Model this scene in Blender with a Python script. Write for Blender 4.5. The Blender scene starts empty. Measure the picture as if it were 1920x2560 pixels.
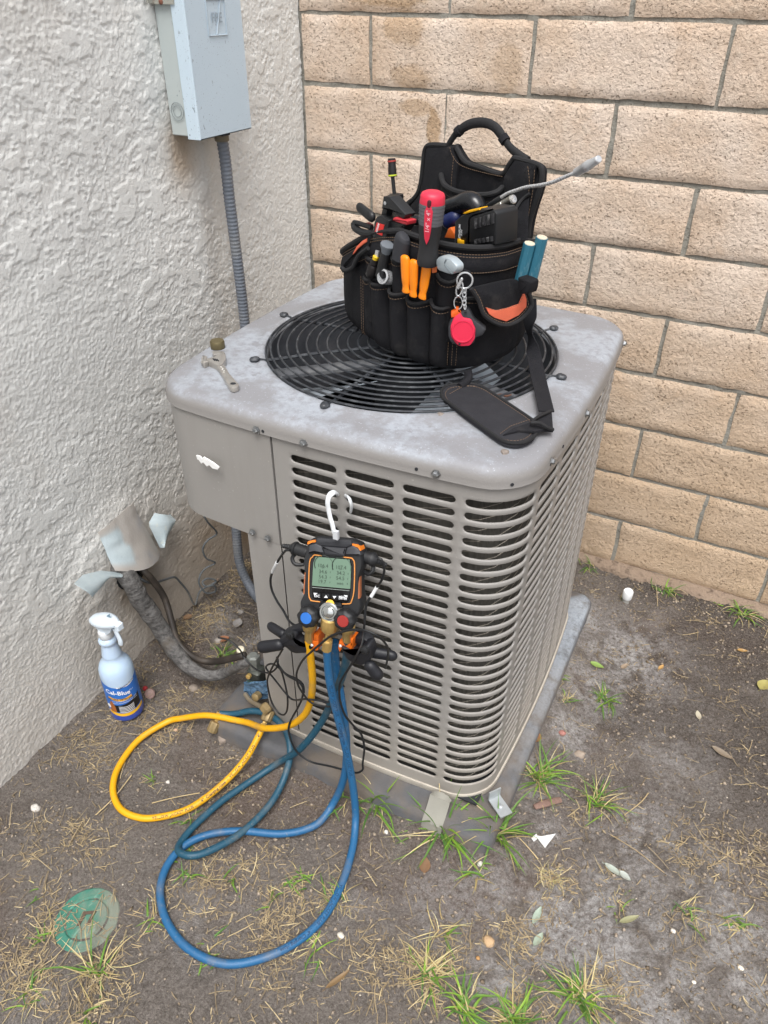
import bpy, math, random
import numpy as np

# ------------------------------------------------------------------ camera, light, exposure
SC = bpy.context.scene
COL = SC.collection
CAM_P = np.array([1.18777673, -1.88582641, 1.44781021])
CAM_R = [math.radians(54.83260964), math.radians(-0.19562731), math.radians(26.7612516)]
F_PX = 1872.89                                   # focal length in pixels of a 1920 px wide frame
cd = bpy.data.cameras.new('camera'); cam = bpy.data.objects.new('camera', cd); COL.objects.link(cam)
cam.location = CAM_P; cam.rotation_euler = CAM_R
cd.sensor_fit = 'HORIZONTAL'; cd.sensor_width = 36.0; cd.lens = F_PX / 1920 * 36.0
cd.clip_start = 0.02; cd.clip_end = 400
SC.camera = cam

SUN_EL, SUN_AZ = math.radians(64), math.radians(158)     # azimuth clockwise from +Y
W = bpy.data.worlds.new('World'); SC.world = W; W.use_nodes = True
wn = W.node_tree.nodes; wl = W.node_tree.links
bg = wn['Background']; bg.inputs['Strength'].default_value = 0.15
sky = wn.new('ShaderNodeTexSky'); sky.sky_type = 'NISHITA'; sky.sun_disc = False
sky.sun_elevation = SUN_EL; sky.sun_rotation = SUN_AZ; sky.air_density = 1.0; sky.dust_density = 4.0; sky.ozone_density = 1.0
hs = wn.new('ShaderNodeHueSaturation'); hs.inputs['Saturation'].default_value = 0.30   # thin overcast: the blue is washed out
wl.new(sky.outputs[0], hs.inputs['Color']); wl.new(hs.outputs[0], bg.inputs['Color'])
sd = bpy.data.lights.new('sun', 'SUN'); sd.energy = 1.5; sd.angle = math.radians(28); sd.color = (1.0, 0.985, 0.965)
sun = bpy.data.objects.new('sun', sd); COL.objects.link(sun)
_d = np.array([math.sin(SUN_AZ) * math.cos(SUN_EL), math.cos(SUN_AZ) * math.cos(SUN_EL), math.sin(SUN_EL)])
from mathutils import Vector, Matrix, Euler
sun.rotation_euler = Vector(_d).to_track_quat('Z', 'Y').to_euler(); sun.location = (0, -3, 5)
vs = SC.view_settings
vs.view_transform = 'Standard'; vs.look = 'None'; vs.gamma = 1.0; vs.use_curve_mapping = False
vs.exposure = 0.66

# ------------------------------------------------------------------ photogrammetry helpers
_M = np.array(Euler(CAM_R, 'XYZ').to_matrix())
def _ray(x, y): return _M @ np.array([(x - 960) / F_PX, -(y - 1280) / F_PX, -1.0])
def AX(x, y, axis, val):
    d = _ray(x, y); return CAM_P + d * ((val - CAM_P[axis]) / d[axis])
def AY(x, y, v): return AX(x, y, 1, v)
def AZ(x, y, v): return AX(x, y, 2, v)
def AN(x, y, P, n):
    d = _ray(x, y); n = np.asarray(n, float); return CAM_P + d * (np.dot(np.asarray(P) - CAM_P, n) / np.dot(d, n))

# ------------------------------------------------------------------ noise
def _h(ix, iy, s):
    ix = ix.astype(np.int64); iy = iy.astype(np.int64)
    v = (ix * 374761393 + iy * 668265263 + s * 1442695041) & 0x7fffffff
    v = ((v ^ (v >> 13)) * 1274126177) & 0x7fffffff
    v = ((v ^ (v >> 16)) * 668265263) & 0x7fffffff
    return ((v ^ (v >> 15)) & 0xffffff) / float(0xffffff)
def vn(x, y, s=0):
    x = np.asarray(x, float); y = np.asarray(y, float)
    ix = np.floor(x); iy = np.floor(y); fx = x - ix; fy = y - iy
    fx = fx * fx * fx * (fx * (fx * 6 - 15) + 10); fy = fy * fy * fy * (fy * (fy * 6 - 15) + 10)
    a = _h(ix, iy, s); b = _h(ix + 1, iy, s); c = _h(ix, iy + 1, s); d = _h(ix + 1, iy + 1, s)
    return (a + (b - a) * fx) * (1 - fy) + (c + (d - c) * fx) * fy
def fbm(x, y, s=0, o=4, g=.5):
    t = 0; a = 1.0; n = 0
    for k in range(o):
        t = t + a * vn(x * 2 ** k + 17.3 * k, y * 2 ** k - 9.1 * k, s + k); n += a; a *= g
    return t / n
def sst(a, b, x):
    t = np.clip((x - a) / (b - a), 0, 1); return t * t * (3 - 2 * t)

# ------------------------------------------------------------------ materials
def hx(h):
    v = [int(h[i:i + 2], 16) / 255 for i in (0, 2, 4)]
    return tuple(c / 12.92 if c <= .04045 else ((c + .055) / 1.055) ** 2.4 for c in v)
class NT:
    def __init__(s, name):
        s.m = bpy.data.materials.new(name); s.m.use_nodes = True
        s.t = s.m.node_tree; s.n = s.t.nodes; s.p = s.n['Principled BSDF']; s.tc = s.n.new('ShaderNodeTexCoord')
        s.geo = s.n.new('ShaderNodeNewGeometry')
    def link(s, a, b): s.t.links.new(a, b)
    def noise(s, scale, detail=4, rough=.55, co='o', stretch=None, dist=0):
        nd = s.n.new('ShaderNodeTexNoise'); nd.inputs['Scale'].default_value = scale
        nd.inputs['Detail'].default_value = detail; nd.inputs['Roughness'].default_value = rough; nd.inputs['Distortion'].default_value = dist
        src = s.tc.outputs['Object'] if co == 'o' else s.geo.outputs['Position']
        if stretch is not None:
            mp = s.n.new('ShaderNodeMapping'); mp.inputs['Scale'].default_value = stretch; s.link(src, mp.inputs[0]); src = mp.outputs[0]
        s.link(src, nd.inputs['Vector']); return nd.outputs[0]
    def voro(s, scale, co='o', feature='F1'):
        nd = s.n.new('ShaderNodeTexVoronoi'); nd.inputs['Scale'].default_value = scale; nd.feature = feature
        s.link(s.tc.outputs['Object'] if co == 'o' else s.geo.outputs['Position'], nd.inputs['Vector']); return nd.outputs[0]
    def ramp(s, v, a, b, inv=False):
        nd = s.n.new('ShaderNodeMapRange'); nd.interpolation_type = 'SMOOTHSTEP'
        nd.inputs['From Min'].default_value = a; nd.inputs['From Max'].default_value = b
        nd.inputs['To Min'].default_value = 1.0 if inv else 0.0; nd.inputs['To Max'].default_value = 0.0 if inv else 1.0
        s.link(v, nd.inputs['Value']); return nd.outputs[0]
    def math(s, op, a, b):
        nd = s.n.new('ShaderNodeMath'); nd.operation = op
        for i, v in enumerate((a, b)):
            if isinstance(v, (int, float)): nd.inputs[i].default_value = v
            else: s.link(v, nd.inputs[i])
        return nd.outputs[0]
    def mix(s, f, a, b):
        nd = s.n.new('ShaderNodeMix'); nd.data_type = 'RGBA'
        if isinstance(f, (int, float)): nd.inputs[0].default_value = f
        else: s.link(f, nd.inputs[0])
        for k, v in ((6, a), (7, b)):
            if isinstance(v, tuple): nd.inputs[k].default_value = (*v, 1)
            else: s.link(v, nd.inputs[k])
        return nd.outputs[2]
    def attr(s, name):
        nd = s.n.new('ShaderNodeAttribute'); nd.attribute_name = name; return nd
    def base(s, c):
        if isinstance(c, tuple): s.p.inputs['Base Color'].default_value = (*c, 1)
        else: s.link(c, s.p.inputs['Base Color'])
    def rough(s, v):
        if isinstance(v, (int, float)): s.p.inputs['Roughness'].default_value = v
        else: s.link(v, s.p.inputs['Roughness'])
    def bump(s, h, dist, strength=1.0):
        nd = s.n.new('ShaderNodeBump'); nd.inputs['Distance'].default_value = dist; nd.inputs['Strength'].default_value = strength
        s.link(h, nd.inputs['Height'])
        if getattr(s, '_b', None) is not None: s.link(s._b, nd.inputs['Normal'])
        s._b = nd.outputs[0]; s.link(s._b, s.p.inputs['Normal'])
def sc(c, k): return tuple(min(1, v * k) for v in c)
_mc = {}
def mat(name, col, rough=.5, metal=0.0, var=.18, vs_=30.0, bump=0.0, bs=300.0, dirt=0.0, dirtcol=(.2, .17, .14), spec=.5, ds=12.0):
    if name in _mc: return _mc[name]
    if isinstance(col, str): col = hx(col)
    T = NT(name)
    c = T.mix(T.noise(vs_), sc(col, 1 - var), sc(col, 1 + var))
    if dirt > 0:
        c = T.mix(T.math('MULTIPLY', T.ramp(T.noise(ds, 6, .65), .48, .72), dirt), c, dirtcol)
    T.base(c)
    r = T.n.new('ShaderNodeMapRange'); r.inputs['To Min'].default_value = max(0, rough - .1); r.inputs['To Max'].default_value = min(1, rough + .1)
    T.link(T.noise(vs_ * 2.3), r.inputs['Value']); T.rough(r.outputs[0])
    T.p.inputs['Metallic'].default_value = metal; T.p.inputs['Specular IOR Level'].default_value = spec
    if bump: T.bump(T.noise(bs, 3), bump)
    _mc[name] = T.m; return T.m

# ------------------------------------------------------------------ mesh building
def cr(pts, n=8, closed=False):
    P = np.asarray(pts, float); m = len(P); out = []
    def g(i): return P[i % m] if closed else P[min(max(i, 0), m - 1)]
    for i in range(m if closed else m - 1):
        a, b, c, d = g(i - 1), g(i), g(i + 1), g(i + 2)
        for k in range(n):
            t = k / n
            out.append(.5 * ((2 * b) + (c - a) * t + (2 * a - 5 * b + 4 * c - d) * t * t + (3 * b - a - 3 * c + d) * t ** 3))
    if not closed: out.append(P[-1])
    return np.array(out)
def nrm(v): v = np.asarray(v, float); return v / (np.linalg.norm(v) + 1e-12)
def frame(a):
    a = nrm(a); h = np.array([0, 0, 1.0]) if abs(a[2]) < .9 else np.array([1.0, 0, 0])
    u = nrm(np.cross(h, a)); return u, np.cross(a, u), a
class MB:
    def __init__(s): s.v = []; s.f = []
    def add(s, v, f):
        o = len(s.v); s.v += [tuple(map(float, p)) for p in v]; s.f += [tuple(o + i for i in q) for q in f]; return s
    def grid(s, G, closed_u=False):
        G = np.asarray(G, float); a, b = G.shape[:2]
        f = []
        for i in range(a if closed_u else a - 1):
            i2 = (i + 1) % a
            f += [(i * b + j, i2 * b + j, i2 * b + j + 1, i * b + j + 1) for j in range(b - 1)]
        return s.add(G.reshape(-1, 3), f)
    def box(s, c, h, ax=None, bev=0.0):
        c = np.asarray(c, float); ax = np.eye(3) if ax is None else np.asarray(ax, float)
        if bev <= 0:
            v = [c + ax[0] * h[0] * i + ax[1] * h[1] * j + ax[2] * h[2] * k for i in (-1, 1) for j in (-1, 1) for k in (-1, 1)]
            return s.add(v, [(0, 1, 3, 2), (4, 6, 7, 5), (0, 4, 5, 1), (2, 3, 7, 6), (0, 2, 6, 4), (1, 5, 7, 3)])
        out = [(h[0], h[1]), (h[0] - bev, h[1])]
        def loop(i, z):
            x, y = h[0] - i, h[1] - i; r = bev
            pts = [(x, -y + r), (x, y - r), (x - r, y), (-x + r, y), (-x, y - r), (-x, -y + r), (-x + r, -y), (x - r, -y)]
            return [c + ax[0] * p + ax[1] * q + ax[2] * z for p, q in pts]
        L = [loop(bev, -h[2]), loop(0, -h[2] + bev), loop(0, h[2] - bev), loop(bev, h[2])]
        o = len(s.v); s.add([p for l in L for p in l], [])
        for k in range(3):
            for i in range(8): j = (i + 1) % 8; s.f.append((o + k * 8 + i, o + k * 8 + j, o + k * 8 + 8 + j, o + k * 8 + 8 + i))
        s.f.append(tuple(o + i for i in range(7, -1, -1))); s.f.append(tuple(o + 24 + i for i in range(8))); return s
    def tube(s, pts, r, n=10, caps=True, flat=1.0, up=None):
        P = np.asarray(pts, float); m = len(P); R = np.full(m, r) if np.isscalar(r) else np.asarray(r, float)
        if len(R) != m: R = np.interp(np.linspace(0, 1, m), np.linspace(0, 1, len(R)), R)
        T = np.gradient(P, axis=0); T = T / (np.linalg.norm(T, axis=1)[:, None] + 1e-12)
        u, w, _ = frame(T[0])
        if up is not None: w = nrm(np.asarray(up) - T[0] * np.dot(up, T[0])); u = np.cross(w, T[0])
        o = len(s.v)
        an = np.arange(n) * 2 * math.pi / n
        for i in range(m):
            if i: u = u - T[i] * np.dot(u, T[i]); u = nrm(u); w = np.cross(T[i], u)
            s.v += [tuple(P[i] + R[i] * (u * math.cos(a) + w * math.sin(a) * flat)) for a in an]
        for i in range(m - 1):
            for k in range(n): j = (k + 1) % n; s.f.append((o + i * n + k, o + i * n + j, o + i * n + n + j, o + i * n + n + k))
        if caps: s.f.append(tuple(o + k for k in range(n - 1, -1, -1))); s.f.append(tuple(o + (m - 1) * n + k for k in range(n)))
        return s
    def capsule(s, a, b, r0, r1=None, n=12, flat=1.0, up=None):
        a = np.asarray(a, float); b = np.asarray(b, float); r1 = r0 if r1 is None else r1; L = np.linalg.norm(b - a); d = (b - a) / L
        P, R = [], []
        for t in np.linspace(math.pi / 2, 0, 5): P.append(a + d * (r0 - r0 * math.sin(t))); R.append(max(r0 * math.cos(t), 1e-5))
        for t in np.linspace(.2, .8, 4): P.append(a + d * (r0 + (L - r0 - r1) * t)); R.append(r0 + (r1 - r0) * t)
        for t in np.linspace(0, math.pi / 2, 5): P.append(b - d * (r1 - r1 * math.sin(t))); R.append(max(r1 * math.cos(t), 1e-5))
        return s.tube(P, R, n, True, flat, up)
    def lathe(s, P, axis, prof, n=20, lobes=0, amp=0.0, cap=True, ph=0.0):
        u, w, a = frame(axis); P = np.asarray(P, float); o = len(s.v); m = len(prof)
        for r, h in prof:
            for k in range(n):
                t = 2 * math.pi * k / n + ph; rr = r * (1 + amp * math.cos(lobes * t)) if lobes else r
                s.v.append(tuple(P + a * h + rr * (u * math.cos(t) + w * math.sin(t))))
        for i in range(m - 1):
            for k in range(n): j = (k + 1) % n; s.f.append((o + i * n + k, o + i * n + j, o + i * n + n + j, o + i * n + n + k))
        if cap:
            s.f.append(tuple(o + k for k in range(n - 1, -1, -1))); s.f.append(tuple(o + (m - 1) * n + k for k in range(n)))
        return s
    def prism(s, pts, back, bev=0.0, nrm_=None):
        """front polygon pts (3D), extruded by vector back; bev insets the front rim"""
        P = np.asarray(pts, float); back = np.asarray(back, float); m = len(P); o = len(s.v)
        L = []
        if bev > 0:
            c = P.mean(0); bn = nrm(back); Q = []
            for i in range(m):
                e1 = nrm(P[i] - P[i - 1]); e2 = nrm(P[(i + 1) % m] - P[i]); b = np.cross(bn, e1) + np.cross(bn, e2); b = nrm(b)
                if np.dot(b, c - P[i]) < 0 and False: b = -b
                Q.append(b)
            Q = np.array(Q); 
            if np.mean([np.dot(Q[i], nrm(c - P[i])) for i in range(m)]) < 0: Q = -Q
            L = [P + Q * bev, P + Q * bev * .3 + bn * bev * .3, P + bn * bev, P + back]
        else: L = [P, P + back]
        for l in L: s.v += [tuple(p) for p in l]
        for k in range(len(L) - 1):
            for i in range(m): j = (i + 1) % m; s.f.append((o + k * m + i, o + k * m + j, o + (k + 1) * m + j, o + (k + 1) * m + i))
        s.f.append(tuple(o + i for i in range(m))); s.f.append(tuple(o + (len(L) - 1) * m + i for i in range(m - 1, -1, -1)))
        return s
    def build(s, name, material, parent=None, smooth=True, origin=None, angle=40, thick=0):
        V = np.array(s.v, float)
        if parent is not None:
            O = np.array(parent['_o'])
        elif origin is not None: O = np.array(origin, float)
        else: O = np.array([V[:, 0].mean(), V[:, 1].mean(), V[:, 2].min()])
        me = bpy.data.meshes.new(name); me.from_pydata((V - O).tolist(), [], s.f); me.update()
        import bmesh
        bm = bmesh.new(); bm.from_mesh(me); bmesh.ops.recalc_face_normals(bm, faces=bm.faces)
        if thick: bmesh.ops.solidify(bm, geom=bm.faces[:], thickness=thick)
        bm.to_mesh(me); bm.free()
        if smooth:
            me.polygons.foreach_set('use_smooth', [True] * len(me.polygons))
            me.set_sharp_from_angle(angle=math.radians(angle))
        me.materials.append(material)
        o = bpy.data.objects.new(name, me); COL.objects.link(o)
        if parent is not None: o.parent = parent
        else: o.location = O
        o['_o'] = [float(q) for q in O]
        return o
def tag(o, label, cat, group=None):
    o['label'] = label; o['category'] = cat
    if group: o['group'] = group
    return o
def thing(name, loc, label, cat, group=None):
    o = bpy.data.objects.new(name, None); COL.objects.link(o); o.location = loc; o['_o'] = [float(q) for q in loc]; o.empty_display_size = .02
    return tag(o, label, cat, group)
def kind(o, k): o['kind'] = k; return o
_tc = {}
def text_geo(txt, bold=0.0):
    key = (txt, bold)
    if key in _tc: return _tc[key]
    cu = bpy.data.curves.new('lettering', 'FONT'); cu.body = txt; cu.size = 1.0; cu.offset = bold; cu.resolution_u = 2
    o = bpy.data.objects.new('lettering', cu); COL.objects.link(o); bpy.context.view_layer.update()
    me = bpy.data.meshes.new_from_object(o.evaluated_get(bpy.context.evaluated_depsgraph_get()))
    v = np.array([p.co[:] for p in me.vertices]) if len(me.vertices) else np.zeros((0, 3)); f = [tuple(p.vertices) for p in me.polygons]
    bpy.data.objects.remove(o); bpy.data.curves.remove(cu); bpy.data.meshes.remove(me)
    _tc[key] = (v, f); return v, f
def text_plane(mb, txt, size, P, xd, yd, bold=0.0, align='c', sx=1.0):
    v, f = text_geo(txt, bold); x = v[:, 0].copy() * sx; y = v[:, 1]
    if align == 'c': x -= (x.min() + x.max()) / 2; y = y - (y.min() + y.max()) / 2
    P = np.asarray(P); mb.add(P + size * (x[:, None] * np.asarray(xd) + y[:, None] * np.asarray(yd)), f)
# ------------------------------------------------------------------ ground
def nu_axis(lo, hi, step, far):
    a = list(np.arange(lo, hi + step * .5, step)); d = step; x = hi
    while x < far: d *= 1.45; x += d; a.append(x)
    d = step; x = lo
    while x > -far: d *= 1.45; x -= d; a.insert(0, x)
    return np.array(a)
def gh(x, y):
    """height of the soil"""
    x = np.asarray(x, float); y = np.asarray(y, float)
    big = (fbm(x * 1.7, y * 1.7, 3, 3) - .5) * .028
    mid = (fbm(x * 11, y * 11, 8, 4) - .5) * .016
    far = sst(3, 12, np.hypot(x, y))
    h = (big + mid) * (1 - far)
    near_wall = sst(.22, .0, x) * .012 + sst(.2, 0, -y) * .012
    flat = sst(.16, .07, np.hypot(x - .368, y + 1.497))          # lid lies flush
    pad = sst(.13, .0, np.maximum(np.maximum(.28 - x, x - 1.0), np.maximum(-1.035 - y, y + .2)))
    h = h + near_wall - .004
    h = h * (1 - .8 * flat) - .004 * flat
    h = h * (1 - .6 * pad) + .020 * pad * sst(.35, .6, x) * (.6 + .8 * vn(x * 14, y * 14, 5))
    return h
def clod(x, y):
    loose = sst(.42, .62, fbm(x * 3.1, y * 3.1, 40, 3)) * .6 + sst(.95, 1.25, x) * .5 + sst(.45, .1, x) * sst(-.95, -.7, y) * .5
    c = (fbm(x * 55, y * 55, 21, 4, .6) - .5) * .012 * (.35 + loose)
    c += (fbm(x * 140, y * 140, 27, 2) - .5) * .0045 * (.7 + loose)
    return c
gx = nu_axis(-.02, 1.66, .0046, 90); gy = nu_axis(-1.76, .02, .0046, 90)
GX, GY = np.meshgrid(gx, gy, indexing='ij')
GZ = gh(GX, GY) + clod(GX, GY) * (np.hypot(GX, GY) < 4)
def whites(x, y):
    w = np.zeros_like(x)
    for px_, py_, r, k in [(1400, 2330, .10, .9), (1580, 2420, .13, 1), (1480, 2260, .09, .7), (1820, 2330, .10, .7), (1560, 1640, .14, .8), (1480, 1720, .10, .7), (1420, 1830, .08, .7),
                           (1330, 1960, .07, .6), (1600, 2080, .10, .6), (1680, 1900, .10, .4), (1290, 2230, .08, .6), (1180, 2230, .09, .5), (1250, 2440, .06, .7), (1700, 2540, .08, .8), (1900, 2440, .08, .8),
                           (1450, 1560, .07, .8), (1380, 2090, .06, .5), (1640, 2180, .10, .5), (1780, 2200, .10, .5), (1080, 2250, .08, .35), (560, 1560, .06, .5), (640, 1600, .05, .5), (480, 2300, .08, .25), (40, 2480, .07, .3), (900, 2250, .07, .25)]:
        q = AZ(px_, py_, 0); w = np.maximum(w, k * np.exp(-((x - q[0]) ** 2 + (y - q[1]) ** 2) / (r * r)))
    n = fbm(x * 22, y * 22, 60, 5, .65)
    return np.clip(w * 1.35 * sst(.33, .60, n + .12 * w), 0, 1)
def build_ground():
    a, b = GX.shape
    V = np.stack([GX, GY, GZ], 2).reshape(-1, 3)
    idx = np.arange(a * b).reshape(a, b)
    F = np.stack([idx[:-1, :-1], idx[1:, :-1], idx[1:, 1:], idx[:-1, 1:]], 2).reshape(-1, 4)
    me = bpy.data.meshes.new('ground'); me.vertices.add(len(V)); me.vertices.foreach_set('co', V.ravel().astype(np.float32))
    me.loops.add(F.size); me.loops.foreach_set('vertex_index', F.ravel().astype(np.int32))
    me.polygons.add(len(F)); me.polygons.foreach_set('loop_start', np.arange(0, F.size, 4, dtype=np.int32)); me.polygons.foreach_set('loop_total', np.full(len(F), 4, dtype=np.int32))
    me.update(calc_edges=True); me.polygons.foreach_set('use_smooth', [True] * len(F))
    at = me.attributes.new('salt', 'FLOAT', 'POINT'); at.data.foreach_set('value', whites(GX, GY).ravel().astype(np.float32))
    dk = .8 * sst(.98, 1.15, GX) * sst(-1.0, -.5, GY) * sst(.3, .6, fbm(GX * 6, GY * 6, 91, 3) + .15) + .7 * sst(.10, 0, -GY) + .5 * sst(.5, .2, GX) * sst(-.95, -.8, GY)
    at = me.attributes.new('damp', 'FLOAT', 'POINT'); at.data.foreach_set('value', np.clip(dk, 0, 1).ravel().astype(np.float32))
    T = NT('soil')
    c = T.mix(T.noise(5, 6, .6), hx('6f665f'), hx('968d85'))
    c = T.mix(T.ramp(T.noise(2.3, 3), .5, .68), c, hx('75645a'))
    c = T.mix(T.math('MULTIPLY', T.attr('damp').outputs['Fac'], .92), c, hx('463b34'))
    c = T.mix(T.math('MULTIPLY', T.math('MULTIPLY', T.attr('salt').outputs['Fac'], T.ramp(T.noise(85, 5, .75), .30, .62)), 1.0), c, hx('d2cfce'))
    c = T.mix(T.ramp(T.noise(190, 6, .85), .36, .64), T.mix(.42, c, (.035, .028, .022)), T.mix(.26, c, (.5, .46, .42)))
    c = T.mix(T.math('MULTIPLY', T.ramp(T.noise(520, 2, .6), .60, .70), .45), c, (.45, .42, .38))
    c = T.mix(T.ramp(T.voro(210), .16, .10), c, hx('a89c90')) if False else c
    T.base(c); T.rough(.95); T.p.inputs['Specular IOR Level'].default_value = .2
    T.bump(T.noise(130, 6, .8), .009); T.bump(T.noise(480, 3, .75), .004)
    me.materials.append(T.m)
    o = bpy.data.objects.new('ground', me); COL.objects.link(o); kind(o, 'structure'); o['label'] = 'bare grey brown soil with pale salt patches'
build_ground()

# ------------------------------------------------------------------ stucco house wall (plane x = 0)
def build_stucco():
    ys = np.concatenate([np.linspace(-4.5, -1.5, 40)[:-1], np.arange(-1.5, .0001, .0023)])
    zs = np.concatenate([np.arange(-.06, 1.5, .0023), np.linspace(1.51, 2.6, 26)])
    Y, Z = np.meshgrid(ys, zs, indexing='ij')
    wx = Y + .008 * (fbm(Y * 30, Z * 30, 71) - .5); wz = Z + .008 * (fbm(Y * 30, Z * 30, 72) - .5)
    grain = fbm(wx * 215, wz * 215, 5, 2, .5)
    trow = fbm(wx * 34 + Z * 4, wz * 46, 11, 5, .62)
    zone = sst(.35, .65, fbm(Y * 2.3, Z * 2.3, 15, 3) + .35 * sst(.55, 1.2, Z) - .12 + .1 * sst(-.5, -1, Y))
    plate = sst(.50, .56, trow)                                       # trowelled plates with ragged edges
    h = .0022 * (grain - .5) * (1.1 - .75 * plate * zone) + zone * (.0015 * plate) + (1 - zone) * .0004 * sst(.5, .6, fbm(wx * 80, wz * 80, 31, 3))
    h += .010 * (fbm(Y * 3, Z * 3, 19, 2) - .5)
    low = sst(.62, .25, Z + .1 * fbm(Y * 6, Z * 6, 88)) * sst(-1.15, -.75, Y)
    h = h * (1 - .35 * low)
    # smooth daub round the pipe hole and low patches
    cy, cz = -.93, .33
    d = np.hypot((Y - cy) * 1.0, (Z - cz) * 1.0)
    h += .010 * sst(.17, .05, d + .06 * (fbm(Y * 25, Z * 25, 90) - .5))
    X = h - .003
    a, b = Y.shape
    V = np.stack([X, Y, Z], 2).reshape(-1, 3); idx = np.arange(a * b).reshape(a, b)
    F = np.stack([idx[:-1, :-1], idx[1:, :-1], idx[1:, 1:], idx[:-1, 1:]], 2).reshape(-1, 4)
    me = bpy.data.meshes.new('stucco_wall'); me.vertices.add(len(V)); me.vertices.foreach_set('co', V.ravel().astype(np.float32))
    me.loops.add(F.size); me.loops.foreach_set('vertex_index', F.ravel().astype(np.int32))
    me.polygons.add(len(F)); me.polygons.foreach_set('loop_start', np.arange(0, F.size, 4, dtype=np.int32)); me.polygons.foreach_set('loop_total', np.full(len(F), 4, dtype=np.int32))
    me.update(calc_edges=True); me.polygons.foreach_set('use_smooth', [True] * len(F))
    lo = sst(.62, .05, Z + .25 * (fbm(Y * 5, Z * 5, 33) - .5)) * (.6 + .4 * sst(-1.25, -.7, Y))
    at = me.attributes.new('grime', 'FLOAT', 'POINT'); at.data.foreach_set('value', np.clip(lo, 0, 1).ravel().astype(np.float32))
    pit = sst(.006, -.002, X - .003 * 0 + .0005) * sst(.5, .7, fbm(Y * 9, Z * 9, 44, 3))
    bs = np.exp(-(((Y + .50) / .05) ** 2 + ((Z - 1.15) / .07) ** 2)) * 1.0 + np.exp(-(((Y + .9) / .06) ** 2 + ((Z - .25) / .1) ** 2)) * .8 + np.exp(-(((Y + .50) / .25) ** 2 + ((Z - .18) / .16) ** 2)) * .75
    bs += .35 * np.exp(-(((Y + .44) / .03) ** 2)) * sst(1.2, 1.0, Z)
    at = me.attributes.new('stain', 'FLOAT', 'POINT'); at.data.foreach_set('value', np.clip(bs * (.5 + fbm(Y * 14, Z * 14, 66, 3)), 0, 1).ravel().astype(np.float32))
    T = NT('painted_stucco')
    c = T.mix(T.noise(6, 5), hx('d5d6d3'), hx('e3e3df'))
    c = T.mix(T.math('MULTIPLY', T.ramp(T.noise(3, 5, .6), .55, .72), .35), c, hx('c2bcb3'))
    c = T.mix(T.math('MULTIPLY', T.attr('grime').outputs['Fac'], .75), c, hx('b9ab9b'))
    c = T.mix(T.math('MULTIPLY', T.attr('stain').outputs['Fac'], .7), c, hx('967d5e'))
    c = T.mix(T.math('MULTIPLY', T.ramp(T.noise(60, 4, .7), .66, .76), .35), c, hx('8d8377'))
    T.base(c); T.rough(.9); T.p.inputs['Specular IOR Level'].default_value = .25
    T.bump(T.noise(380, 3, .65), .0013)
    me.materials.append(T.m)
    o = bpy.data.objects.new('stucco_wall', me); COL.objects.link(o)
    tag(o, 'rough pale grey stucco house wall on the left', 'wall'); o['_o'] = [0, 0, 0]
    b = MB(); b.box((-.11, -2.25, 1.25), (.10, 2.25, 1.35)); b.build('wall_core', T.m, o, False)
    return o
stucco = build_stucco()

# ------------------------------------------------------------------ block wall (plane y = 0)
def m_block():
    T = NT('split_block')
    n = T.noise(3.2, 5, .6, 'w')
    c = T.mix(T.ramp(n, .35, .68), hx('d0b9a3'), hx('dfcfc0'))
    c = T.mix(T.math('MULTIPLY', T.ramp(T.noise(9, 6, .7, 'w'), .5, .75), .6), c, hx('c8ad94'))
    c = T.mix(T.math('MULTIPLY', T.ramp(T.noise(45, 4, .7, 'w'), .52, .72), .30), c, hx('e6d8c4'))
    sp = T.n.new('ShaderNodeSeparateXYZ'); T.link(T.geo.outputs['Position'], sp.inputs[0])
    c = T.mix(T.math('MULTIPLY', T.ramp(sp.outputs[2], 1.15, .25), .75), c, hx('c2a88a'))      # lower courses browner
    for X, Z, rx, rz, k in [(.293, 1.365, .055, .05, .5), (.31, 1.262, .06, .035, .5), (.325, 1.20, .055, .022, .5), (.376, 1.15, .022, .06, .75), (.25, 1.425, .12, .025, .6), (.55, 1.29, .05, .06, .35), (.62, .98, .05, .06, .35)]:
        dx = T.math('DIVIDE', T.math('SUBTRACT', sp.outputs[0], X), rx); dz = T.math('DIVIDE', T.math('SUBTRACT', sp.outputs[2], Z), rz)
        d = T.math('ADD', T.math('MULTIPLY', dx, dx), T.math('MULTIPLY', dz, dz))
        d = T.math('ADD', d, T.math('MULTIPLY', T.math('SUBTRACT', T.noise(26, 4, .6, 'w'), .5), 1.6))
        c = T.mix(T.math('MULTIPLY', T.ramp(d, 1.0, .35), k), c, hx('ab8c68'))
    pits = T.math('MULTIPLY', T.ramp(T.noise(150, 3, .6, 'w', (1, 1, 1.5)), .60, .66), T.ramp(T.noise(14, 3, .5, 'w'), .25, .6))
    c = T.mix(T.math('MULTIPLY', pits, .6), c, hx('6a5138'))
    c = T.mix(T.math('MULTIPLY', T.ramp(T.noise(330, 2, .5, 'w'), .62, .7), .25), c, hx('f0e6d6'))
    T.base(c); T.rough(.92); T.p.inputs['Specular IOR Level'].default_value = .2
    h = T.math('SUBTRACT', T.noise(110, 5, .65, 'w'), T.math('MULTIPLY', pits, .5))
    T.bump(h, .006); T.bump(T.noise(400, 3, .6, 'w'), .0012)
    return T.m
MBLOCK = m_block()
CH = .1517; BL = .4064; MJ = .0049
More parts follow.
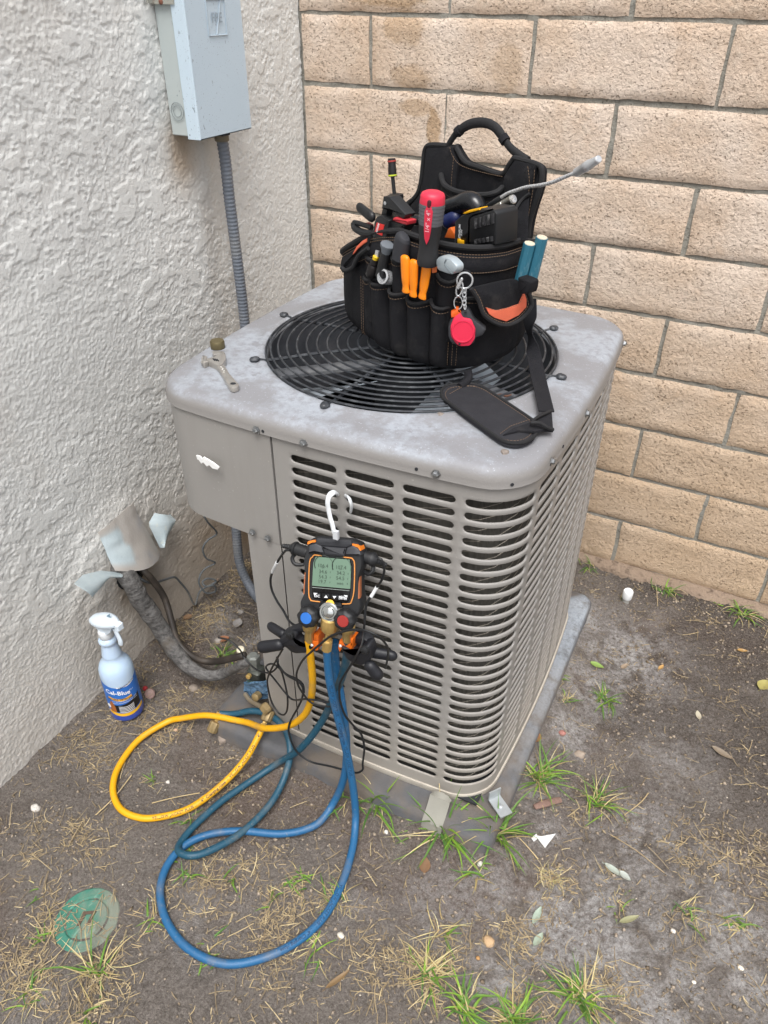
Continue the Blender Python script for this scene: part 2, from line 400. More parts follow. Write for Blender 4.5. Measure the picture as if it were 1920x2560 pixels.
def block_mesh(w, seed):
    nu, nv = max(8, int(w / .012)), 13
    u = np.linspace(-.5, .5, nu) * w; v = np.linspace(-.5, .5, nv) * (CH - 2 * MJ); hh = (CH - 2 * MJ)
    Uu, Vv = np.meshgrid(u, v, indexing='ij')
    e = np.minimum(w / 2 - abs(Uu), hh / 2 - abs(Vv))
    y = -(.0022 + .005 * fbm(Uu * 13 + seed * 7.7, Vv * 17, seed, 4, .6) + .0025 * (fbm(Uu * 70, Vv * 70, seed + 50, 2) - .5)) * sst(-.001, .0045, e)
    jx = (fbm(Vv * 30, Uu * 0 + seed, seed + 9, 2) - .5) * .005; jz = (fbm(Uu * 30, Vv * 0 + seed, seed + 5, 2) - .5) * .005
    edge_u = (abs(Uu) > w / 2 - 1e-6); edge_v = (abs(Vv) > hh / 2 - 1e-6)
    G = np.stack([Uu + jx * edge_u, y + .0 * Uu, Vv + jz * edge_v], 2)
    m = MB(); m.grid(G)
    ring = [G[i, 0] for i in range(nu)] + [G[-1, j] for j in range(1, nv)] + [G[i, -1] for i in range(nu - 2, -1, -1)] + [G[0, j] for j in range(nv - 2, 0, -1)]
    R = np.array([ring, [p * np.array([1, 0, 1]) + np.array([0, .02, 0]) for p in ring]]).transpose(1, 0, 2)
    m.grid(R, closed_u=True)
    me = bpy.data.meshes.new('block'); me.from_pydata(m.v, [], m.f); me.update(); me.polygons.foreach_set('use_smooth', [True] * len(me.polygons)); me.set_sharp_from_angle(angle=math.radians(55))
    me.materials.append(MBLOCK); return me
def build_blocks():
    T = NT('mortar')
    c = T.mix(T.noise(25, 5, .6, 'w'), hx('807e76'), hx('9f9c92')); c = T.mix(T.ramp(T.noise(160, 3, .6, 'w'), .6, .72), c, hx('5d5a52'))
    T.base(c); T.rough(.95); T.bump(T.noise(170, 4, .7, 'w'), .004)
    nx = np.concatenate([[-.3], np.arange(.002, 1.9, .006), np.linspace(1.92, 4.6, 20)]); nz = np.concatenate([np.arange(-.08, 1.56, .006), np.linspace(1.58, 1.86, 6)])
    Xg, Zg = np.meshgrid(nx, nz, indexing='ij'); Yg = .0035 - .003 * (fbm(Xg * 60, Zg * 60, 101, 3) - .5) - .0025 * sst(.55, .7, fbm(Xg * 20, Zg * 20, 103, 3))
    m = MB(); m.grid(np.stack([Xg, Yg, Zg], 2)); m.box((2.15, .10, .89), (2.45, .085, .97))
    w = m.build('block_wall', T.m, origin=(0, 0, 0)); tag(w, 'tan concrete block wall with grey mortar joints behind the unit', 'wall')
    full = [block_mesh(BL - 2 * MJ, k) for k in range(7)]; half = {}
    rnd = random.Random(4)
    for k in range(-3, 9):
        zc = 1.39 - CH * (k + .5); off = .20 if k % 2 == 0 else .4032
        edges = [.006] + [off + BL * j for j in range(11)]
        for a, b in zip(edges[:-1], edges[1:]):
            if a > 2.7: me = full[0]
            wd = b - a
            if abs(wd - BL) < .02: me = full[rnd.randrange(7)]
            else:
                key = round(wd, 2)
                if key not in half: half[key] = [block_mesh(wd - MJ - .001, 20 + i) for i in range(3)]
                me = half[key][rnd.randrange(3)]
            o = bpy.data.objects.new('block', me); COL.objects.link(o); o.parent = w; o['_o'] = [0, 0, 0]
            o.location = ((a + b) / 2 + rnd.uniform(-.0012, .0012), rnd.uniform(-.001, .0015), zc + rnd.uniform(-.001, .001))
            if rnd.random() < .5: o.rotation_euler = (0, math.pi, 0)
    T2 = NT('footing'); c = T2.mix(T2.noise(14, 5, .6, 'w'), hx('857362'), hx('a08d7b')); c = T2.mix(T2.ramp(T2.noise(40, 5, .6, 'w'), .5, .7), c, hx('5f5045')); T2.base(c); T2.rough(.95); T2.bump(T2.noise(120, 5, .7, 'w'), .008)
    xs = np.arange(0, 4.6, .015); prof = []
    for x in xs:
        b = .020 * fbm(x * 9, 1.0, 201, 3) + .012 * sst(.9, 1.1, x); t = .012 + .012 * (fbm(x * 7, 3.0, 205, 3) - .5)
        prof.append([(x, .012, t + .018), (x, -.008 - b * .6, t + .012), (x, -.014 - b, t), (x, -.018 - b, -.03), (x, -.02 - b, -.08)])
    f = MB(); f.grid(np.array(prof)); f.build('footing', T2.m, w, True, angle=60)
build_blocks()
# ------------------------------------------------------------------ equipment pad
def m_pad():
    T = NT('weathered_pad'); at = T.attr('chalk').outputs['Fac']
    d = T.mix(T.noise(40, 5, .6), hx('4a4b4e'), hx('626264')); d = T.mix(T.ramp(T.noise(9, 5), .42, .62), d, hx('675f57'))
    w = T.mix(T.noise(120, 4, .7), hx('7f878f'), hx('aeb6bf'))
    T.base(T.mix(T.math('MULTIPLY', at, T.ramp(T.noise(30, 5, .7), .2, .6)), d, w)); T.rough(.85); T.bump(T.noise(260, 4, .7), .0012); return T.m
MPAD = m_pad()
def rrect(x0, x1, y0, y1, r, n=6):
    P = []
    for cx, cy, a0 in ((x1 - r, y1 - r, 0), (x0 + r, y1 - r, 90), (x0 + r, y0 + r, 180), (x1 - r, y0 + r, 270)):
        for k in range(n + 1):
            t = math.radians(a0 + 90 * k / n); P.append((cx + r * math.cos(t), cy + r * math.sin(t)))
    return np.array(P)
def build_pad():
    m = MB(); L = []
    for x0, x1, y0, y1, r, z in ((.30, 1.012, -1.052, -.20, .035, -.06), (.305, 1.007, -1.046, -.205, .03, .034), (.312, 1.001, -1.039, -.212, .03, .046), (.322, .99, -1.028, -.22, .03, .05), (.5, .8, -.8, -.4, .03, .05)):
        L.append([(x, y, z) for x, y in rrect(x0, x1, y0, y1, r)])
    m.grid(np.array(L).transpose(1, 0, 2), closed_u=True); o = len(m.v); n = len(L[0])
    m.f.append(tuple(k * len(L) + len(L) - 1 for k in range(n)))
    p = m.build('equipment_pad', MPAD, origin=(.65, -.62, 0), angle=50)
    at = p.data.attributes.new('chalk', 'FLOAT', 'POINT'); at.data.foreach_set('value', [float(sst(.965, .985, v[0]) * sst(-.98, -.86, v[1]) * sst(.03, .045, v[2]) ) for v in m.v])
    tag(p, 'weathered grey ground pad under the air conditioner', 'pad')
build_pad()

# ------------------------------------------------------------------ air conditioner
CX, CY, HA = .612, -.628, .352
Z0, ZL, ZT = .058, .833, .868
BULGE = .05
def plan_poly(inset=0.0, r=.075):
    """bowed square plan, counter clockwise, starting at mid left side; returns dense points"""
    P = []
    a = HA
    for cx, cy, a0 in ((-a + r, -a + r, 180), (a - r, -a + r, 270), (a - r, a - r, 0), (-a + r, a - r, 90)):
        for k in range(13): t = math.radians(a0 + 90 * k / 12); P.append((cx + r * math.cos(t), cy + r * math.sin(t)))
    P = np.array(P); Q = [(-a, 0)]
    P = np.concatenate([P, P[:1]]); D = []
    for i in range(len(P) - 1):
        n = max(1, int(np.linalg.norm(P[i + 1] - P[i]) / .012)); D += [P[i] + (P[i + 1] - P[i]) * k / n for k in range(n)]
    D = np.array(D)
    B = D.copy(); B[:, 0] = D[:, 0] * (1 + BULGE * (1 - (D[:, 1] / a) ** 2)); B[:, 1] = D[:, 1] * (1 + BULGE * (1 - (D[:, 0] / a) ** 2))
    nx = np.roll(B, -1, 0) - np.roll(B, 1, 0); nn = np.stack([nx[:, 1], -nx[:, 0]], 1); nn /= np.linalg.norm(nn, axis=1)[:, None]
    return B - nn * inset + np.array([CX, CY])
class Plan:
    def __init__(s, inset=0.0):
        P = plan_poly(inset); s.P = np.concatenate([P, P[:1]]); d = np.linalg.norm(np.diff(s.P, axis=0), axis=1); s.S = np.concatenate([[0], np.cumsum(d)]); s.L = s.S[-1]
        k = [i for i in range(len(s.P)) if s.P[i, 1] < -.9 and abs(s.P[i, 0] - .527) < .05]
        xs = s.P[k, 0]; s.s0 = np.interp(.527, xs, s.S[k])             # seam on the front
    def at(s, t, z, out=0.0):
        t = (s.s0 + t) % s.L; x = np.interp(t, s.S, s.P[:, 0]); y = np.interp(t, s.S, s.P[:, 1])
        e = .004; dx = np.interp((t + e) % s.L, s.S, s.P[:, 0]) - np.interp((t - e) % s.L, s.S, s.P[:, 0]); dy = np.interp((t + e) % s.L, s.S, s.P[:, 1]) - np.interp((t - e) % s.L, s.S, s.P[:, 1])
        n = math.hypot(dx, dy); return np.array([x + out * dy / n, y - out * dx / n, z])
    def t_of_x_front(s, x):
        k = [i for i in range(len(s.P)) if s.P[i, 1] < -.9]; o = np.argsort(s.P[k, 0]); return np.interp(x, s.P[k, 0][o], s.S[k][o]) - s.s0
PL = Plan(.006)
def m_ac():
    T = NT('unit_paint')
    c = T.mix(T.noise(7, 4), hx('8b8884'), hx('96938f'))
    c = T.mix(T.math('MULTIPLY', T.ramp(T.noise(9, 5, .6, 'w', (1, 1, .12)), .52, .7), .25), c, hx('7b756e'))
    c = T.mix(T.math('MULTIPLY', T.ramp(T.noise(160, 3, .6), .66, .74), .35), c, hx('c8c3bb'))
    sp = T.n.new('ShaderNodeSeparateXYZ'); T.link(T.geo.outputs['Position'], sp.inputs[0])
    c = T.mix(T.math('MULTIPLY', T.ramp(sp.outputs[2], .35, .06), .4), c, hx('a39a8d'))   # dust low down
    T.base(c); T.rough(.48); T.p.inputs['Specular IOR Level'].default_value = .4; T.bump(T.noise(500, 2), .0003); return T.m
def m_top():
    T = NT('oxidised_paint')
    c = T.mix(T.noise(8, 5), hx('7c7c7f'), hx('89898c'))
    ox = T.math('MULTIPLY', T.ramp(T.noise(7, 7, .62), .42, .56), T.ramp(T.noise(70, 4, .7), .25, .6))
    c = T.mix(T.math('MULTIPLY', ox, .8), c, hx('9ea4ac'))
    c = T.mix(T.math('MULTIPLY', T.ramp(T.noise(220, 3, .7), .6, .7), .5), c, hx('b3b9c2'))
    c = T.mix(T.math('MULTIPLY', T.ramp(T.noise(14, 6, .65), .62, .68), .6), c, hx('767476'))
    c = T.mix(T.math('MULTIPLY', T.ramp(T.voro(11), .12, .08), .5), c, hx('bcc2c8'))
    sp = T.n.new('ShaderNodeSeparateXYZ'); T.link(T.geo.outputs['Position'], sp.inputs[0])
    c = T.mix(T.ramp(sp.outputs[2], .864, .848), c, hx('85827f'))                          # chalking stops at the rim
    T.base(c); T.rough(.55); T.p.inputs['Specular IOR Level'].default_value = .4; T.bump(T.noise(300, 3), .0004); return T.m
MAC, MTOP = m_ac(), m_top()
MDARK = mat('dark_interior', '24262a', .8, var=.3)
MCOIL = (lambda T: (T.base(T.mix(T.noise(20, 4), hx('3c3a36'), hx('5c5953'))), T.rough(.7), T.m)[-1])(NT('coil_fins'))
MBLK = mat('black_coated_wire', '2b2e33', .45, var=.25, vs_=60, dirt=.6, dirtcol=hx('6d7073'), ds=40)
MALU = mat('dull_aluminium', 'a3acb5', .5, .1, vs_=14, dirt=.35, dirtcol=hx('5b5a58'))
MZINC = mat('zinc_screw', '9a9c9d', .35, .9, vs_=200)
MGALV = mat('galvanised', 'aeb3b5', .5, .5, vs_=60)
AC = thing('air_conditioner', (CX, CY, .05), 'square grey outdoor air conditioner with louvered sides and round fan guard on top', 'air conditioner')
def rect_loop(s0, s1, z0, z1, nt, ne):
    """matching outer rectangle and slot outline parameters, both starting lower left going round"""
    h = (z1 - z0) / 2 * .60; zc = (z0 + z1) / 2
    R, S = [], []
    mS = .0075
    a, b = s0 + mS, s1 - mS
    for k in range(nt + 1): u = k / nt; R.append((s0 + (s1 - s0) * u, z0)); S.append((a + h + (b - a - 2 * h) * u, zc - h))
    for k in range(1, ne): t = -math.pi / 2 + math.pi * k / ne; R.append((s1, z0 + (z1 - z0) * k / ne)); S.append((b - h + h * math.cos(t), zc + h * math.sin(t)))
    for k in range(nt + 1): u = 1 - k / nt; R.append((s0 + (s1 - s0) * u, z1)); S.append((a + h + (b - a - 2 * h) * u, zc + h))
    for k in range(1, ne): t = math.pi / 2 + math.pi * k / ne; R.append((s0, z1 - (z1 - z0) * k / ne)); S.append((a + h + h * math.cos(t), zc + h * math.sin(t)))
    return np.array(R), np.array(S), zc, h
def build_louvers():
    m = MB(); ROWS = 29; ZA, ZB = .095, .8095; dz = (ZB - ZA) / ROWS
    cols = []; s = .0285
    for w in (.1035, .1035, .1035): cols.append((s, s + w, 6)); s += w
    cols.append((s, s + .142, 18)); s += .142
    while s + .1035 < PL.at(0, 0)[0] * 0 + 1.12: cols.append((s, s + .1035, 6)); s += .1035
    cols.append((s, s + .13, 16)); s += .13
    for k in range(6): cols.append((s, s + .1, 4)); s += .1
    SE = s
    for s0, s1, nt in cols:
        for r in range(ROWS):
            R, S, zc, h = rect_loop(s0, s1, ZA + r * dz, ZA + (r + 1) * dz, nt, 5); n = len(R); cs = np.array([(s0 + s1) / 2, zc])
            def infl(d): 
                q = S - np.array([0, zc]); 
                g = S.copy(); mid = np.clip(S[:, 0], s0 + .0075 + h, s1 - .0075 - h); v = np.stack([S[:, 0] - mid, S[:, 1] - zc], 1); v /= np.linalg.norm(v, axis=1)[:, None] + 1e-9
                return S + v * d
            L = [(R, 0.0), (infl(.0014), 0.0), (infl(.0004), -.0005), (infl(0), -.0016), (infl(-.0002), -.0032)]
            G = np.array([[PL.at(p[0], p[1], o) for p in ring] for ring, o in L]).transpose(1, 0, 2)
            m.grid(G, closed_u=True)
    def strip(sa, sb, z0, z1):
        n = max(2, int((sb - sa) / .012)); m.grid([[PL.at(sa + (sb - sa) * k / n, z) for z in (z0, z1)] for k in range(n + 1)])
    strip(.0015, SE, ZB, ZL + .004); strip(.0015, SE, Z0 + .008, ZA); strip(.0015, .0285, ZA, ZB)
    lv = m.build('louver_panel', MAC, AC, True, angle=50)
    # rim of the base pan under the panels
    b = MB(); n = 150
    b.grid([[PL.at((SE + .02) * k / n - .08, z, o) for z, o in ((Z0 - .008, .001), (Z0 + .004, .004), (Z0 + .010, .003), (Z0 + .011, -.004))] for k in range(n + 1)])
    b.build('base_pan', mat('base_pan_paint', 'b3aca0', .6, vs_=50, dirt=.5, dirtcol=hx('7d7264')), AC)
    # coil behind the louvers
    c = MB(); n = 260; z = np.linspace(Z0, ZL, 3)
    c.grid([[PL.at(SE * k / n * 1.0 + .0, q, -.030 - .0022 * (k % 2)) for q in z] for k in range(n + 1)]); 
    cl = c.build('condenser_coil', MCOIL, AC, False)
    w = MB(); rr = random.Random(8)
    for r in range(34):
        zz = .09 + r * .0215
        for k in range(13):
            s0 = .03 + k * .085; w.tube([PL.at(s0 + t * .085, zz + .022 * t * (1 if k % 2 else 1), -.021) for t in (0, .5, 1)], .0006, 4, False)
    w.build('coil_guard_wire', mat('guard_wire', '8a8378', .5, .5), AC)
    return SE
SE = build_louvers()
def build_left():
    # upper service cover: wraps the left front corner
    m = MB(); sL = -.60; n = 60; S = np.linspace(sL, -.002, n)
    m.grid([[PL.at(s, z, o) for z, o in ((.598, -.012), (.597, -.002), (.600, .001), (.610, .0015), (ZL + .004, .0015))] for s in S])
    m.grid([[PL.at(s, .598, -.012), PL.at(s, .598, -.012) * np.array([0, 0, 1]) + np.array([.44, -.715, 0])] for s in S])
    m.grid([[PL.at(-.002, z, .0015), PL.at(-.002, z, -.012)] for z in (.598, ZL)])
    m.build('service_cover', MAC, AC)
    # corner post under it, with a folded edge
    p = MB(); xs0 = PL.t_of_x_front(.445); S = np.linspace(xs0, -.001, 8)
    A = [(PL.at(s, 0)[0], PL.at(s, 0)[1]) for s in S]
    prof = [(.27, -.70), (.436, -.715), (.440, A[0][1] + .016), (A[0][0] + .0005, A[0][1] + .005), (A[0][0] + .004, A[0][1] + .0005)] + A[1:]
    p.grid([[(x, y, Z0 + .008), (x, y, .600)] for x, y in prof]); p.build('corner_post', MAC, AC, True, angle=35)
    q = MB(); q.grid([[(x, y, z) for z in (Z0, .60)] for x, y in ((.27, -.70), (.256, -.67), (.25, -.62), (.262, -.5))]); q.build('side_panel', MAC, AC)
    f = MB(); f.prism([(x, y, .064) for x, y in ((.446, -.98), (.95, -.98), (.95, -.28), (.30, -.28), (.30, -.70), (.442, -.71))], (0, 0, -.004)); f.build('floor_pan', MDARK, AC, False)
    # paint flake where the old sticker was
    k = MB(); P = [(490, 1139), (499, 1141), (504, 1147), (508, 1143), (520, 1150), (533, 1158), (547, 1169), (544, 1174), (531, 1171), (523, 1163), (517, 1166), (508, 1156), (503, 1159), (497, 1150), (493, 1148)]
    k.prism([AN(x, y, (.36, -1.0005, .7), (-.10, -1, 0)) for x, y in P], (0, .003, 0)); st = k.build('sticker_scrap', mat('torn_paper', 'e4e4e2', .8, var=.05), AC, False); st['label'] = 'torn white sticker scrap'
build_left()
def build_top():
    m = MB(); th = np.linspace(0, 2 * math.pi, 181)[:-1]; P = plan_poly(0.0) - np.array([CX, CY]); ang = np.unwrap(np.arctan2(P[:, 1], P[:, 0])); rad = np.hypot(P[:, 0], P[:, 1])
    o = np.argsort(np.mod(ang, 2 * math.pi)); A = np.mod(ang, 2 * math.pi)[o]; Rr = rad[o]; A = np.concatenate([A - 2 * math.pi, A, A + 2 * math.pi]); Rr = np.tile(Rr, 3)
    fx, fy = .610 - CX, -.618 - CY
    G = []
    for t in th:
        R = np.interp(t, A, Rr); e = np.array([math.cos(t), math.sin(t)]); c0 = np.array([CX + fx, CY + fy]); c1 = np.array([CX, CY])
        ring = []
        for r, z in ((.279, .71), (.279, .852), (.2805, .861), (.284, .8665), (.290, .8695), (.2965, .8705), (.301, .8685)):
            ring.append((*(c0 + e * r), z))
        for d, z in ((.050, .8675), (.032, .8668), (.020, .8658), (.012, .8635), (.006, .8585), (.002, .851), (0, .843), (0, ZL + .001), (-.0005, ZL), (.004, ZL - .0002), (.006, ZL + .004)):
            q = c1 + e * (R - d)
            if np.linalg.norm(q - c0) < .304: q = c0 + nrm(q - c0) * .304
            ring.append((*q, z))
        G.append(ring)
    m.grid(np.array(G), closed_u=True); m.build('top_pan', MTOP, AC, True, angle=50)
    v = MB(); v.lathe((.610, -.618, .68), (0, 0, 1), [(.277, .0), (.277, .182)], 60, cap=False); v.build('fan_shroud', mat('shroud', '505257', .6, dirt=.6, dirtcol=hx('77767a'), ds=9), AC)
    dk = MB(); dk.grid([[PL.at(s, z, -.05) for z in (Z0, .84)] for s in np.linspace(.01, PL.L - .62, 80)]); dk.build('coil_inner_face', MDARK, AC, False)
    gr = MB()
    for k in range(30):
        q = -.28 + k * .0195
        gr.box((.61 + q, -.618, .56), (.0012, .30, .001)); gr.box((.61, -.618 + q, .56), (.30, .0012, .001))
    gr.build('inner_mesh', MBLK, AC, False)
build_top()
def build_fan():
    c = np.array([.610, -.618]); g = MB()
    g.lathe((*c, .874), (0, 0, 1), [(.0, .004), (.030, .004), (.034, .001), (.034, -.002)], 24, cap=False)
    guard = g.build('fan_guard', MBLK, AC)
    th = np.linspace(0, 2 * math.pi, 73)
    for k, r in enumerate([.044, .064, .084, .104, .124, .144, .164, .184, .204, .223, .242, .259, .273, .283]):
        z = .8755 - .010 * max(0, (r - .262) / .03) ** 1.5
        w = MB(); w.tube([(c[0] + r * math.cos(t), c[1] + r * math.sin(t), z) for t in th], .0022, 6, False); w.build('guard_ring', MBLK, guard)
    for k in range(8):
        t = math.radians(45 * k - 3); e = np.array([math.cos(t), math.sin(t)])
        w = MB(); P = [(*(c + e * r), z) for r, z in ((.025, .871), (.10, .8712), (.2, .8712), (.268, .868), (.286, .868), (.302, .872))]
        w.tube(P, .0032, 7); w.capsule((*(c + e * .296), .8725), (*(c + e * .316), .8725), .0085, .0075, 10, .7, (0, 0, 1)); w.build('guard_spoke', MBLK, guard)
    b = MB(); b.lathe((*c, .735), (0, 0, 1), [(.066, -.06), (.072, -.05), (.072, .085), (.066, .095), (.03, .10)], 32); b.build('fan_motor', mat('motor_black', '202226', .5), AC)
    br = MB()
    for a in (222, 342, 102):
        t = math.radians(a); e = np.array([math.cos(t), math.sin(t), 0]); pz = np.array([*c, .838]); br.box(pz + e * .165, (.115, .017, .003), (e, np.cross((0, 0, 1), e), (0, 0, 1)))
    br.build('motor_bracket', mat('dusty_bracket', '5e6064', .8, dirt=.6, dirtcol=hx('8a8a8a')), AC)
    for k, a in enumerate((-58, 65, 188)):
        G = []
        for u in np.linspace(0, 1, 10):
            row = []
            for v in np.linspace(0, 1, 12):
                r = .06 + .195 * v; sw = math.radians(a + 8 + (u - .5) * (62 - 8 * v) + 16 * v); row.append((c[0] + r * math.cos(sw), c[1] + r * math.sin(sw), .765 + .075 * (u - .5) + .01 * math.sin(u * 3)))
            G.append(row)
        f = MB(); f.grid(G); f.build('fan_blade', MALU, AC, thick=.0015)
build_fan()
def screw_at(P, n, r=.0058, name='screw'):
    m = MB(); n = nrm(n); m.lathe(np.asarray(P) - n * .001, n, [(r * 1.35, 0), (r * 1.35, .0012), (r * .95, .0014), (r * .92, .0045), (r * .55, .0058)], 6)
    u, w, a = frame(n); m.box(np.asarray(P) + n * .0052, (r * .8, r * .14, .0006), (u, w, a)); return m.build(name, MZINC, AC, False)
for t, z in ((PL.t_of_x_front(.503), .838), (PL.t_of_x_front(.596), .838), (PL.t_of_x_front(.827), .842), (.507, .843), (.69, .843), (1.03, .843), (PL.t_of_x_front(.468), .612), (PL.t_of_x_front(.503), .611)):
    P = PL.at(t, z, .0075); Q = PL.at(t, z, .02); screw_at(P, Q - P)
for t, z in ((PL.t_of_x_front(.516), .839), (PL.t_of_x_front(.795), .842), (PL.t_of_x_front(.935), .840), (.56, .842)):
    hb = MB(); P = PL.at(t, z, .0066); hb.lathe(P, PL.at(t, z, 1) - PL.at(t, z, 0), [(.0028, -.001), (.0028, .0004)], 10); hb.build('spare_hole', MDARK, AC)
for px_, py_ in ((1101, 1037), (1262, 1130)):
    q = AZ(px_, py_, .868); m = MB(); m.lathe(q - np.array([0, 0, .001]), (0, 0, 1), [(.007, 0), (.006, .003), (.003, .0045)], 8, 3, .15); m.build('rusted_rivet', mat('rusted', '8a8078', .7, .3, .35, 300), AC)
# hold down brackets
def brackets():
    m = MB(); a = AZ(1118, 1962, .075); 
    G = [[(a[0] + dx, y, z) for dx in (-.022, -.014, 0, .014, .022)] for y, z in ((-.998, .082), (-1.010, .079), (-1.016, .068), (-1.030, .053), (-1.048, .040), (-1.054, .012), (-1.056, -.01))]
    G = np.array(G); G[0, :, 2] += [-.012, -.002, .002, -.002, -.012]
    m.grid(G); m.build('hold_down_strap', mat('pale_plastic', '8a887f', .7, dirt=.5, dirtcol=hx('8c8478')), AC, thick=.004)
    b = MB(); e1 = nrm((.8, -.6, 0)); e2 = nrm((.6, .8, 0)); c = np.array([.985, -.955, .066])
    b.box(c + e1 * .012, (.024, .014, .0015), (e1, e2, (0, 0, 1))); b.box(c - e1 * .010 + np.array([0, 0, .012]), (.0015, .014, .013), (e1, e2, (0, 0, 1)))
    b.lathe(c + e1 * .014, (0, 0, 1), [(.005, 0), (.005, .004), (.003, .005)], 10); b.build('mounting_bracket', MGALV, AC, False)
brackets()
K = 1920 / 1659.0
# ------------------------------------------------------------------ disconnect box
def m_box(name, a, b, sp=.62):
    T = NT(name); c = T.mix(T.noise(6, 4), hx(a), hx(b))
    n1 = T.ramp(T.noise(330, 3, .6, 'w'), sp, sp + .05); n2 = T.ramp(T.noise(150, 2, .5, 'w', (1, 1, .45)), .70, .74)
    c = T.mix(T.math('MULTIPLY', T.math('MAXIMUM', n1, n2), T.math('MULTIPLY', T.ramp(T.noise(7, 3), .3, .6), .8)), c, hx('66707a'))
    T.base(c); T.rough(.6); T.p.inputs['Specular IOR Level'].default_value = .2; return T.m
MBOXF = m_box('weathered_zinc_cover', 'b9cad6', 'c6d5df', .645); MBOXS = m_box('weathered_zinc_side', 'a9b2b2', 'b8bfbd', .70)
DB = thing('disconnect_box', (.0, -.436, 1.183), 'pale blue grey electrical disconnect box on the stucco wall with embossed square', 'electrical box')
def build_box():
    y0, y1, d, zb, zt = -.526, -.346, .076, 1.186, 1.50
    m = MB(); m.box((d / 2 - .004, (y0 + y1) / 2, (zb + zt) / 2), (d / 2 - .006, (y1 - y0) / 2 - .002, (zt - zb) / 2), None, .002); m.build('housing', MBOXS, DB, False)
    c = MB(); t = .0022
    prof = [(.046, y0 - .0015), (.048, y0 - .003), (d, y0 - .003), (d + .0025, y0), (d + .0025, y1), (d, y1 + .003), (.02, y1 + .003)]
    c.grid([[(x, y, z) for z in (zb - .004, zt)] for x, y in prof]); c.grid([[(x, y, zb - .004) for x, y in ((d + .0025, y0), (d + .0025, y1))], [(x, y, zb - .004) for x, y in ((d - .012, y0), (d - .012, y1))]])
    c.build('cover', MBOXF, DB, True, angle=30, thick=.0016)
    kb = MB(); kc = np.array([.026, y0 - .0003, 1.232])
    for r, w in ((.0165, .0007), (.0105, .0006)): kb.tube([kc + r * np.array([math.cos(t) * .95, 0, math.sin(t)]) for t in np.linspace(0, 2 * math.pi, 33)], w, 5, False)
    kb.build('knockout', mat('knockout_groove', '848c8d', .7), DB)
    hp = MB(); hp.box((.030, y0 - .004, 1.435), (.028, .0022, .020)); hp.box((.010, y0 - .012, 1.437), (.0015, .012, .020)); hp.build('hasp_plate', mat('hasp_zinc', 'a2a39a', .55, .2, dirt=.5, dirtcol=hx('8a5a40'), ds=60), DB, False)
    for x, z in ((.048, 1.437), (.028, 1.419)):
        r = MB(); r.lathe((x, y0 - .005, z), (0, -1, 0), [(.005, 0), (.005, .002), (.002, .004)], 10); r.build('rivet', mat('rusty_rivet', '7a5040', .8, .2), DB)
    e = MB(); ym, zm = -.432, 1.392; h = .030; X = d + .0027 + .0016 * .6
    for (a, b) in (((-1, -1), (1, -1)), ((1, -1), (1, 1)), ((1, 1), (-1, 1)), ((-1, 1), (-1, -1)), ((-.25 + .5, -1), (1 - .3, .95))):
        if a == (.25, -1): a, b = (-.15, -.95), (.55, .95)
        e.tube([(X, ym + h * a[0], zm + h * a[1]), (X, ym + h * b[0], zm + h * b[1])], .0011, 6)
    e.build('emblem_frame', mat('emblem_line', 'aebcc6', .6), DB)
    tx = MB(); text_plane(tx, 'FPE', .024, (X + .0006, ym, zm), (0, 1, 0), (0, 0, 1), .015); tx.build('emblem_lettering', mat('emblem_grey', '9aa9b4', .6), DB, False)
    for y in (-.50, -.412, -.384):
        s = MB(); s.box((d + .0033, y, 1.452), (.0006, .0012, .010)); s.build('vent_slit', MDARK, DB, False)
    l = MB(); l.box((d - .008, -.438, zb - .003), (.010, .012, .004)); l.build('drain_slot', MDARK, DB, False)
build_box()
# ------------------------------------------------------------------ flexible conduit
def build_conduit():
    P = cr([AX(553, 338, 0, .046), AX(563, 400, 0, .046), AX(574, 500, 0, .046), AX(588, 610, 0, .048), AX(610, 790, 0, .05), (.055, -.425, .60), (.06, -.49, .42), (.075, -.565, .30), AX(592, 1345, 0, .08), AX(600, 1410, 0, .085), (.11, -.60, .045), (.17, -.63, .03), (.26, -.66, .06)], 40)
    d = np.linalg.norm(np.diff(P, axis=0), axis=1); S = np.concatenate([[0], np.cumsum(d)]); n = int(S[-1] / .0018); q = np.linspace(0, S[-1], n)
    P = np.stack([np.interp(q, S, P[:, i]) for i in range(3)], 1)
    R = .0128 + .0007 * np.sin(q * 2 * math.pi / .0085)
    m = MB(); m.tube(P, R, 14); o = m.build('flexible_conduit', mat('grey_conduit', '686e77', .55, vs_=15, dirt=.45, dirtcol=hx('8b8983'), ds=9), origin=(.05, -.43, 0), angle=60)
    tag(o, 'grey ribbed conduit dropping from the disconnect box behind the air conditioner', 'conduit')
    h = MB(); a = AX(553, 333, 0, .046); h.lathe(a + np.array([0, 0, .006]), (0, 0, -1), [(.010, 0), (.019, .001), (.019, .009), (.016, .010), (.016, .020), (.014, .022)], 16); h.build('conduit_fitting', mat('old_fitting', '77705f', .6, .4), o)
build_conduit()
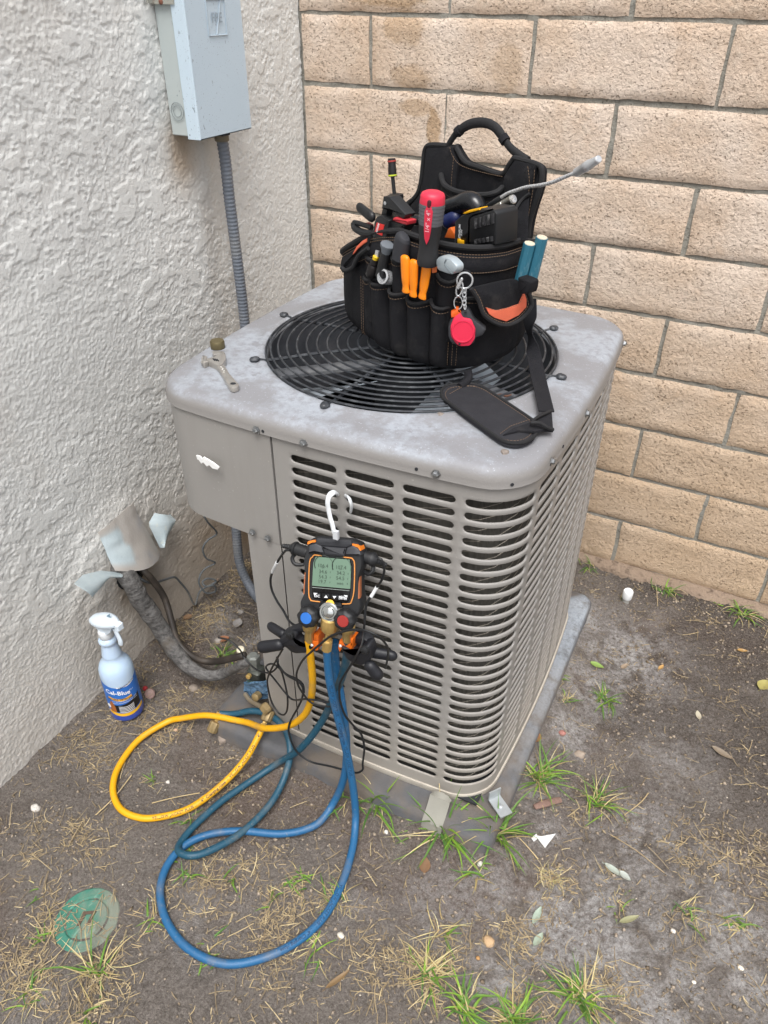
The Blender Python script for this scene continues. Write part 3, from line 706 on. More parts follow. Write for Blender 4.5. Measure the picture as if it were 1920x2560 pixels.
# ------------------------------------------------------------------ line set
def lumpy(P, r, n=14, amp=.12, seed=1, fr=30):
    m = MB(); m.tube(P, r, n); V = np.array(m.v).reshape(len(P), n, 3); c = V.mean(1, keepdims=True)
    a = np.arange(n) / n * 2 * math.pi; s = np.arange(len(P)) / len(P)
    k = 1 + amp * (fbm(s[:, None] * fr + 0 * a[None], np.cos(a)[None] * 1.2 + 5 + 0 * s[:, None], seed, 3) - .5) * 2 + amp * .5 * (fbm(s[:, None] * fr * 3, np.sin(a)[None] * 2 + 9 + 0 * s[:, None], seed + 3, 2) - .5)
    V = c + (V - c) * k[:, :, None]; m.v[:len(P) * n] = [tuple(p) for p in V.reshape(-1, 3)]; return m
def build_lines():
    P = cr([(-.03, -.935, .335), AX(318, 1440, 0, .035), AX(342, 1485, 0, .05), AX(373, 1529, 0, .062), AX(408, 1581, 0, .085), AZ(437, 1628, .085), AZ(476, 1670, .07), AZ(521, 1689, .072), AZ(562, 1682, .085), AY(603, 1663, -.955), AY(632, 1650, -.94)], 12)
    R = np.interp(np.linspace(0, 1, len(P)), [0, .18, .35, .55, .68, .8, .83, 1], [.020, .0235, .022, .0185, .0145, .013, .011, .009])
    m = lumpy(P, R, 14, .14, 4, 26)
    T = NT('pipe_wrap'); c = T.mix(T.ramp(T.noise(45, 6, .75, 'o', (1, 1, 2.2)), .3, .7), hx('3f3d3c'), hx('888684')); c = T.mix(T.math('MULTIPLY', T.ramp(T.noise(90, 4, .7), .52, .7), .6), c, hx('918e8b')); c = T.mix(T.ramp(T.noise(12, 4), .55, .7), c, hx('6a635a'))
    T.base(c); T.rough(.6); T.bump(T.noise(60, 6, .75, 'o', (1, 1, 2.2)), .012)
    o = m.build('suction_line', T.m, origin=(.1, -.9, .1), angle=70); tag(o, 'thick pipe in grey crinkled wrap running from wall to condenser', 'pipe')
    P2 = cr([(-.03, -.90, .335), AX(354, 1422, 0, .04), AX(384, 1454, 0, .055), AX(411, 1495, 0, .066), AX(428, 1550, 0, .09), AZ(442, 1598, .095), AZ(466, 1629, .075), AZ(500, 1650, .07), AZ(545, 1653, .085), AY(597, 1641, -.945), AY(612, 1637, -.94)], 10)
    m = MB(); m.tube(P2, .0085, 10); o = m.build('liquid_line', mat('dark_tube', '35302c', .5, vs_=14, dirt=.4, dirtcol=hx('6f6256')), origin=(.1, -.88, .1)); tag(o, 'thin dark brown tube running beside the wrapped pipe', 'pipe')
    # thermostat wire: straggling, with curls
    q = [AX(510, 1290, 0, .06), AX(520, 1306, 0, .06), AX(542, 1333, 0, .05), AX(520, 1350, 0, .04), AX(507, 1371, 0, .03), AX(515, 1395, 0, .03), AX(538, 1407, 0, .035), AX(515, 1420, 0, .02), AX(501, 1437, 0, .02), AX(498, 1460, 0, .02), AX(515, 1482, 0, .03), AX(538, 1478, 0, .045), AX(535, 1464, 0, .05), AX(515, 1466, 0, .04), AX(506, 1455, 0, .03), AX(520, 1446, 0, .035), AX(540, 1452, 0, .045), AX(528, 1462, 0, .04), AX(500, 1478, 0, .02), AX(487, 1512, 0, .012), AX(470, 1480, 0, .012), AX(450, 1455, 0, .012), AX(436, 1443, 0, .015), AX(412, 1449, 0, .02), AX(385, 1457, 0, .03), AX(360, 1452, 0, .04), AX(340, 1436, 0, .03), (-.02, -.91, .335)]
    m = MB(); m.tube(cr(q, 8), np.interp(np.linspace(0, 1, len(q) * 8 - 7), [0, .75, .9, 1], [.0026, .0026, .0034, .005]), 7); o = m.build('control_wire', mat('grey_wire', '5f6467', .6, dirt=.4, dirtcol=hx('908c86')), origin=(.05, -.75, .1)); tag(o, 'thin grey control wire curling down the stucco under the condenser', 'wire')
build_lines()
# ------------------------------------------------------------------ sheet metal flashing on the pipe hole
def m_flash(paint):
    T = NT('flashing_paint' if paint else 'bare_zinc')
    z = T.mix(T.noise(18, 5, .65), hx('9fb0b6'), hx('d2dde0'))
    if paint:
        p = T.mix(T.noise(9, 5, .6), hx('a9a39c'), hx('bab5af'))
        p = T.mix(T.math('MULTIPLY', T.ramp(T.noise(14, 4), .5, .7), .6), p, hx('a3a4a8'))
        c = T.mix(T.attr('bare').outputs['Fac'], p, z); T.base(c)
    else: T.base(T.mix(T.ramp(T.noise(60, 4, .7), .55, .7), z, hx('c9d0cc'))); T.p.inputs['Metallic'].default_value = .15
    T.rough(.6); T.bump(T.noise(200, 4, .6), .0006); return T.m
def build_flash():
    fl = thing('pipe_flashing', (.01, -.9, .36), 'bent sheet metal flashing over the pipe hole in the stucco', 'flashing')
    e = lambda x, y, d: AX(170 + x / 5.53, 1230 + y / 5.53, 0, d)
    A, B, C, D = e(890, 150, .004), e(1275, 850, .02), e(420, 560, .004), e(640, 1085, .03)
    G = []
    for u in np.linspace(0, 1, 18):
        row = []
        for v in np.linspace(0, 1, 18):
            p = (A * (1 - u) + B * u) * (1 - v) + (C * (1 - u) + D * u) * v
            p = p + np.array([.024 * math.sin(math.pi * v) ** .8 * (.1 + .9 * u) + .006 * (fbm(u * 4, v * 4, 61, 2) - .5), 0, 0]) + np.array([0, 0, -.012 * math.sin(math.pi * v) * u])
            row.append(p)
        G.append(row)
    m = MB(); m.grid(G); o = m.build('cover_sheet', m_flash(True), fl, thick=.0012)
    u = np.repeat(np.linspace(0, 1, 18), 18); v = np.tile(np.linspace(0, 1, 18), 18); G = np.array(G).reshape(-1, 3) - np.array(fl['_o'])
    bare = sst(.52, .62, v + .25 * (fbm(u * 7, v * 7, 3) - .5)) * sst(.08, .2, u) * sst(.95, .75, u)
    at = o.data.attributes.new('bare', 'FLOAT', 'POINT'); vv = np.array([q.co[:] for q in o.data.vertices]); near = np.linalg.norm(vv[:, None] - G[None], axis=2).argmin(1); at.data.foreach_set('value', bare[near].astype(np.float32))
    MZ = m_flash(False)
    def leaf(P, Q, bow, name):
        G = []
        for t in np.linspace(0, 1, 10):
            a = np.array([np.interp(t, np.linspace(0, 1, len(P)), [p[i] for p in P]) for i in range(3)]); b = np.array([np.interp(t, np.linspace(0, 1, len(Q)), [p[i] for p in Q]) for i in range(3)])
            G.append([a + (b - a) * s + np.array([bow * math.sin(math.pi * s), 0, 0]) for s in np.linspace(0, 1, 8)])
        m = MB(); m.grid(G); return m.build(name, MZ, fl, thick=.001)
    leaf([e(740, 1120, .03), e(450, 1090, .02), e(200, 1150, .03), e(80, 1270, .055)], [e(650, 1180, .035), e(560, 1190, .04), e(450, 1320, .06), e(330, 1450, .07)], .012, 'side_flap')
    leaf([e(1195, 290, .006), e(1110, 440, .01), e(1270, 770, .02)], [e(1410, 305, .012), e(1500, 400, .03), e(1300, 730, .03)], .012, 'side_flap')
    b = MB(); G = [[e(650 + t * 540, 1180 - t * 330, .012 + d) for d in (0, .025, .045)] for t in np.linspace(0, 1, 8)]; b.grid(G)
    h = MB(); h.lathe(AX(325, 1425, 0, .002), (1, 0, 0), [(.05, 0), (.05, .004), (.046, .0045)], 20); h.build('pipe_hole', MDARK, fl)
build_flash()
# ------------------------------------------------------------------ service valves
MBRASS = mat('brass', 'cfae6c', .33, .55, var=.15, vs_=80)
MOLDBR = mat('tarnished_brass', '94805a', .5, .4, var=.3, vs_=60, dirt=.4, dirtcol=hx('4a453a'))
MHEX = mat('weathered_cap', '777a76', .6, .35, var=.25, vs_=60)
def build_valves():
    v = thing('service_valve', AZ(660, 1745, .05), 'tarnished brass service valves with a glossy teal plate beside the condenser corner', 'valve')
    a = AY(634, 1648, -.945)
    m = MB(); m.lathe(a + (0, 0, .004), (0, 0, -1), [(.010, -.010), (.015, -.006), (.016, .008), (.013, .010), (.013, .05)], 6); m.build('hex_cap', MHEX, v, False)
    m = MB(); m.box(a + (.004, 0, -.050), (.017, .017, .024), None, .004); m.build('valve_body', mat('dark_valve', '4a4d48', .5, .5, dirt=.5, dirtcol=hx('3a5a52')), v)
    m = MB(); m.capsule(AY(620, 1704, -.955), AY(652, 1706, -.955), .013, .012); m.build('valve_body', mat('green_valve', '3f5650', .5, .3, dirt=.5, dirtcol=hx('6a6a5a')), v)
    m = MB(); m.lathe(AY(624, 1688, -.965), (.1, -1, .2), [(.006, 0), (.006, .008), (.003, .009)], 8); m.build('valve_port', MBRASS, v)
    m = MB(); m.lathe(AY(603, 1627, -.935) + (0, 0, .0), (0, -.3, 1), [(.010, -.012), (.011, 0), (.009, .008), (.004, .010)], 12); m.build('service_cap', mat('white_cap', 'd8cfb8', .4, .2), v)
    G = []
    for i in range(14):
        row = []
        for j in range(12):
            px_ = 613 + (660 - 607) * i / 13 + 6 * j / 11 + (6 if i > 10 else 0); py_ = 1703 + (1748 - 1703) * j / 11 - 5 * i / 13
            p = AY(px_, py_, -.962); p = p + np.array([0, -.014 * fbm(i * .45, j * .45, 17, 3), 0]); row.append(p)
        G.append(row)
    m = MB(); m.grid(G); T = NT('teal_film'); T.base(T.mix(T.noise(40, 4), hx('274a63'), hx('6f8fae'))); T.rough(.18); T.bump(T.noise(70, 3), .01); m.build('plastic_cover', T.m, v, thick=.004)
    m = MB(); m.lathe(AY(646, 1737, -.975), (0, -1, .3), [(.010, 0), (.010, .014), (.007, .016)], 8); m.build('access_fitting', MOLDBR, v)
    m = MB(); m.tube(cr([AY(613, 1735, -.975), AY(625, 1750, -.985), AY(645, 1762, -.995), AY(656, 1768, -1.0)], 6), .0055, 8); m.build('access_tube', mat('old_copper', '8a7f6c', .5, .5), v)
    m = MB(); c = AY(662, 1768, -1.004); m.lathe(c, AY(680, 1790, -1.012) - c, [(.008, -.008), (.012, -.004), (.012, .012), (.008, .016)], 6); m.build('flare_nut', MOLDBR, v, False)
build_valves()

# ------------------------------------------------------------------ hoses
def hose(P, r, m_, name, label, cat, n=14):
    m = MB(); m.tube(P, r, n); o = m.build(name, m_, origin=(P[:, 0].mean(), P[:, 1].mean(), 0)); tag(o, label, cat); return o
def ground_at(p, r):  # clamp a hose above the soil
    z = float(gh(p[0], p[1])) + r * .8
    if .30 < p[0] < 1.012 and -1.05 < p[1] < -.2: z = .05 + r
    return max(p[2], z)
def dpt(x, y, mode, v): return AY(x * K, y * K, v) if mode == 'y' else AZ(x * K, y * K, v)
def path(L, n=10, r=.007):
    P = cr([dpt(*q) for q in L], n)
    return P
def hose_mat(name, col, dark):
    T = NT(name); c = T.mix(T.noise(9, 5, .6), hx(col), hx(dark)); c = T.mix(T.math('MULTIPLY', T.ramp(T.noise(14, 5, .7), .5, .72), .35), c, hx('7f7668')); c = T.mix(T.math('MULTIPLY', T.ramp(T.noise(160, 3, .7), .6, .7), .4), c, hx('8a8478')); T.base(c); T.rough(.5); T.bump(T.noise(300, 2), .0003); return T.m
RY, RB, RT = .0072, .0078, .0076
yel = path([(667, 1385, 'y', -1.085), (672, 1430, 'y', -1.082), (675, 1470, 'y', -1.075), (671, 1515, 'y', -1.064), (655, 1547, 'y', -1.058), (622, 1569, 'y', -1.052), (575, 1573, 'y', -1.046), (535, 1563, 'z', .068), (500, 1554, 'z', .06), (430, 1548, 'z', .04), (392, 1552, 'z', .024), (360, 1560, 'z', .013), (300, 1598, 'z', .008), (257, 1655, 'z', .007), (244, 1705, 'z', .007), (260, 1747, 'z', .007), (300, 1766, 'z', .007), (345, 1765, 'z', .008), (410, 1746, 'z', .010), (480, 1695, 'z', .02), (530, 1640, 'z', .045), (556, 1594, 'z', .075), (570, 1565, 'z', .09)])
blu = path([(706, 1390, 'y', -1.094), (712, 1470, 'y', -1.092), (728, 1540, 'y', -1.088), (752, 1640, 'y', -1.086), (765, 1720, 'y', -1.09), (768, 1775, 'y', -1.105), (761, 1835, 'z', .012), (738, 1910, 'z', .008), (700, 1980, 'z', .007), (640, 2035, 'z', .007), (560, 2072, 'z', .007), (480, 2081, 'z', .007), (405, 2048, 'z', .007), (360, 1990, 'z', .007), (346, 1925, 'z', .007), (362, 1868, 'z', .007), (400, 1826, 'z', .008), (450, 1803, 'z', .009), (520, 1795, 'z', .009), (610, 1801, 'z', .009), (680, 1783, 'z', .012), (722, 1735, 'z', .03), (745, 1670, 'y', -1.076), (748, 1595, 'y', -1.068), (738, 1515, 'y', -1.058), (726, 1440, 'y', -1.046), (722, 1385, 'y', -1.04)])
tea = path([(751, 1380, 'y', -1.082), (748, 1425, 'y', -1.072), (738, 1462, 'y', -1.06), (718, 1512, 'y', -1.05), (690, 1567, 'y', -1.052), (650, 1615, 'y', -1.06), (595, 1657, 'z', .018), (500, 1715, 'z', .008), (432, 1772, 'z', .008), (394, 1815, 'z', .010), (386, 1838, 'z', .020), (412, 1848, 'z', .026), (452, 1838, 'z', .022), (520, 1800, 'z', .014), (580, 1742, 'z', .014), (614, 1682, 'z', .03), (627, 1622, 'z', .07), (615, 1575, 'z', .088), (585, 1546, 'z', .09), (545, 1535, 'z', .085), (505, 1546, 'z', .055), (478, 1561, 'z', .026)])
for A_ in (yel, blu, tea):
    for p in A_: p[2] = ground_at(p, .0074)
    zs_ = A_[:, 2].copy()
    for _ in range(6): zs_[1:-1] = np.maximum(zs_[1:-1], (zs_[:-2] + zs_[2:]) / 2 * .5 + zs_[1:-1] * .5)
    for _ in range(14): zs_[1:-1] = (zs_[:-2] + 2 * zs_[1:-1] + zs_[2:]) / 4
    A_[:, 2] = zs_
hy = hose(yel, RY, hose_mat('yellow_hose', 'e5ab0a', 'd59a06'), 'charging_hose', 'yellow charging hose looped on the soil between spray bottle and condenser', 'hose')
hb_ = hose(blu, RB, hose_mat('blue_hose', '1a5580', '24628e'), 'charging_hose', 'bright blue hose making the biggest loop on the soil', 'hose')
ht = hose(tea, RT, hose_mat('teal_hose', '17455a', '1d4f63'), 'charging_hose', 'dark teal hose looped under the gauge with a loose brass end', 'hose')
for o in (hy, hb_, ht): o['group'] = 'hoses of the digital gauge'
def hose_text(P, r, txt, size, s0, parent, m_, flip=False, tilt=0.0, adv=1.0):
    d = np.linalg.norm(np.diff(P, axis=0), axis=1); S = np.concatenate([[0], np.cumsum(d)])
    v, f = text_geo(txt, .02); m = MB()
    x = v[:, 0] * size * adv; y = (v[:, 1] - .35) * size
    if flip: x = x.max() - x; y = -y
    s = s0 + x; C_ = np.stack([np.interp(s, S, P[:, i]) for i in range(3)], 1); C2 = np.stack([np.interp(s + .004, S, P[:, i]) for i in range(3)], 1); C1 = np.stack([np.interp(s - .004, S, P[:, i]) for i in range(3)], 1)
    t = C2 - C1; t /= np.linalg.norm(t, axis=1)[:, None]; view = CAM_P - C_; nn = view - t * (view * t).sum(1)[:, None]; nn /= np.linalg.norm(nn, axis=1)[:, None]; b = np.cross(nn, t)
    a = y / r + tilt
    m.add(C_ + (r + .00025) * (nn * np.cos(a)[:, None] + b * np.sin(a)[:, None]), f)
    o = m.build('printed_lettering', m_, parent, False); return kind(o, 'stuff')
MINK = mat('hose_ink', '2b2b2a', .6); MINKB = mat('hose_ink_blue', '123456', .6)
def s_at(P, x, y):
    q = AZ(x * K, y * K, .007); k = int(np.linalg.norm(P[:, :2] - q[:2], axis=1).argmin()); return float(np.linalg.norm(np.diff(P[:k + 1], axis=0), axis=1).sum())
hose_text(yel, RY, 'YELLOW JACKET PLUS II  1/4"  Charging Hose  -  YELLOW JACKET PLUS II  1/4"  Charging Hose', .0085, s_at(yel, 330, 1767), hy, MINK)
hose_text(blu, RB, 'YELLOW JACKET PLUS II  1/4" Charging Hose . YELLOW JACKET PLUS II', .0085, .10, hb_, MINKB)
hose_text(blu, RB, 'YELLOW JACKET PLUS II  1/4" Charging Hose', .0085, .62, hb_, MINKB)
def brass_end(a, b, parent):
    d = b - a; m = MB(); m.lathe(a - nrm(d) * .004, d, [(.0084, 0), (.0084, .016), (.0055, .018), (.0055, .024)], 6); m.build('hose_ferrule', MBRASS, parent, False)
    m = MB(); m.lathe(a + nrm(d) * .018, d, [(.006, 0), (.0115, .002), (.0125, .005), (.0125, .024), (.0115, .027), (.008, .027), (.007, .022)], 22, 11, .04); m.build('knurled_nut', MOLDBR, parent, True)
brass_end(tea[-1], AZ(452 * K, 1592 * K, .014), ht)
brass_end(yel[-1] - nrm(yel[-1] - yel[-6]) * .012, yel[-1] + nrm(yel[-1] - yel[-6]) * .02, hy)
# ------------------------------------------------------------------ digital manifold gauge hanging on the louvers
MRUB = mat('black_rubber', '1d1e20', .55, var=.15, vs_=60); MRUB2 = mat('charcoal_rubber', '2c2d31', .6, var=.12)
MORG = mat('orange_rubber', 'e07a1e', .55, var=.06); MGLS = mat('black_gloss', '0c0d0f', .12, var=.05)
GN = nrm((.10, -.90, .42)); GP = np.array([.67, -1.064, .625])                      # the face leans back
def g1(x, y, d=0.0): return AN(700 + x / 8.295, 1330 + y / 8.295, GP - GN * d, GN)   # d > 0 lies deeper
def g6(x, y, d=0.0): return AN(600 + x / 3.7705, 1180 + y / 3.7705, GP - GN * d, GN)
def v6(x, y, d=0.0): return AY(600 + x / 3.7705, 1180 + y / 3.7705, -1.068 + d)
GA = thing('manifold_gauge', AY(830, 1540, -1.045), 'black and orange digital manifold gauge hung by a white hook on the louvers', 'gauge')
def px_prism(name, pts, m_, parent, d0, depth, bev=.0, f=g6, ang=35, smooth=True):
    m = MB(); m.prism([f(x, y, d0) for x, y in pts], -GN * depth, bev); return m.build(name, m_, parent, smooth, angle=ang)
def rnd_poly(pts, r=14, n=4):
    out = []; P = np.array(pts, float); m = len(P)
    for i in range(m):
        a, b, c = P[i - 1], P[i], P[(i + 1) % m]; l1 = np.linalg.norm(a - b); l2 = np.linalg.norm(c - b); q = min(r, l1 * .45, l2 * .45)
        s, e = b + (a - b) / l1 * q, b + (c - b) / l2 * q
        out += [tuple((1 - t) ** 2 * s + 2 * t * (1 - t) * b + t * t * e) for t in np.linspace(0, 1, n)]
    return out
def build_gauge():
    body = [(650, 640), (720, 614), (1050, 638), (1125, 672), (1143, 740), (1156, 880), (1122, 980), (1128, 1190), (1145, 1260), (1128, 1330), (1075, 1395), (940, 1388), (920, 1378), (760, 1378), (740, 1362), (600, 1358), (570, 1335), (558, 1235), (598, 1150), (606, 970), (592, 840), (622, 700)]
    P_ = np.array([g6(x, y, 0) for x, y in rnd_poly(body, 22)]); c_ = P_.mean(0); m = MB()
    m.grid(np.array([c_ + (P_ - c_) * .955 , c_ + (P_ - c_) * .985 - GN * .0025, P_ - GN * .008, P_ - GN * .016, c_ + (P_ - c_) * .93 - GN * .036, c_ + (P_ - c_) * .86 - GN * .046]).transpose(1, 0, 2), closed_u=True)
    nn_ = len(P_); m.f.append(tuple(6 * k for k in range(nn_))); m.f.append(tuple(6 * k + 5 for k in range(nn_))); m.build('housing', MRUB, GA, True, angle=35)
    px_prism('top_band', rnd_poly([(722, 622), (1048, 645), (1052, 690), (1000, 712), (760, 695), (716, 680)], 8), MRUB2, GA, -.004, .02, .002)
    for P in ([(650, 690), (712, 672), (768, 700), (790, 775), (700, 760), (640, 775)], [(1005, 715), (1062, 690), (1125, 730), (1140, 790), (1075, 790), (985, 790)]):
        px_prism('shoulder_facet', rnd_poly(P, 10), mat('facet_grey', '3a3b3f', .5), GA, -.005, .02, .003)
    px_prism('brow', rnd_poly([(768, 700), (1000, 718), (980, 800), (800, 785)], 8), MRUB2, GA, -.006, .02, .003)
    for P in ([(634, 668), (640, 655), (690, 642), (712, 642), (712, 662), (680, 664), (638, 684)], [(1058, 676), (1105, 686), (1128, 706), (1140, 742), (1134, 745), (1112, 712), (1058, 692)]):
        px_prism('corner_accent', P, MORG, GA, -.003, .02)
    for P in ([(610, 948), (617, 950), (606, 1152), (596, 1152), (602, 1050)], [(1126, 990), (1126, 1195), (1112, 1195), (1117, 1050)]):
        px_prism('side_grip', P, mat('orange_dull', 'a2603a', .6), GA, -.001, .010)
    for L in ([(770, 792), (714, 782), (694, 786), (684, 800), (655, 856), (648, 1140), (664, 1200), (680, 1214), (755, 1224)], [(972, 804), (1040, 810), (1062, 822), (1080, 875), (1074, 1120), (1050, 1220), (1030, 1242), (940, 1244)]):
        m = MB(); m.tube(cr([g6(x, y, -.002) for x, y in L], 3), .0011, 6); m.build('bezel_line', mat('bezel_orange', 'd08a45', .55), GA)
    scr = [(738, 508), (1440, 570), (1482, 720), (1447, 1215), (1430, 1420), (1380, 1470), (700, 1390), (655, 1330), (660, 1110), (680, 650)]
    px_prism('display_glass', rnd_poly(scr, 30), MGLS, GA, -.003, .006, .001, g1)
    T = NT('lcd'); c = T.mix(T.noise(10, 2), hx('617a68'), hx('6d8673')); T.base(c); T.rough(.25); lcd = T.m
    px_prism('lcd_screen', [(742, 512), (1436, 574), (1476, 722), (1450, 1180), (664, 1112), (690, 640)], lcd, GA, -.0036, .003, 0, g1)
    m = MB(); A_, B_ = g1(668, 1148, -.004), g1(1440, 1218, -.004); m.tube([A_, B_], .0005, 5); m.build('glass_rim', mat('rim_light', '8d9690', .3), GA)
    xd = nrm(g1(1450, 1180) - g1(664, 1112)); yd = nrm(np.cross(GN, xd))
    ink = mat('lcd_ink', '2c3a31', .5); S = .0085
    for k, (x, y, t, s) in enumerate([(897, 700, '106.4', 1), (1270, 735, '107.4', 1), (893, 822, '34.6', 1), (1262, 852, '34.2', 1), (888, 930, '54.3', 1), (1250, 958, '54.5', 1), (880, 1030, '19.7', 1), (1246, 1072, '***', 1.1), (895, 742, 'psi', .45), (1262, 775, 'psi', .45), (1045, 838, 'F', .5), (1045, 945, 'F', .5), (1035, 1050, 'F', .5), (1415, 870, 'F', .5), (1405, 980, 'F', .5), (1400, 1080, 'F', .5)]):
        m = MB(); text_plane(m, t, S * s * 1.05, g1(x, y, -.0040), xd, yd, .0); m.build('lcd_lettering', ink, GA, False)
    for cx, cy in ((905, 680), (1275, 715)):
        c = g1(cx, cy, -.0040); m = MB(); r = .0195 * .86
        m.tube([c + r * (xd * math.cos(t) + yd * math.sin(t) * .95) for t in np.linspace(math.radians(-25), math.radians(205), 24)], .00035, 4)
        m.tube([c + r * (xd * math.cos(t) + yd * math.sin(t) * .95) for t in np.linspace(math.radians(110), math.radians(205), 12)], .0008, 4); m.build('lcd_dial', ink, GA)
    wht = mat('key_white', 'e6e8ea', .5, var=.03)
    keys = [[(695, 1258), (840, 1268), (845, 1380), (700, 1368)], [(872, 1270), (1022, 1284), (1026, 1398), (872, 1384)], [(1060, 1288), (1205, 1302), (1205, 1414), (1062, 1402)], [(1255, 1304), (1405, 1316), (1395, 1432), (1252, 1420)]]
    for k, q in enumerate(keys):
        o = px_prism('key', q, MGLS, GA, -.0044, .003, .0005, g1); c = np.mean([g1(x, y, -.0047) for x, y in q], 0)
        m = MB()
        if k == 1: m.prism([g1(x, y, -.0047) for x, y in ((912, 1362), (990, 1368), (955, 1308))], -GN * .0003)
        if k == 2: m.prism([g1(x, y, -.0047) for x, y in ((1090, 1326), (1168, 1334), (1126, 1384))], -GN * .0003)
        if k == 0: m.prism([g1(x, y, -.0047) for x, y in ((697, 1262), (780, 1268), (706, 1312))], -GN * .0003); text_plane(m, 'ESC', .0062, g1(768, 1326, -.0047), xd, yd, .015)
        if k == 3: m.prism([g1(x, y, -.0047) for x, y in ((1315, 1308), (1400, 1316), (1390, 1358))], -GN * .0003); text_plane(m, 'MENU', .0054, g1(1305, 1352, -.0047), xd, yd, .015); text_plane(m, 'ENTER', .0050, g1(1305, 1380, -.0047), xd, yd, .015)
        m.build('key_symbol', wht, o, False)
    px_prism('badge_shield', rnd_poly([(770, 1218), (945, 1232), (965, 1275), (740, 1265)], 8), MGLS, GA, -.007, .012, .001)
    c = g6(847, 1250, -.0078); m = MB(); m.lathe(c, GN, [(.0082, -.002), (.0082, 0), (.0078, .0006)], 20)
    T = NT('badge'); sp = T.n.new('ShaderNodeSeparateXYZ'); T.link(T.tc.outputs['Object'], sp.inputs[0]); zc = c[2] - GA['_o'][2]
    T.base(T.mix(T.ramp(sp.outputs[2], zc - .005, zc + .006), hx('e2703a'), hx('f3c04a'))); T.rough(.3); bd = m.build('badge', T.m, GA)
    m = MB(); text_plane(m, 'testo', .0062, c + GN * .0008, xd, yd, .02); m.build('badge_lettering', mat('badge_ink', 'f5e6c0', .5), bd, False)
    # metal sight glass plate
    px_prism('sight_plate', [(748, 1275), (955, 1292), (925, 1385), (885, 1392), (770, 1378)], mat('brushed_plate', 'b5b2aa', .35, .8), GA, -.006, .03, .001)
    m = MB(); c = g6(845, 1318, -.006); m.lathe(c, GN, [(.0175, -.01), (.0175, .004), (.0155, .006), (.013, .006), (.012, .003), (.010, .003), (.0095, .007), (.006, .009), (.0, .0095)], 26, cap=False); m.build('sight_glass', mat('chrome_ring', 'c2c4c2', .18, .9), GA)
    for x, y, colr in ((662, 1352, '2766b4'), (1005, 1380, '8e2823')):
        c = g6(x, y, -.004); m = MB(); m.lathe(c, GN, [(.014, -.012), (.017, -.006), (.0182, .002), (.0182, .012), (.0165, .016), (.011, .018), (.010, .0165)], 32, 8, .06); kb = m.build('valve_knob', MRUB, GA, angle=50)
        m = MB(); m.lathe(c + GN * .0145, GN, [(.0102, 0), (.0102, .0035), (.0096, .0042)], 24); m.build('knob_cap', mat('cap_' + colr, colr, .45), kb)
    # ports and fittings
    def port(x, y0, y1, dp, knurl=True):
        a, b = v6(x, y0, dp - .022), v6(x - 4, y1, dp - .020); d = b - a; L = np.linalg.norm(d); m = MB(); r = .0125
        m.lathe(a, d, [(.009, 0), (r, .002), (r, L * .32), (.0105, L * .36), (.0088, L * .42), (.0088, L * .92), (.0075, L)], 24, 12, .035); return m.build('brass_port', MBRASS, GA, angle=50)
    port(660, 1415, 1590, .004); port(1016, 1440, 1590, .004)
    a, b = v6(845, 1372, -.024), v6(838, 1500, -.025); m = MB(); d = b - a; L = np.linalg.norm(d)
    m.lathe(a, d, [(.010, 0), (.0135, .001), (.0142, L * .3), (.0142, L * .8), (.011, L * .95), (.006, L)], 30, 15, .035); m.build('knurled_coupling', MBRASS, GA, angle=50)
    a2, b2 = b, v6(815, 1690, -.026); d = b2 - a2; L = np.linalg.norm(d); m = MB(); m.lathe(a2 - nrm(d) * .004, d, [(.0058, 0), (.0055, L * .5), (.0088, L * .52), (.0092, L * .56), (.0092, L * .98), (.008, L)], 8); m.build('hose_barb', MBRASS, GA, False)
    m = MB(); m.lathe(v6(868, 1395, .01), (0, 0, -1), [(.012, 0), (.012, .03), (.009, .034)], 20, 10, .03); m.build('rear_coupling', MOLDBR, GA)
    # side plugs
    for q, s in (((615, 752), -1), ((1150, 790), 1)):
        a = g6(q[0], q[1], .02); m = MB(); L = .030; m.lathe(a - np.array([s * .006, 0, 0]), (s, 0, 0), [(.0105, 0), (.0112, .003), (.0102, .006), (.0112, .009), (.0102, .012), (.0112, .015), (.0102, .018), (.0112, .021), (.0105, .0235), (.0125, .0245), (.0125, .028), (.0085, .033), (.0055, .036)], 18); m.build('plug', MRUB, GA)
        e = a + np.array([s * .030, 0, -.001]); m = MB(); m.lathe(e, (s, 0, -.12), [(.0045, 0), (.0055, .002), (.0035, .004), (.0052, .006), (.0033, .008), (.0048, .010), (.0030, .012), (.0042, .014), (.0026, .017)], 12); m.build('strain_relief', MRUB, GA)
        m = MB(); m.tube(cr([a + np.array([s * .018, .004, -.008]), a + np.array([s * .024, -.006, -.018]), a + np.array([s * .016, -.010, -.026]), a + np.array([s * .002, -.004, -.026])], 6), .0035, 8); m.build('plug_tether', MRUB, GA)
    # white hook with its loose end through the next slot
    hk = mat('hook_white', 'dfe3e6', .45, var=.04)
    W_ = [(895, 585), (884, 556), (872, 500), (850, 430), (834, 350), (826, 290), (838, 230), (866, 200), (893, 190), (915, 205), (922, 222)]
    P = cr([v6(x, y, d) for (x, y), d in zip(W_, (.036, .038, .04, .042, .044, .044, .046, .05, .06, .075, .095))], 6)
    m = MB(); m.tube(P, .0048, 10, True, .55, (0, -1, 0)); m.build('hook', hk, GA)
    P = cr([v6(x, y, d) for (x, y), d in zip([(985, 232), (1003, 228), (1028, 246), (1044, 286), (1050, 330), (1045, 368)], (.095, .075, .058, .055, .06, .072))], 6)
    m = MB(); m.tube(P, .0046, 10, True, .55, (0, -1, 0)); m.build('hook_tip', hk, GA)
    m = MB(); m.box(v6(905, 592, .022), (.0045, .003, .008)); m.build('hook_socket', mat('torn_hook', 'c9ccd0', .5), GA, False)
build_gauge()
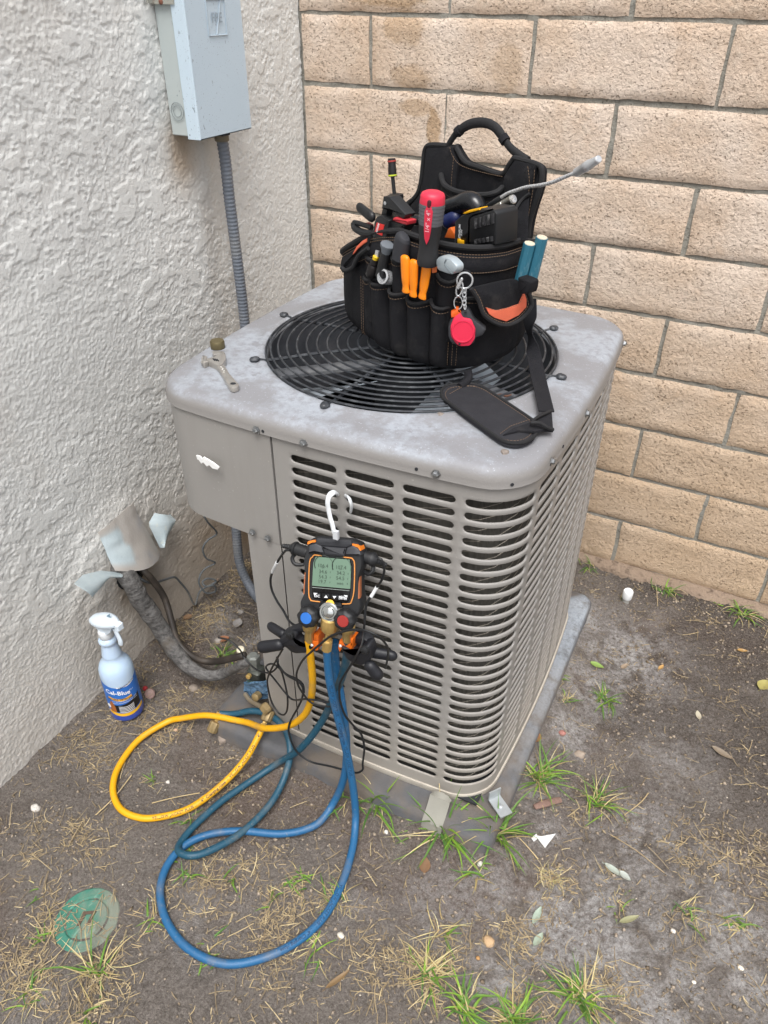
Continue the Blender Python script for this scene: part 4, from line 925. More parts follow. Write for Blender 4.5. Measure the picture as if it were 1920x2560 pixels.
# ------------------------------------------------------------------ probe cables
MCAB = mat('cable_black', '17181a', .5)
def z55(x, y, d): return AY(600 + x / 5.53, 1500 + y / 5.53, d)
def z20(x, y, d): return AY(600 + x / 2.0737, 1600 + y / 2.0737, d)
def cable(P, label, r=.0021, sleeve=None):
    P = cr(P, 8); m = MB(); m.tube(P, r, 7); o = m.build('probe_cable', MCAB, origin=P[0]); tag(o, label, 'cable', 'thin black probe cables of the gauge')
    if sleeve is not None:
        d = np.linalg.norm(P - sleeve, axis=1); k = int(d.argmin()); m = MB(); m.tube(P[max(0, k - 5):k + 6], r * 1.35, 8); m.build('cable_sleeve', mat('white_sleeve', 'dcdedf', .6, var=.04), o)
    return o
E_ = -1.0
cable([v6(470, 738, .015), v6(430, 742, .015), v6(385, 795, .025), v6(340, 870, .03), v6(305, 945, .045), v6(288, 1020, .05), v6(300, 1110, .05), v6(345, 1210, .045), v6(410, 1310, .04), v6(460, 1400, .035), v6(520, 1445, .03), v6(600, 1458, .022), v6(640, 1470, .02)], 'black cable with white sleeve bowing left from the gauge plug to the left clamp', .0023, v6(325, 905, .035))
cable([v6(1295, 815, .02), v6(1330, 825, .02), v6(1352, 880, .02), v6(1358, 945, .02), v6(1335, 1020, .02), v6(1290, 1085, .02), v6(1245, 1160, .015), v6(1205, 1220, .01), v6(1183, 1300, .005), v6(1175, 1400, -.002), v6(1165, 1520, -.008), v6(1150, 1620, -.02), v6(1105, 1720, -.032), v6(1030, 1845, -.03), v6(960, 1955, -.026),
       z20(516, 240, -1.092), z20(518, 310, -1.094), z20(545, 390, -1.088), z20(592, 448, -1.075), z20(630, 492, -1.066), z20(644, 560, -1.062), z20(636, 640, -1.06), z20(636, 672, -1.062), z20(606, 688, -1.064), z20(560, 680, -1.066), z20(470, 655, -1.066), z20(370, 632, -1.068), z20(300, 585, -1.07), z20(268, 530, -1.07), z20(252, 470, -1.064), z20(262, 420, -1.06), z20(300, 350, -1.052), z20(322, 300, -1.048), z20(326, 250, -1.042), z20(300, 215, -1.04), z20(240, 180, -1.035), z20(200, 130, -1.03), z20(192, 100, -1.03)],
      'long black cable with white sleeve from the right plug down past the blue hose', .0022, v6(1255, 1135, .015))
cable([z55(-300, 520, -1.0), z55(-150, 560, -1.0), z55(0, 690, -1.0), z55(60, 800, -1.0), z55(200, 945, -1.01), z55(330, 1000, -1.02), z55(430, 1000, -1.03), z55(505, 935, -1.04), z55(525, 850, -1.04), z55(510, 795, -1.03), z55(525, 900, -1.025), z55(560, 955, -1.025), z55(650, 1030, -1.025), z55(790, 1095, -1.03), z55(870, 1170, -1.036), z55(885, 1290, -1.045)], 'black cable sweeping past the valves into a small loop on the corner post', .002)
cable([z55(590, 680, -1.07), z55(480, 870, -1.045), z55(400, 1030, -1.03), z55(378, 1150, -1.02), z55(430, 1390, -1.02), z55(520, 1545, -1.025), z55(600, 1588, -1.03), z55(650, 1520, -1.03), z55(655, 1330, -1.025), z55(605, 1090, -1.02), z55(560, 965, -1.02), z55(470, 890, -1.02), z55(400, 888, -1.02), z55(358, 930, -1.02), z55(400, 1000, -1.02), z55(500, 1125, -1.02), z55(640, 1300, -1.025), z55(740, 1380, -1.03), z55(900, 1370, -1.078), z55(1080, 1390, -1.072), z55(1230, 1415, -1.066)], 'black cable hanging from the left clamp in one long narrow loop', .002)
cable([v6(1370, 1850, .02), v6(1395, 1740, -.008), v6(1385, 1640, -.03), v6(1310, 1555, -.05), v6(1200, 1500, -.055), v6(1090, 1485, -.055), v6(990, 1500, -.055), v6(860, 1545, -.055), v6(760, 1620, -.054), v6(690, 1680, -.05), z55(870, 830, -1.10), z55(790, 980, -1.085), z55(785, 1100, -1.085), z55(830, 1230, -1.085), z55(960, 1400, -1.082), z55(1090, 1460, -1.08), z55(1250, 1475, -1.07)], 'black cable arching over the brass fittings from right clamp to yellow hose', .002)
# ------------------------------------------------------------------ pipe clamp probes
MCL = mat('clamp_nylon', '1b1c21', .5, var=.12, vs_=40); MOC = mat('clamp_orange', 'e8701a', .5, var=.06)
def clamp_left():
    f = lambda x, y, d=0.0: z55(x, y, -1.085 + d)
    c = thing('pipe_clamp_probe', f(690, 600), 'black spring clamp probe with orange jaws gripping the yellow hose, handles to the left', 'clamp', 'clamp probes under the gauge')
    m = MB(); m.capsule(f(395, 345, .03), f(640, 500, .012), .0105, .011, 12, .8, (0, -1, 0)); m.build('handle', MCL, c)
    m = MB(); m.prism([f(x, y, .006) for x, y in rnd_poly([(560, 480), (690, 418), (800, 385), (905, 395), (925, 480), (860, 455), (770, 490), (755, 560), (650, 560)], 30)], (0, .018, 0), .004); m.build('upper_jaw', MCL, c)
    m = MB(); m.capsule(f(250, 660, -.012), f(600, 610, -.004), .0125, .0115, 12, .85, (0, -1, 0)); m.build('handle', MCL, c)
    m = MB(); m.prism([f(x, y, -.006) for x, y in rnd_poly([(520, 555), (590, 525), (660, 470), (755, 500), (770, 580), (850, 622), (1000, 615), (1000, 680), (920, 745), (760, 756), (680, 720), (620, 655), (540, 672)], 40)], (0, .022, 0), .005); m.build('lower_jaw', MCL, c)
    m = MB(); m.lathe(f(690, 488, -.007), (0, -1, 0), [(.008, -.004), (.008, .002), (.0055, .004)], 14); m.lathe(f(690, 488, -.010), (0, -1, 0), [(.003, 0), (.003, .003)], 6); m.build('pivot', MRUB, c)
    for q in ([(892, 540), (920, 560), (960, 572), (1085, 560), (1082, 690), (1060, 705), (955, 690), (955, 625), (905, 605)], [(1015, 480), (1082, 495), (1085, 560), (1020, 560)]):
        m = MB(); m.prism([f(x, y, -.002) for x, y in q], (0, .022, 0), .002); m.build('jaw_pad', MOC, c)
    m = MB(); m.lathe(f(996, 622, -.0075), (0, -1, 0), [(.003, 0), (.0022, .002)], 10); m.build('jaw_pin', mat('pin_white', 'd9dcdd', .4), c)
def clamp_right():
    f = lambda x, y, d=0.0: v6(x, y, -.022 + d)
    c = thing('pipe_clamp_probe', f(1150, 1720), 'black spring clamp probe with orange jaws gripping the teal hose, handles to the right', 'clamp', 'clamp probes under the gauge')
    m = MB(); m.capsule(f(1200, 1690, .018), f(1485, 1742, .03), .0115, .0105, 12, .8, (0, -1, 0)); m.build('handle', MCL, c)
    m = MB(); m.prism([f(x, y, .012) for x, y in rnd_poly([(1055, 1548), (1140, 1555), (1215, 1610), (1250, 1700), (1180, 1730), (1130, 1660), (1070, 1610)], 24)], (0, .018, 0), .004); m.build('upper_jaw', MCL, c)
    m = MB(); m.capsule(f(1195, 1790, -.004), f(1325, 1950, .0), .0115, .0125, 12, .85, (0, -1, 0)); m.build('handle', MCL, c)
    m = MB(); m.prism([f(x, y, -.004) for x, y in rnd_poly([(945, 1650), (985, 1668), (1060, 1712), (1110, 1700), (1150, 1645), (1205, 1640), (1232, 1700), (1222, 1790), (1150, 1835), (1060, 1812), (990, 1760)], 24)], (0, .022, 0), .005); m.build('lower_jaw', MCL, c)
    m = MB(); m.lathe(f(1172, 1680, -.006), (0, -1, 0), [(.008, -.004), (.008, .002), (.0055, .004)], 14); m.build('pivot', MRUB, c)
    for q in ([(935, 1595), (965, 1612), (1025, 1625), (1060, 1605), (1056, 1690), (1020, 1690), (960, 1655), (950, 1680), (938, 1700), (922, 1660)], [(958, 1560), (985, 1550), (990, 1610), (960, 1605)], [(1040, 1572), (1062, 1580), (1060, 1640), (1038, 1640)]):
        m = MB(); m.prism([f(x, y, .002) for x, y in q], (0, .02, 0), .0015); m.build('jaw_pad', MOC, c)
    m = MB(); m.lathe(f(947, 1638, -.004), (0, -1, 0), [(.003, 0), (.0022, .002)], 10); m.build('jaw_pin', mat('pin_white', 'd9dcdd', .4), c)
clamp_left(); clamp_right()
# ------------------------------------------------------------------ spray bottle
def build_bottle():
    B0 = AZ(322, 1780, .0); x0, y0 = B0[0], B0[1]; z0 = float(gh(x0, y0)) - .001; R = .0385
    t = thing('spray_bottle', (x0, y0, z0), 'translucent blue spray bottle with white trigger head standing by the stucco', 'bottle')
    O = np.array([x0, y0, z0]); up = (0, 0, 1)
    q_ = R / .0468; SZ = 1.1
    prof = [(.0, 0), (.040, 0), (.0455, .004), (.0468, .010), (.0468, .128), (.0462, .138), (.042, .150), (.035, .159), (.029, .165), (.0268, .171), (.0262, .176)]
    for k in range(7): z = .1775 + k * .0042; r = .0262 - k * .0009; prof += [(r + .0006, z), (r - .0006, z + .0021)]
    prof += [(.0205, .2075), (.0215, .2095), (.0245, .2125), (.0252, .217), (.0232, .2215), (.0185, .2245), (.0165, .2255), (.0, .2255)]
    prof = [(r * q_, z * SZ) for r, z in prof]
    T = NT('bottle_plastic'); sp = T.n.new('ShaderNodeSeparateXYZ'); T.link(T.tc.outputs['Object'], sp.inputs[0])
    c = T.mix(T.noise(30, 3), hx('b3cbe4'), hx('c3d7ea')); c = T.mix(T.ramp(sp.outputs[2], .030, .026), c, hx('3d58b4')); c = T.mix(T.ramp(sp.outputs[2], .165, .23), c, hx('bfd2e6'))
    T.base(c); T.rough(.28); T.p.inputs['Subsurface Weight'].default_value = .35; T.p.inputs['Subsurface Radius'].default_value = (.02, .02, .03); T.p.inputs['Subsurface Scale'].default_value = .4
    m = MB(); m.lathe(O, up, prof, 40, cap=False); m.build('bottle_body', T.m, t, angle=60)
    az0 = math.atan2(CAM_P[1] - y0, CAM_P[0] - x0) - .12
    def cyl(a, z, dr=.0006): return np.array([x0 + (R + dr) * math.cos(az0 + a), y0 + (R + dr) * math.sin(az0 + a), z0 + z * SZ])
    def band(name, lo, hi, a0, a1, m_, dr):
        n = 48; mb = MB(); mb.grid([[cyl(a0 + (a1 - a0) * k / n, lo(k / n), dr), cyl(a0 + (a1 - a0) * k / n, hi(k / n), dr)] for k in range(n + 1)]); return mb.build(name, m_, lb)
    lm = MB(); n = 60; A0, A1 = -1.5, 1.5
    top = lambda u: .122 - .014 * math.sin(u * math.pi) ** 1.5
    lm.grid([[cyl(A0 + (A1 - A0) * k / n, z, .0004) for z in np.linspace(.026, top(k / n), 8)] for k in range(n + 1)])
    lb = lm.build('label', mat('label_blue', '2b6fc4', .4, var=.06, vs_=40), t)
    wv = lambda u, b: b - .006 * math.sin(min(1, max(0, u)) * math.pi * 1.1 - .2)
    band('label_swoosh', lambda u: .112 - .006 * math.sin(u * 3.1), lambda u: top(.45 + u * .4) - .0008, -.2, .95, mat('label_white', 'e6eaee', .4, var=.03), .0007)
    band('label_dark_panel', lambda u: wv(u, .038), lambda u: .058 + .014 * u ** 2 - .004 * math.sin(u * 3.1), -.95, 1.05, mat('label_black', '15171c', .4), .0007)
    band('label_yellow_band', lambda u: wv(u, .027), lambda u: wv(u, .036), -1.15, 1.2, mat('label_yellow', 'eeb92c', .4, var=.05), .0009)
    band('label_title_band', lambda u: .0755 - .007 * math.sin(u * 2.6), lambda u: .0825 - .007 * math.sin(u * 2.6), -.85, .55, mat('label_amber', 'f0b43c', .4, var=.05), .0009)
    band('label_pipe_photo', lambda u: .034, lambda u: .068 - .02 * (2 * u - 1) ** 2, -.95, -.55, mat('label_copper', 'a5622c', .4), .001)
    wm = mat('label_ink_white', 'eef0f2', .5, var=.02); km = mat('label_ink_black', '1b2a3c', .5)
    def wtext(txt, size, a, z, m_, bold=.02, slope=0.0, dr=.0012, sx=1.0):
        v, f = text_geo(txt, bold); x = (v[:, 0] - (v[:, 0].min() + v[:, 0].max()) / 2) * size * sx; y = (v[:, 1] - .35) * size
        mb = MB(); mb.add([cyl(a + q / R, z + w + slope * q, dr) for q, w in zip(x, y)], f); o = mb.build('label_lettering', m_, lb, False); return o
    wtext('Cal-Blue', .0160, -.20, .094, wm, .025, -.20); wtext('Plus', .0068, .62, .092, mat('label_ink_pale', 'b9cbe0', .5), .01, .1)
    wtext('GAS LEAK DETECTOR', .0062, -.15, .0738, km, .03, -.10); wtext('NU-CALGON', .0065, .42, .1108, km, .01, .22)
    for k in range(3): wtext('FOR ALL REFRIGERANTS AND GASES', .0036, .12, .0640 - .005 * k + .004, wm, .0, .02) if k < 2 else None
    m = MB(); m.lathe(cyl(-1.0, .050, .0015), cyl(-1.0, .05, 1) - cyl(-1.0, .05, 0), [(.006, 0), (.006, .0004)], 16); m.build('label_seal', wm, lb)
    for k in range(5): 
        mb = MB(); a0, a1, z = -.35, .55, .0515 - k * .0042; mb.grid([[cyl(a0 + (a1 - a0) * i / 14, z + s - .003 * math.sin(i / 14 * 3.1), .0012) for s in (0, .0016)] for i in range(15)]); mb.build('label_small_print', wm, lb, False)
    wh = mat('trigger_white', 'd6e2ec', .4, var=.04)
    m = MB(); m.lathe(O + (0, 0, .2245 * SZ), up, [(.0145, 0), (.0158, .001), (.0158, .020), (.0145, .022), (.011, .023)], 36, 18, .012); m.build('collar', mat('collar_white', 'dfe3e6', .45), t, angle=60)
    O = O + np.array([0, 0, .2245 * (SZ - 1)])
    # trigger head: a tilted shell pointing to the upper right
    e = nrm(AY(352, 1530, y0) - AY(272, 1580, y0)); e = nrm((e[0], -.10, 0)); s = np.cross((0, 0, 1), e)
    G = []
    for u in np.linspace(0, 1, 22):
        q = -.036 + .092 * u; zc = .262 + .030 * u; w = .0205 * math.sin(math.pi * min(1, .08 + u * .9)) ** .55 + .0015; hh = .0085 + .007 * math.sin(math.pi * u)
        if u in (0,): w *= .3; hh *= .3
        if u == 1: w *= .55; hh *= .6
        row = []
        for k in range(17):
            a = 2 * math.pi * k / 16; up_ = math.sin(a); row.append(O + e * q + s * (w * math.copysign(abs(math.cos(a)) ** .7, math.cos(a))) + np.array([0, 0, zc + hh * (up_ if up_ > 0 else up_ * .9)]))
        G.append(row)
    m = MB(); m.grid(np.array(G)); m.f.append(tuple(range(17))); m.f.append(tuple(21 * 17 + k for k in range(17))); m.build('trigger_head', wh, t)
    m = MB(); m.prism([O + e * a + s * .009 + np.array([0, 0, b]) for a, b in ((-.018, .246), (-.004, .240), (.014, .243), (.034, .262), (.044, .282), (-.024, .262))], -s * .018, .002); m.build('head_neck', wh, t)
    m = MB(); m.box(O + e * .060 + np.array([0, 0, .289]), (.007, .008, .009), (e, s, np.array([0, 0, 1.0])), .002); m.build('nozzle', wh, t)
    m = MB(); m.tube(cr([O + e * a + np.array([0, 0, b]) for a, b in ((.040, .272), (.046, .256), (.050, .240), (.048, .228))], 5), .004, 8, True, 1.5); m.build('trigger', wh, t)
    m = MB(); m.prism([O + e * a + s * b + np.array([0, 0, c]) for a, b, c in ((.030, .004, .3058), (.030, -.004, .3058), (.038, 0, .3045))], (0, 0, -.002)); m.build('arrow_mark', mat('arrow_grey', '5d7787', .5), t, False)
build_bottle()
# ------------------------------------------------------------------ green lid in the soil, white pipe stub, small things by the bottle
def build_lid():
    c = AZ(214, 2300, .0); c = np.array([.366, -1.497, float(gh(.366, -1.497)) + .001]); t = thing('irrigation_lid', c, 'faded green round plastic lid set flush in the soil, half dusted over', 'lid')
    T = NT('faded_green'); g = T.mix(T.noise(28, 5, .65), hx('2f6a5c'), hx('44836f')); g = T.mix(T.ramp(T.noise(60, 3, .6, 'o', (1, .25, 1)), .6, .7), g, hx('649d8a'))
    d = T.math('ADD', T.noise(24, 5, .65), 0); sp = T.n.new('ShaderNodeSeparateXYZ'); T.link(T.tc.outputs['Object'], sp.inputs[0])
    ex = T.math('MULTIPLY', T.math('SUBTRACT', sp.outputs[0], .0), 6.0); ey = T.math('MULTIPLY', sp.outputs[1], 3.0)
    k = T.ramp(T.math('ADD', T.math('ADD', d, T.math('MULTIPLY', ex, .8)), T.math('MULTIPLY', ey, .6)), .34, .72); g = T.mix(T.math('MULTIPLY', k, .65), g, hx('8b7f74')); T.base(g); T.rough(.75); T.bump(T.noise(150, 4, .7), .0015)
    m = MB(); m.lathe(c, (0, 0, 1), [(.060, -.02), (.0605, -.001), (.058, .001), (.042, .0016), (.0405, .0002), (.039, -.0012), (.0375, .0002), (.036, .0014), (.0, .0016)], 48, cap=False); m.build('lid_plate', T.m, t, angle=30)
    xd = nrm(np.array([.85, .53, 0])); yd = np.array([-xd[1], xd[0], 0]); b = MB()
    for s in (-.0085, .0085): b.box(c + xd * s + np.array([0, 0, .0022]) + yd * 0, (.003, .0125, .0012), (xd * .95 + yd * 0, yd + xd * .35, np.array([0, 0, 1.0])))
    b.box(c + yd * .0105 + xd * .002 + np.array([0, 0, .0022]), (.0115, .0028, .0011), (xd, yd, np.array([0, 0, 1.0]))); b.build('finger_grip', mat('grip_dirt', '5a4a3e', .9, var=.3, vs_=200, bump=.001), t, False)
build_lid()
def build_stub():
    b = AZ(1562, 1507, .0); z = float(gh(b[0], b[1])); t = thing('pvc_riser', (b[0], b[1], z), 'short white capped plastic pipe standing out of the soil near the block wall', 'pipe'); ax = (.04, -.06, 1)
    m = MB(); m.lathe((b[0], b[1], z - .02), ax, [(.0105, 0), (.0105, .045)], 18); m.build('pipe', mat('grey_pvc', 'a8a6a0', .6), t)
    m = MB(); m.lathe(np.array([b[0], b[1], z + .018]) + np.array([.0015, -.002, 0]), ax, [(.0135, 0), (.0142, .002), (.0142, .023), (.0125, .0265), (.0, .027)], 22, cap=False); m.build('pipe_cap', mat('white_pvc', 'e4e6e6', .5, var=.04), t)
build_stub()
def litter_small():
    c = AZ(375, 1735, .012); z = float(gh(c[0], c[1])); m = MB(); m.lathe((c[0], c[1], z + .010), nrm((.55, -.7, .45)), [(.0, -.006), (.0115, -.006), (.0125, -.004), (.0125, .004), (.0105, .006), (.009, .003), (.006, .004), (.0, .003)], 22, cap=False); tag(m.build('bottle_cap', mat('dusty_pink', '9a817a', .6)), 'dusty pink round plastic cap lying beside the spray bottle', 'cap')
    c = AZ(363, 1720, .012); m = MB(); m.lathe((c[0], c[1], float(gh(c[0], c[1])) + .008), (.3, -.6, .6), [(.0, -.006), (.005, -.005), (.0065, 0), (.005, .005), (.0, .006)], 12, cap=False); tag(m.build('red_plug', mat('red_plastic', 'b02a30', .5)), 'small bright red plastic plug behind the dusty pink cap', 'plug')
litter_small()
# ------------------------------------------------------------------ tool bag standing on the fan guard
BU = np.array([math.cos(math.radians(24)), -math.sin(math.radians(24)), 0]); BN = np.array([-math.sin(math.radians(24)), -math.cos(math.radians(24)), 0]); BZ = .881
def bw(u, d, z): return BU * (.82 + u) + BN * d + np.array([0, 0, BZ + z])
def bp(x, y, d): return AN(x, y, BN * d, BN)
def bl(P): return np.array([P @ BU - .82, P @ BN, P[2] - BZ])
BPL = cr([(-.185, .16), (-.205, .24), (-.203, .31), (-.168, .360), (-.10, .385), (-.03, .396), (.04, .397), (.10, .389), (.145, .367), (.170, .325), (.175, .26), (.165, .20), (.14, .155)], 14)
BS = np.concatenate([[0], np.cumsum(np.linalg.norm(np.diff(BPL, axis=0), axis=1))])
BTn = np.gradient(BPL, axis=0); BTn /= np.linalg.norm(BTn, axis=1)[:, None]; BNo = np.stack([-BTn[:, 1], BTn[:, 0]], 1)
if np.mean((BPL - np.array([0, .26])) * BNo) < 0: BNo = -BNo
def bs(s, z, off=0.0):
    k = lambda A: np.interp(s, BS, A)
    n = np.array([k(BNo[:, 0]), k(BNo[:, 1])]); n /= np.linalg.norm(n); off -= .016 * max(0, 1 - z / .028) ** 2
    return bw(k(BPL[:, 0]) + n[0] * off, k(BPL[:, 1]) + n[1] * off, z)
def onbag(x, y, off=0.0):
    """(s, z) where the line of sight of a photo point meets the bag's upright side"""
    Q = BPL + BNo * off; o = CAM_P; r = _ray(x, y); o2 = np.array([o @ BU - .82, o @ BN]); r2 = np.array([r @ BU, r @ BN]); best = None
    for i in range(len(Q) - 1):
        e = Q[i + 1] - Q[i]; M = np.array([[r2[0], -e[0]], [r2[1], -e[1]]])
        try: t, w = np.linalg.solve(M, Q[i] - o2)
        except Exception: continue
        if -.01 <= w <= 1.01 and t > 0 and (best is None or t < best[0]): best = (t, BS[i] + w * (BS[i + 1] - BS[i]))
    if best is None:
        d = [np.abs(np.cross(r2 / np.linalg.norm(r2), q - o2)) for q in Q]; i = int(np.argmin(d)); t = np.linalg.norm(Q[i] - o2) / np.linalg.norm(r2); best = (t, BS[i])
    return best[1], (o + r * best[0])[2] - BZ
def m_fabric(name='black_canvas', a='131316', b='1d1d20'):
    T = NT(name); c = T.mix(T.noise(40, 4), hx(a), hx(b)); c = T.mix(T.math('MULTIPLY', T.ramp(T.noise(22, 6, .7), .52, .72), .28), c, hx('4a4744'))
    w = T.n.new('ShaderNodeTexWave'); w.inputs['Scale'].default_value = 260; w.bands_direction = 'DIAGONAL'; T.link(T.tc.outputs['Object'], w.inputs['Vector'])
    c = T.mix(T.math('MULTIPLY', w.outputs['Fac'], .25), c, hx('2a2a30')); T.base(c); T.rough(.85); T.p.inputs['Specular IOR Level'].default_value = .25
    T.bump(w.outputs['Fac'], .0006); T.bump(T.noise(25, 3), .004); return T.m
MFAB = m_fabric(); MBIND = mat('black_binding', '19191b', .8, var=.2, vs_=80, bump=.0006, bs=600); MWEB = m_fabric('black_webbing', '1b1b1e', '26262a'); MTHR = mat('tan_thread', '7a6450', .8, var=.2); MCORAL = mat('coral_canvas', 'd8684a', .8, var=.1, vs_=120, bump=.0008, bs=700)
BAG = thing('tool_bag', bw(0, .27, 0), 'black canvas tool bag with loop handle and coral flaps standing on the fan guard', 'tool bag')
def stitches(L, parent):
    m = MB()
    for P in L:
        P = np.asarray(P); d = np.linalg.norm(np.diff(P, axis=0), axis=1); S = np.concatenate([[0], np.cumsum(d)])
        for s in np.arange(.001, S[-1] - .003, .0052): m.tube([[np.interp(s + q, S, P[:, i]) for i in range(3)] for q in (0, .0034)], .00042, 4, False)
    return kind(m.build('stitching', MTHR, parent, False), 'stuff')
RIMPX = [(915, 592), (935, 582), (960, 577), (1005, 576), (1060, 596), (1130, 613), (1200, 619), (1260, 613), (1300, 600)]
RIM = sorted([onbag(x, y) for x, y in RIMPX]); RIM = [(0, .05), (.08, .075), (.13, .10)] + [q for q in RIM if q[0] > .18] + [(BS[-1], .19)]
def rim(s): return float(np.interp(s, [q[0] for q in RIM], [q[1] for q in RIM]))
def build_bag():
    S = np.linspace(0, BS[-1], 110); fold = lambda s, z: .006 * (fbm(s * 16, z * 9, 301, 3) - .5) * min(1, z * 20)
    m = MB(); m.grid([[bs(s, z, fold(s, z)) for z in np.concatenate([[0, .004, .012, .03], np.linspace(.05, rim(s), 14)])] for s in S]); m.f.append(tuple(18 * k for k in range(110))); m.build('bag_body', MFAB, BAG, True, angle=70, thick=.003)
    m = MB(); m.prism([bs(s, .045, -.004) for s in S], (0, 0, -.01)); m.build('bag_lining', mat('lining_black', '0c0c0e', .9), BAG, False)
    R = np.array([bs(s, rim(s), .002) for s in S]); m = MB(); m.tube(R, .0052, 8); m.build('rim_binding', MBIND, BAG)
    W_ = S[(S > .2) & (S < BS[-1] - .05)]
    m = MB(); m.grid([[bs(s, rim(s) - h, .003 + .003 * math.sin(i / 5 * math.pi)) for i, h in enumerate(np.linspace(.012, .042, 6))] for s in W_]); m.build('webbing_band', MWEB, BAG)
    st = [[bs(s, rim(s) - h, .0068) for s in W_] for h in (.010, .0145, .0395)]
    m = MB(); m.tube([bs(s, .004, -.012) for s in S], .004, 7); m.build('base_piping', MBIND, BAG)
    stitches(st, BAG)
    def pocket(a, b, bulge, zb=.012, sag=.004, up=0.0, off0=.003):
        (s0, z0), (s1, z1) = onbag(*a, .012), onbag(*b, .012); n, k = 16, 12; G = []
        for i in range(n + 1):
            t = i / n; s = s0 + (s1 - s0) * t; zt = z0 + (z1 - z0) * t - sag * math.sin(math.pi * t); row = []
            for j in range(k + 1):
                v = j / k; z = zb + (zt - zb) * v; o = off0 + bulge * math.sin(math.pi * t) ** .75 * (.55 + .45 * v) + .004 * (fbm(t * 3 + s0 * 50, v * 4, 320, 3) - .5) * math.sin(math.pi * t); row.append(bs(s, z, o))
            G.append(row)
        G = np.array(G); m = MB(); m.grid(G); p = m.build('pocket', MFAB, BAG, True, angle=70, thick=.0022)
        m = MB(); m.tube(G[:, -1], .0032, 7); m.build('pocket_binding', MBIND, p)
        stitches([[bs(s0 + (s1 - s0) * i / n, z0 + (z1 - z0) * i / n - sag * math.sin(math.pi * i / n) - .0075, off0 + .001 + bulge * math.sin(math.pi * i / n) ** .75 * .99 + .0012) for i in range(n + 1)]], p)
        return s0, s1
    seams = []
    for a, b, bu, zb in (((905, 640), (972, 650), .010, .05), ((972, 640), (1012, 652), .012, .06), ((1088, 690), (1142, 704), .012, .06), ((900, 694), (922, 698), .004, .012), ((921, 697), (968, 712), .016, .012), ((968, 719), (1011, 735), .018, .012), ((1011, 742), (1071, 755), .018, .012), ((1072, 752), (1126, 769), .018, .012)):
        s0, s1 = pocket(a, b, bu, zb); seams.append(s0)
    sR, zR = onbag(1128, 770, .012)
    pocket((1132, 745), (1318, 718), .014, .012, .0)
    L = []
    for x in (905, 1135):
        (sa, za) = onbag(x, 720, .006)
        for k in (-.004, .003, .010) if x > 1000 else (-.003, .004): L.append([bs(sa + k, z, .0065) for z in np.linspace(.014, .13 if x < 1000 else .165, 30)])
    stitches(L, BAG)
    # back panel
    D = .165; z3 = lambda x, y, d=D: bp(820 + x / 2.304, 280 + y / 2.304, d)
    back = rnd_poly([(455, 530), (510, 480), (535, 410), (545, 300), (556, 222), (590, 188), (690, 192), (735, 188), (748, 220), (790, 285), (880, 318), (1000, 356), (1045, 300), (1072, 262), (1200, 298), (1232, 330), (1226, 430), (1180, 570), (1160, 650), (1150, 740), (1100, 800), (480, 760)], 24)
    m = MB(); m.prism([z3(x, y) for x, y in back], -BN * .014, .003); m.build('back_panel', MFAB, BAG, True)
    for L_ in ([(455, 530), (510, 480), (535, 410), (548, 300), (560, 215), (592, 190), (690, 194)], [(735, 190), (748, 222), (792, 288), (880, 322), (998, 358), (1045, 302), (1072, 264)], [(1072, 264), (1200, 300), (1230, 332), (1224, 430), (1178, 570), (1158, 650), (1148, 740)]):
        m = MB(); m.tube(cr([z3(x, y, D + .002) for x, y in L_], 5), .0048, 8); m.build('panel_binding', MBIND, BAG)
    for Q in ([(560, 205), (715, 200), (722, 240), (745, 300), (720, 600), (500, 640), (470, 540), (520, 480), (545, 380)], [(1070, 275), (1200, 305), (1150, 500), (1120, 720), (1010, 740), (1000, 430), (1010, 365)]):
        m = MB(); m.prism([z3(x, y, D + .008) for x, y in rnd_poly(Q, 16)], -BN * .012, .004); m.build('side_wing', MFAB, BAG)
    stitches([cr([z3(x, y, D + .0095) for x, y in L_], 6) for L_ in ([(725, 250), (712, 380), (700, 600)], [(1150, 310), (1160, 420), (1140, 560), (1130, 700)], [(1190, 330), (1180, 450), (1150, 620)], [(700, 200), (722, 262), (775, 312), (900, 350), (1005, 372)])], BAG)
    # inner pocket on the back panel
    G = []; top = [(652, 362), (668, 415), (720, 450), (800, 470), (900, 478), (970, 462), (1002, 435)]; T_ = cr(top, 5); n = len(T_)
    for i, (x, y) in enumerate(T_):
        t = i / (n - 1); bulge = .035 * math.sin(math.pi * t) ** .8; G.append([z3(x + 6 * v, y + 240 * v * (1 - .25 * t), D + .010 + bulge * (1 - .5 * v)) for v in np.linspace(0, 1, 6)])
    G = np.array(G); m = MB(); m.grid(G); p = m.build('inner_pocket', MFAB, BAG, thick=.002); m = MB(); m.tube(G[:, 0], .005, 8); m.build('pocket_binding', MBIND, p); stitches([G[:, 1] + BN * .002], p)
    m = MB(); m.prism([z3(x, y, d) for x, y, d in ((1012, 740, .24), (1040, 640, .22), (1105, 520, .185), (1160, 470, .175), (1155, 600, .19), (1150, 738, .25))], (-.002, .003, 0)); m.build('side_gusset', MFAB, BAG)
    m = MB(); m.tube(cr([z3(x, y, d) for x, y, d in ((1012, 740, .242), (1040, 640, .222), (1105, 520, .188), (1162, 470, .178))], 6), .003, 7); m.build('gusset_binding', MBIND, BAG)
    # handle
    H = cr([z3(x, y, D - .004) for x, y in [(690, 200), (712, 160), (745, 118), (800, 78), (860, 62), (920, 66), (970, 95), (1010, 150), (1050, 205), (1105, 252), (1150, 285)]], 8); m = MB(); R = np.interp(np.linspace(0, 1, len(H)), [0, .12, .2, .24, .66, .70, .8, 1], [.006, .006, .0065, .0085, .0085, .0065, .007, .009]); m.tube(H, R, 10, True, .75, BN); m.build('handle', MBIND, BAG)
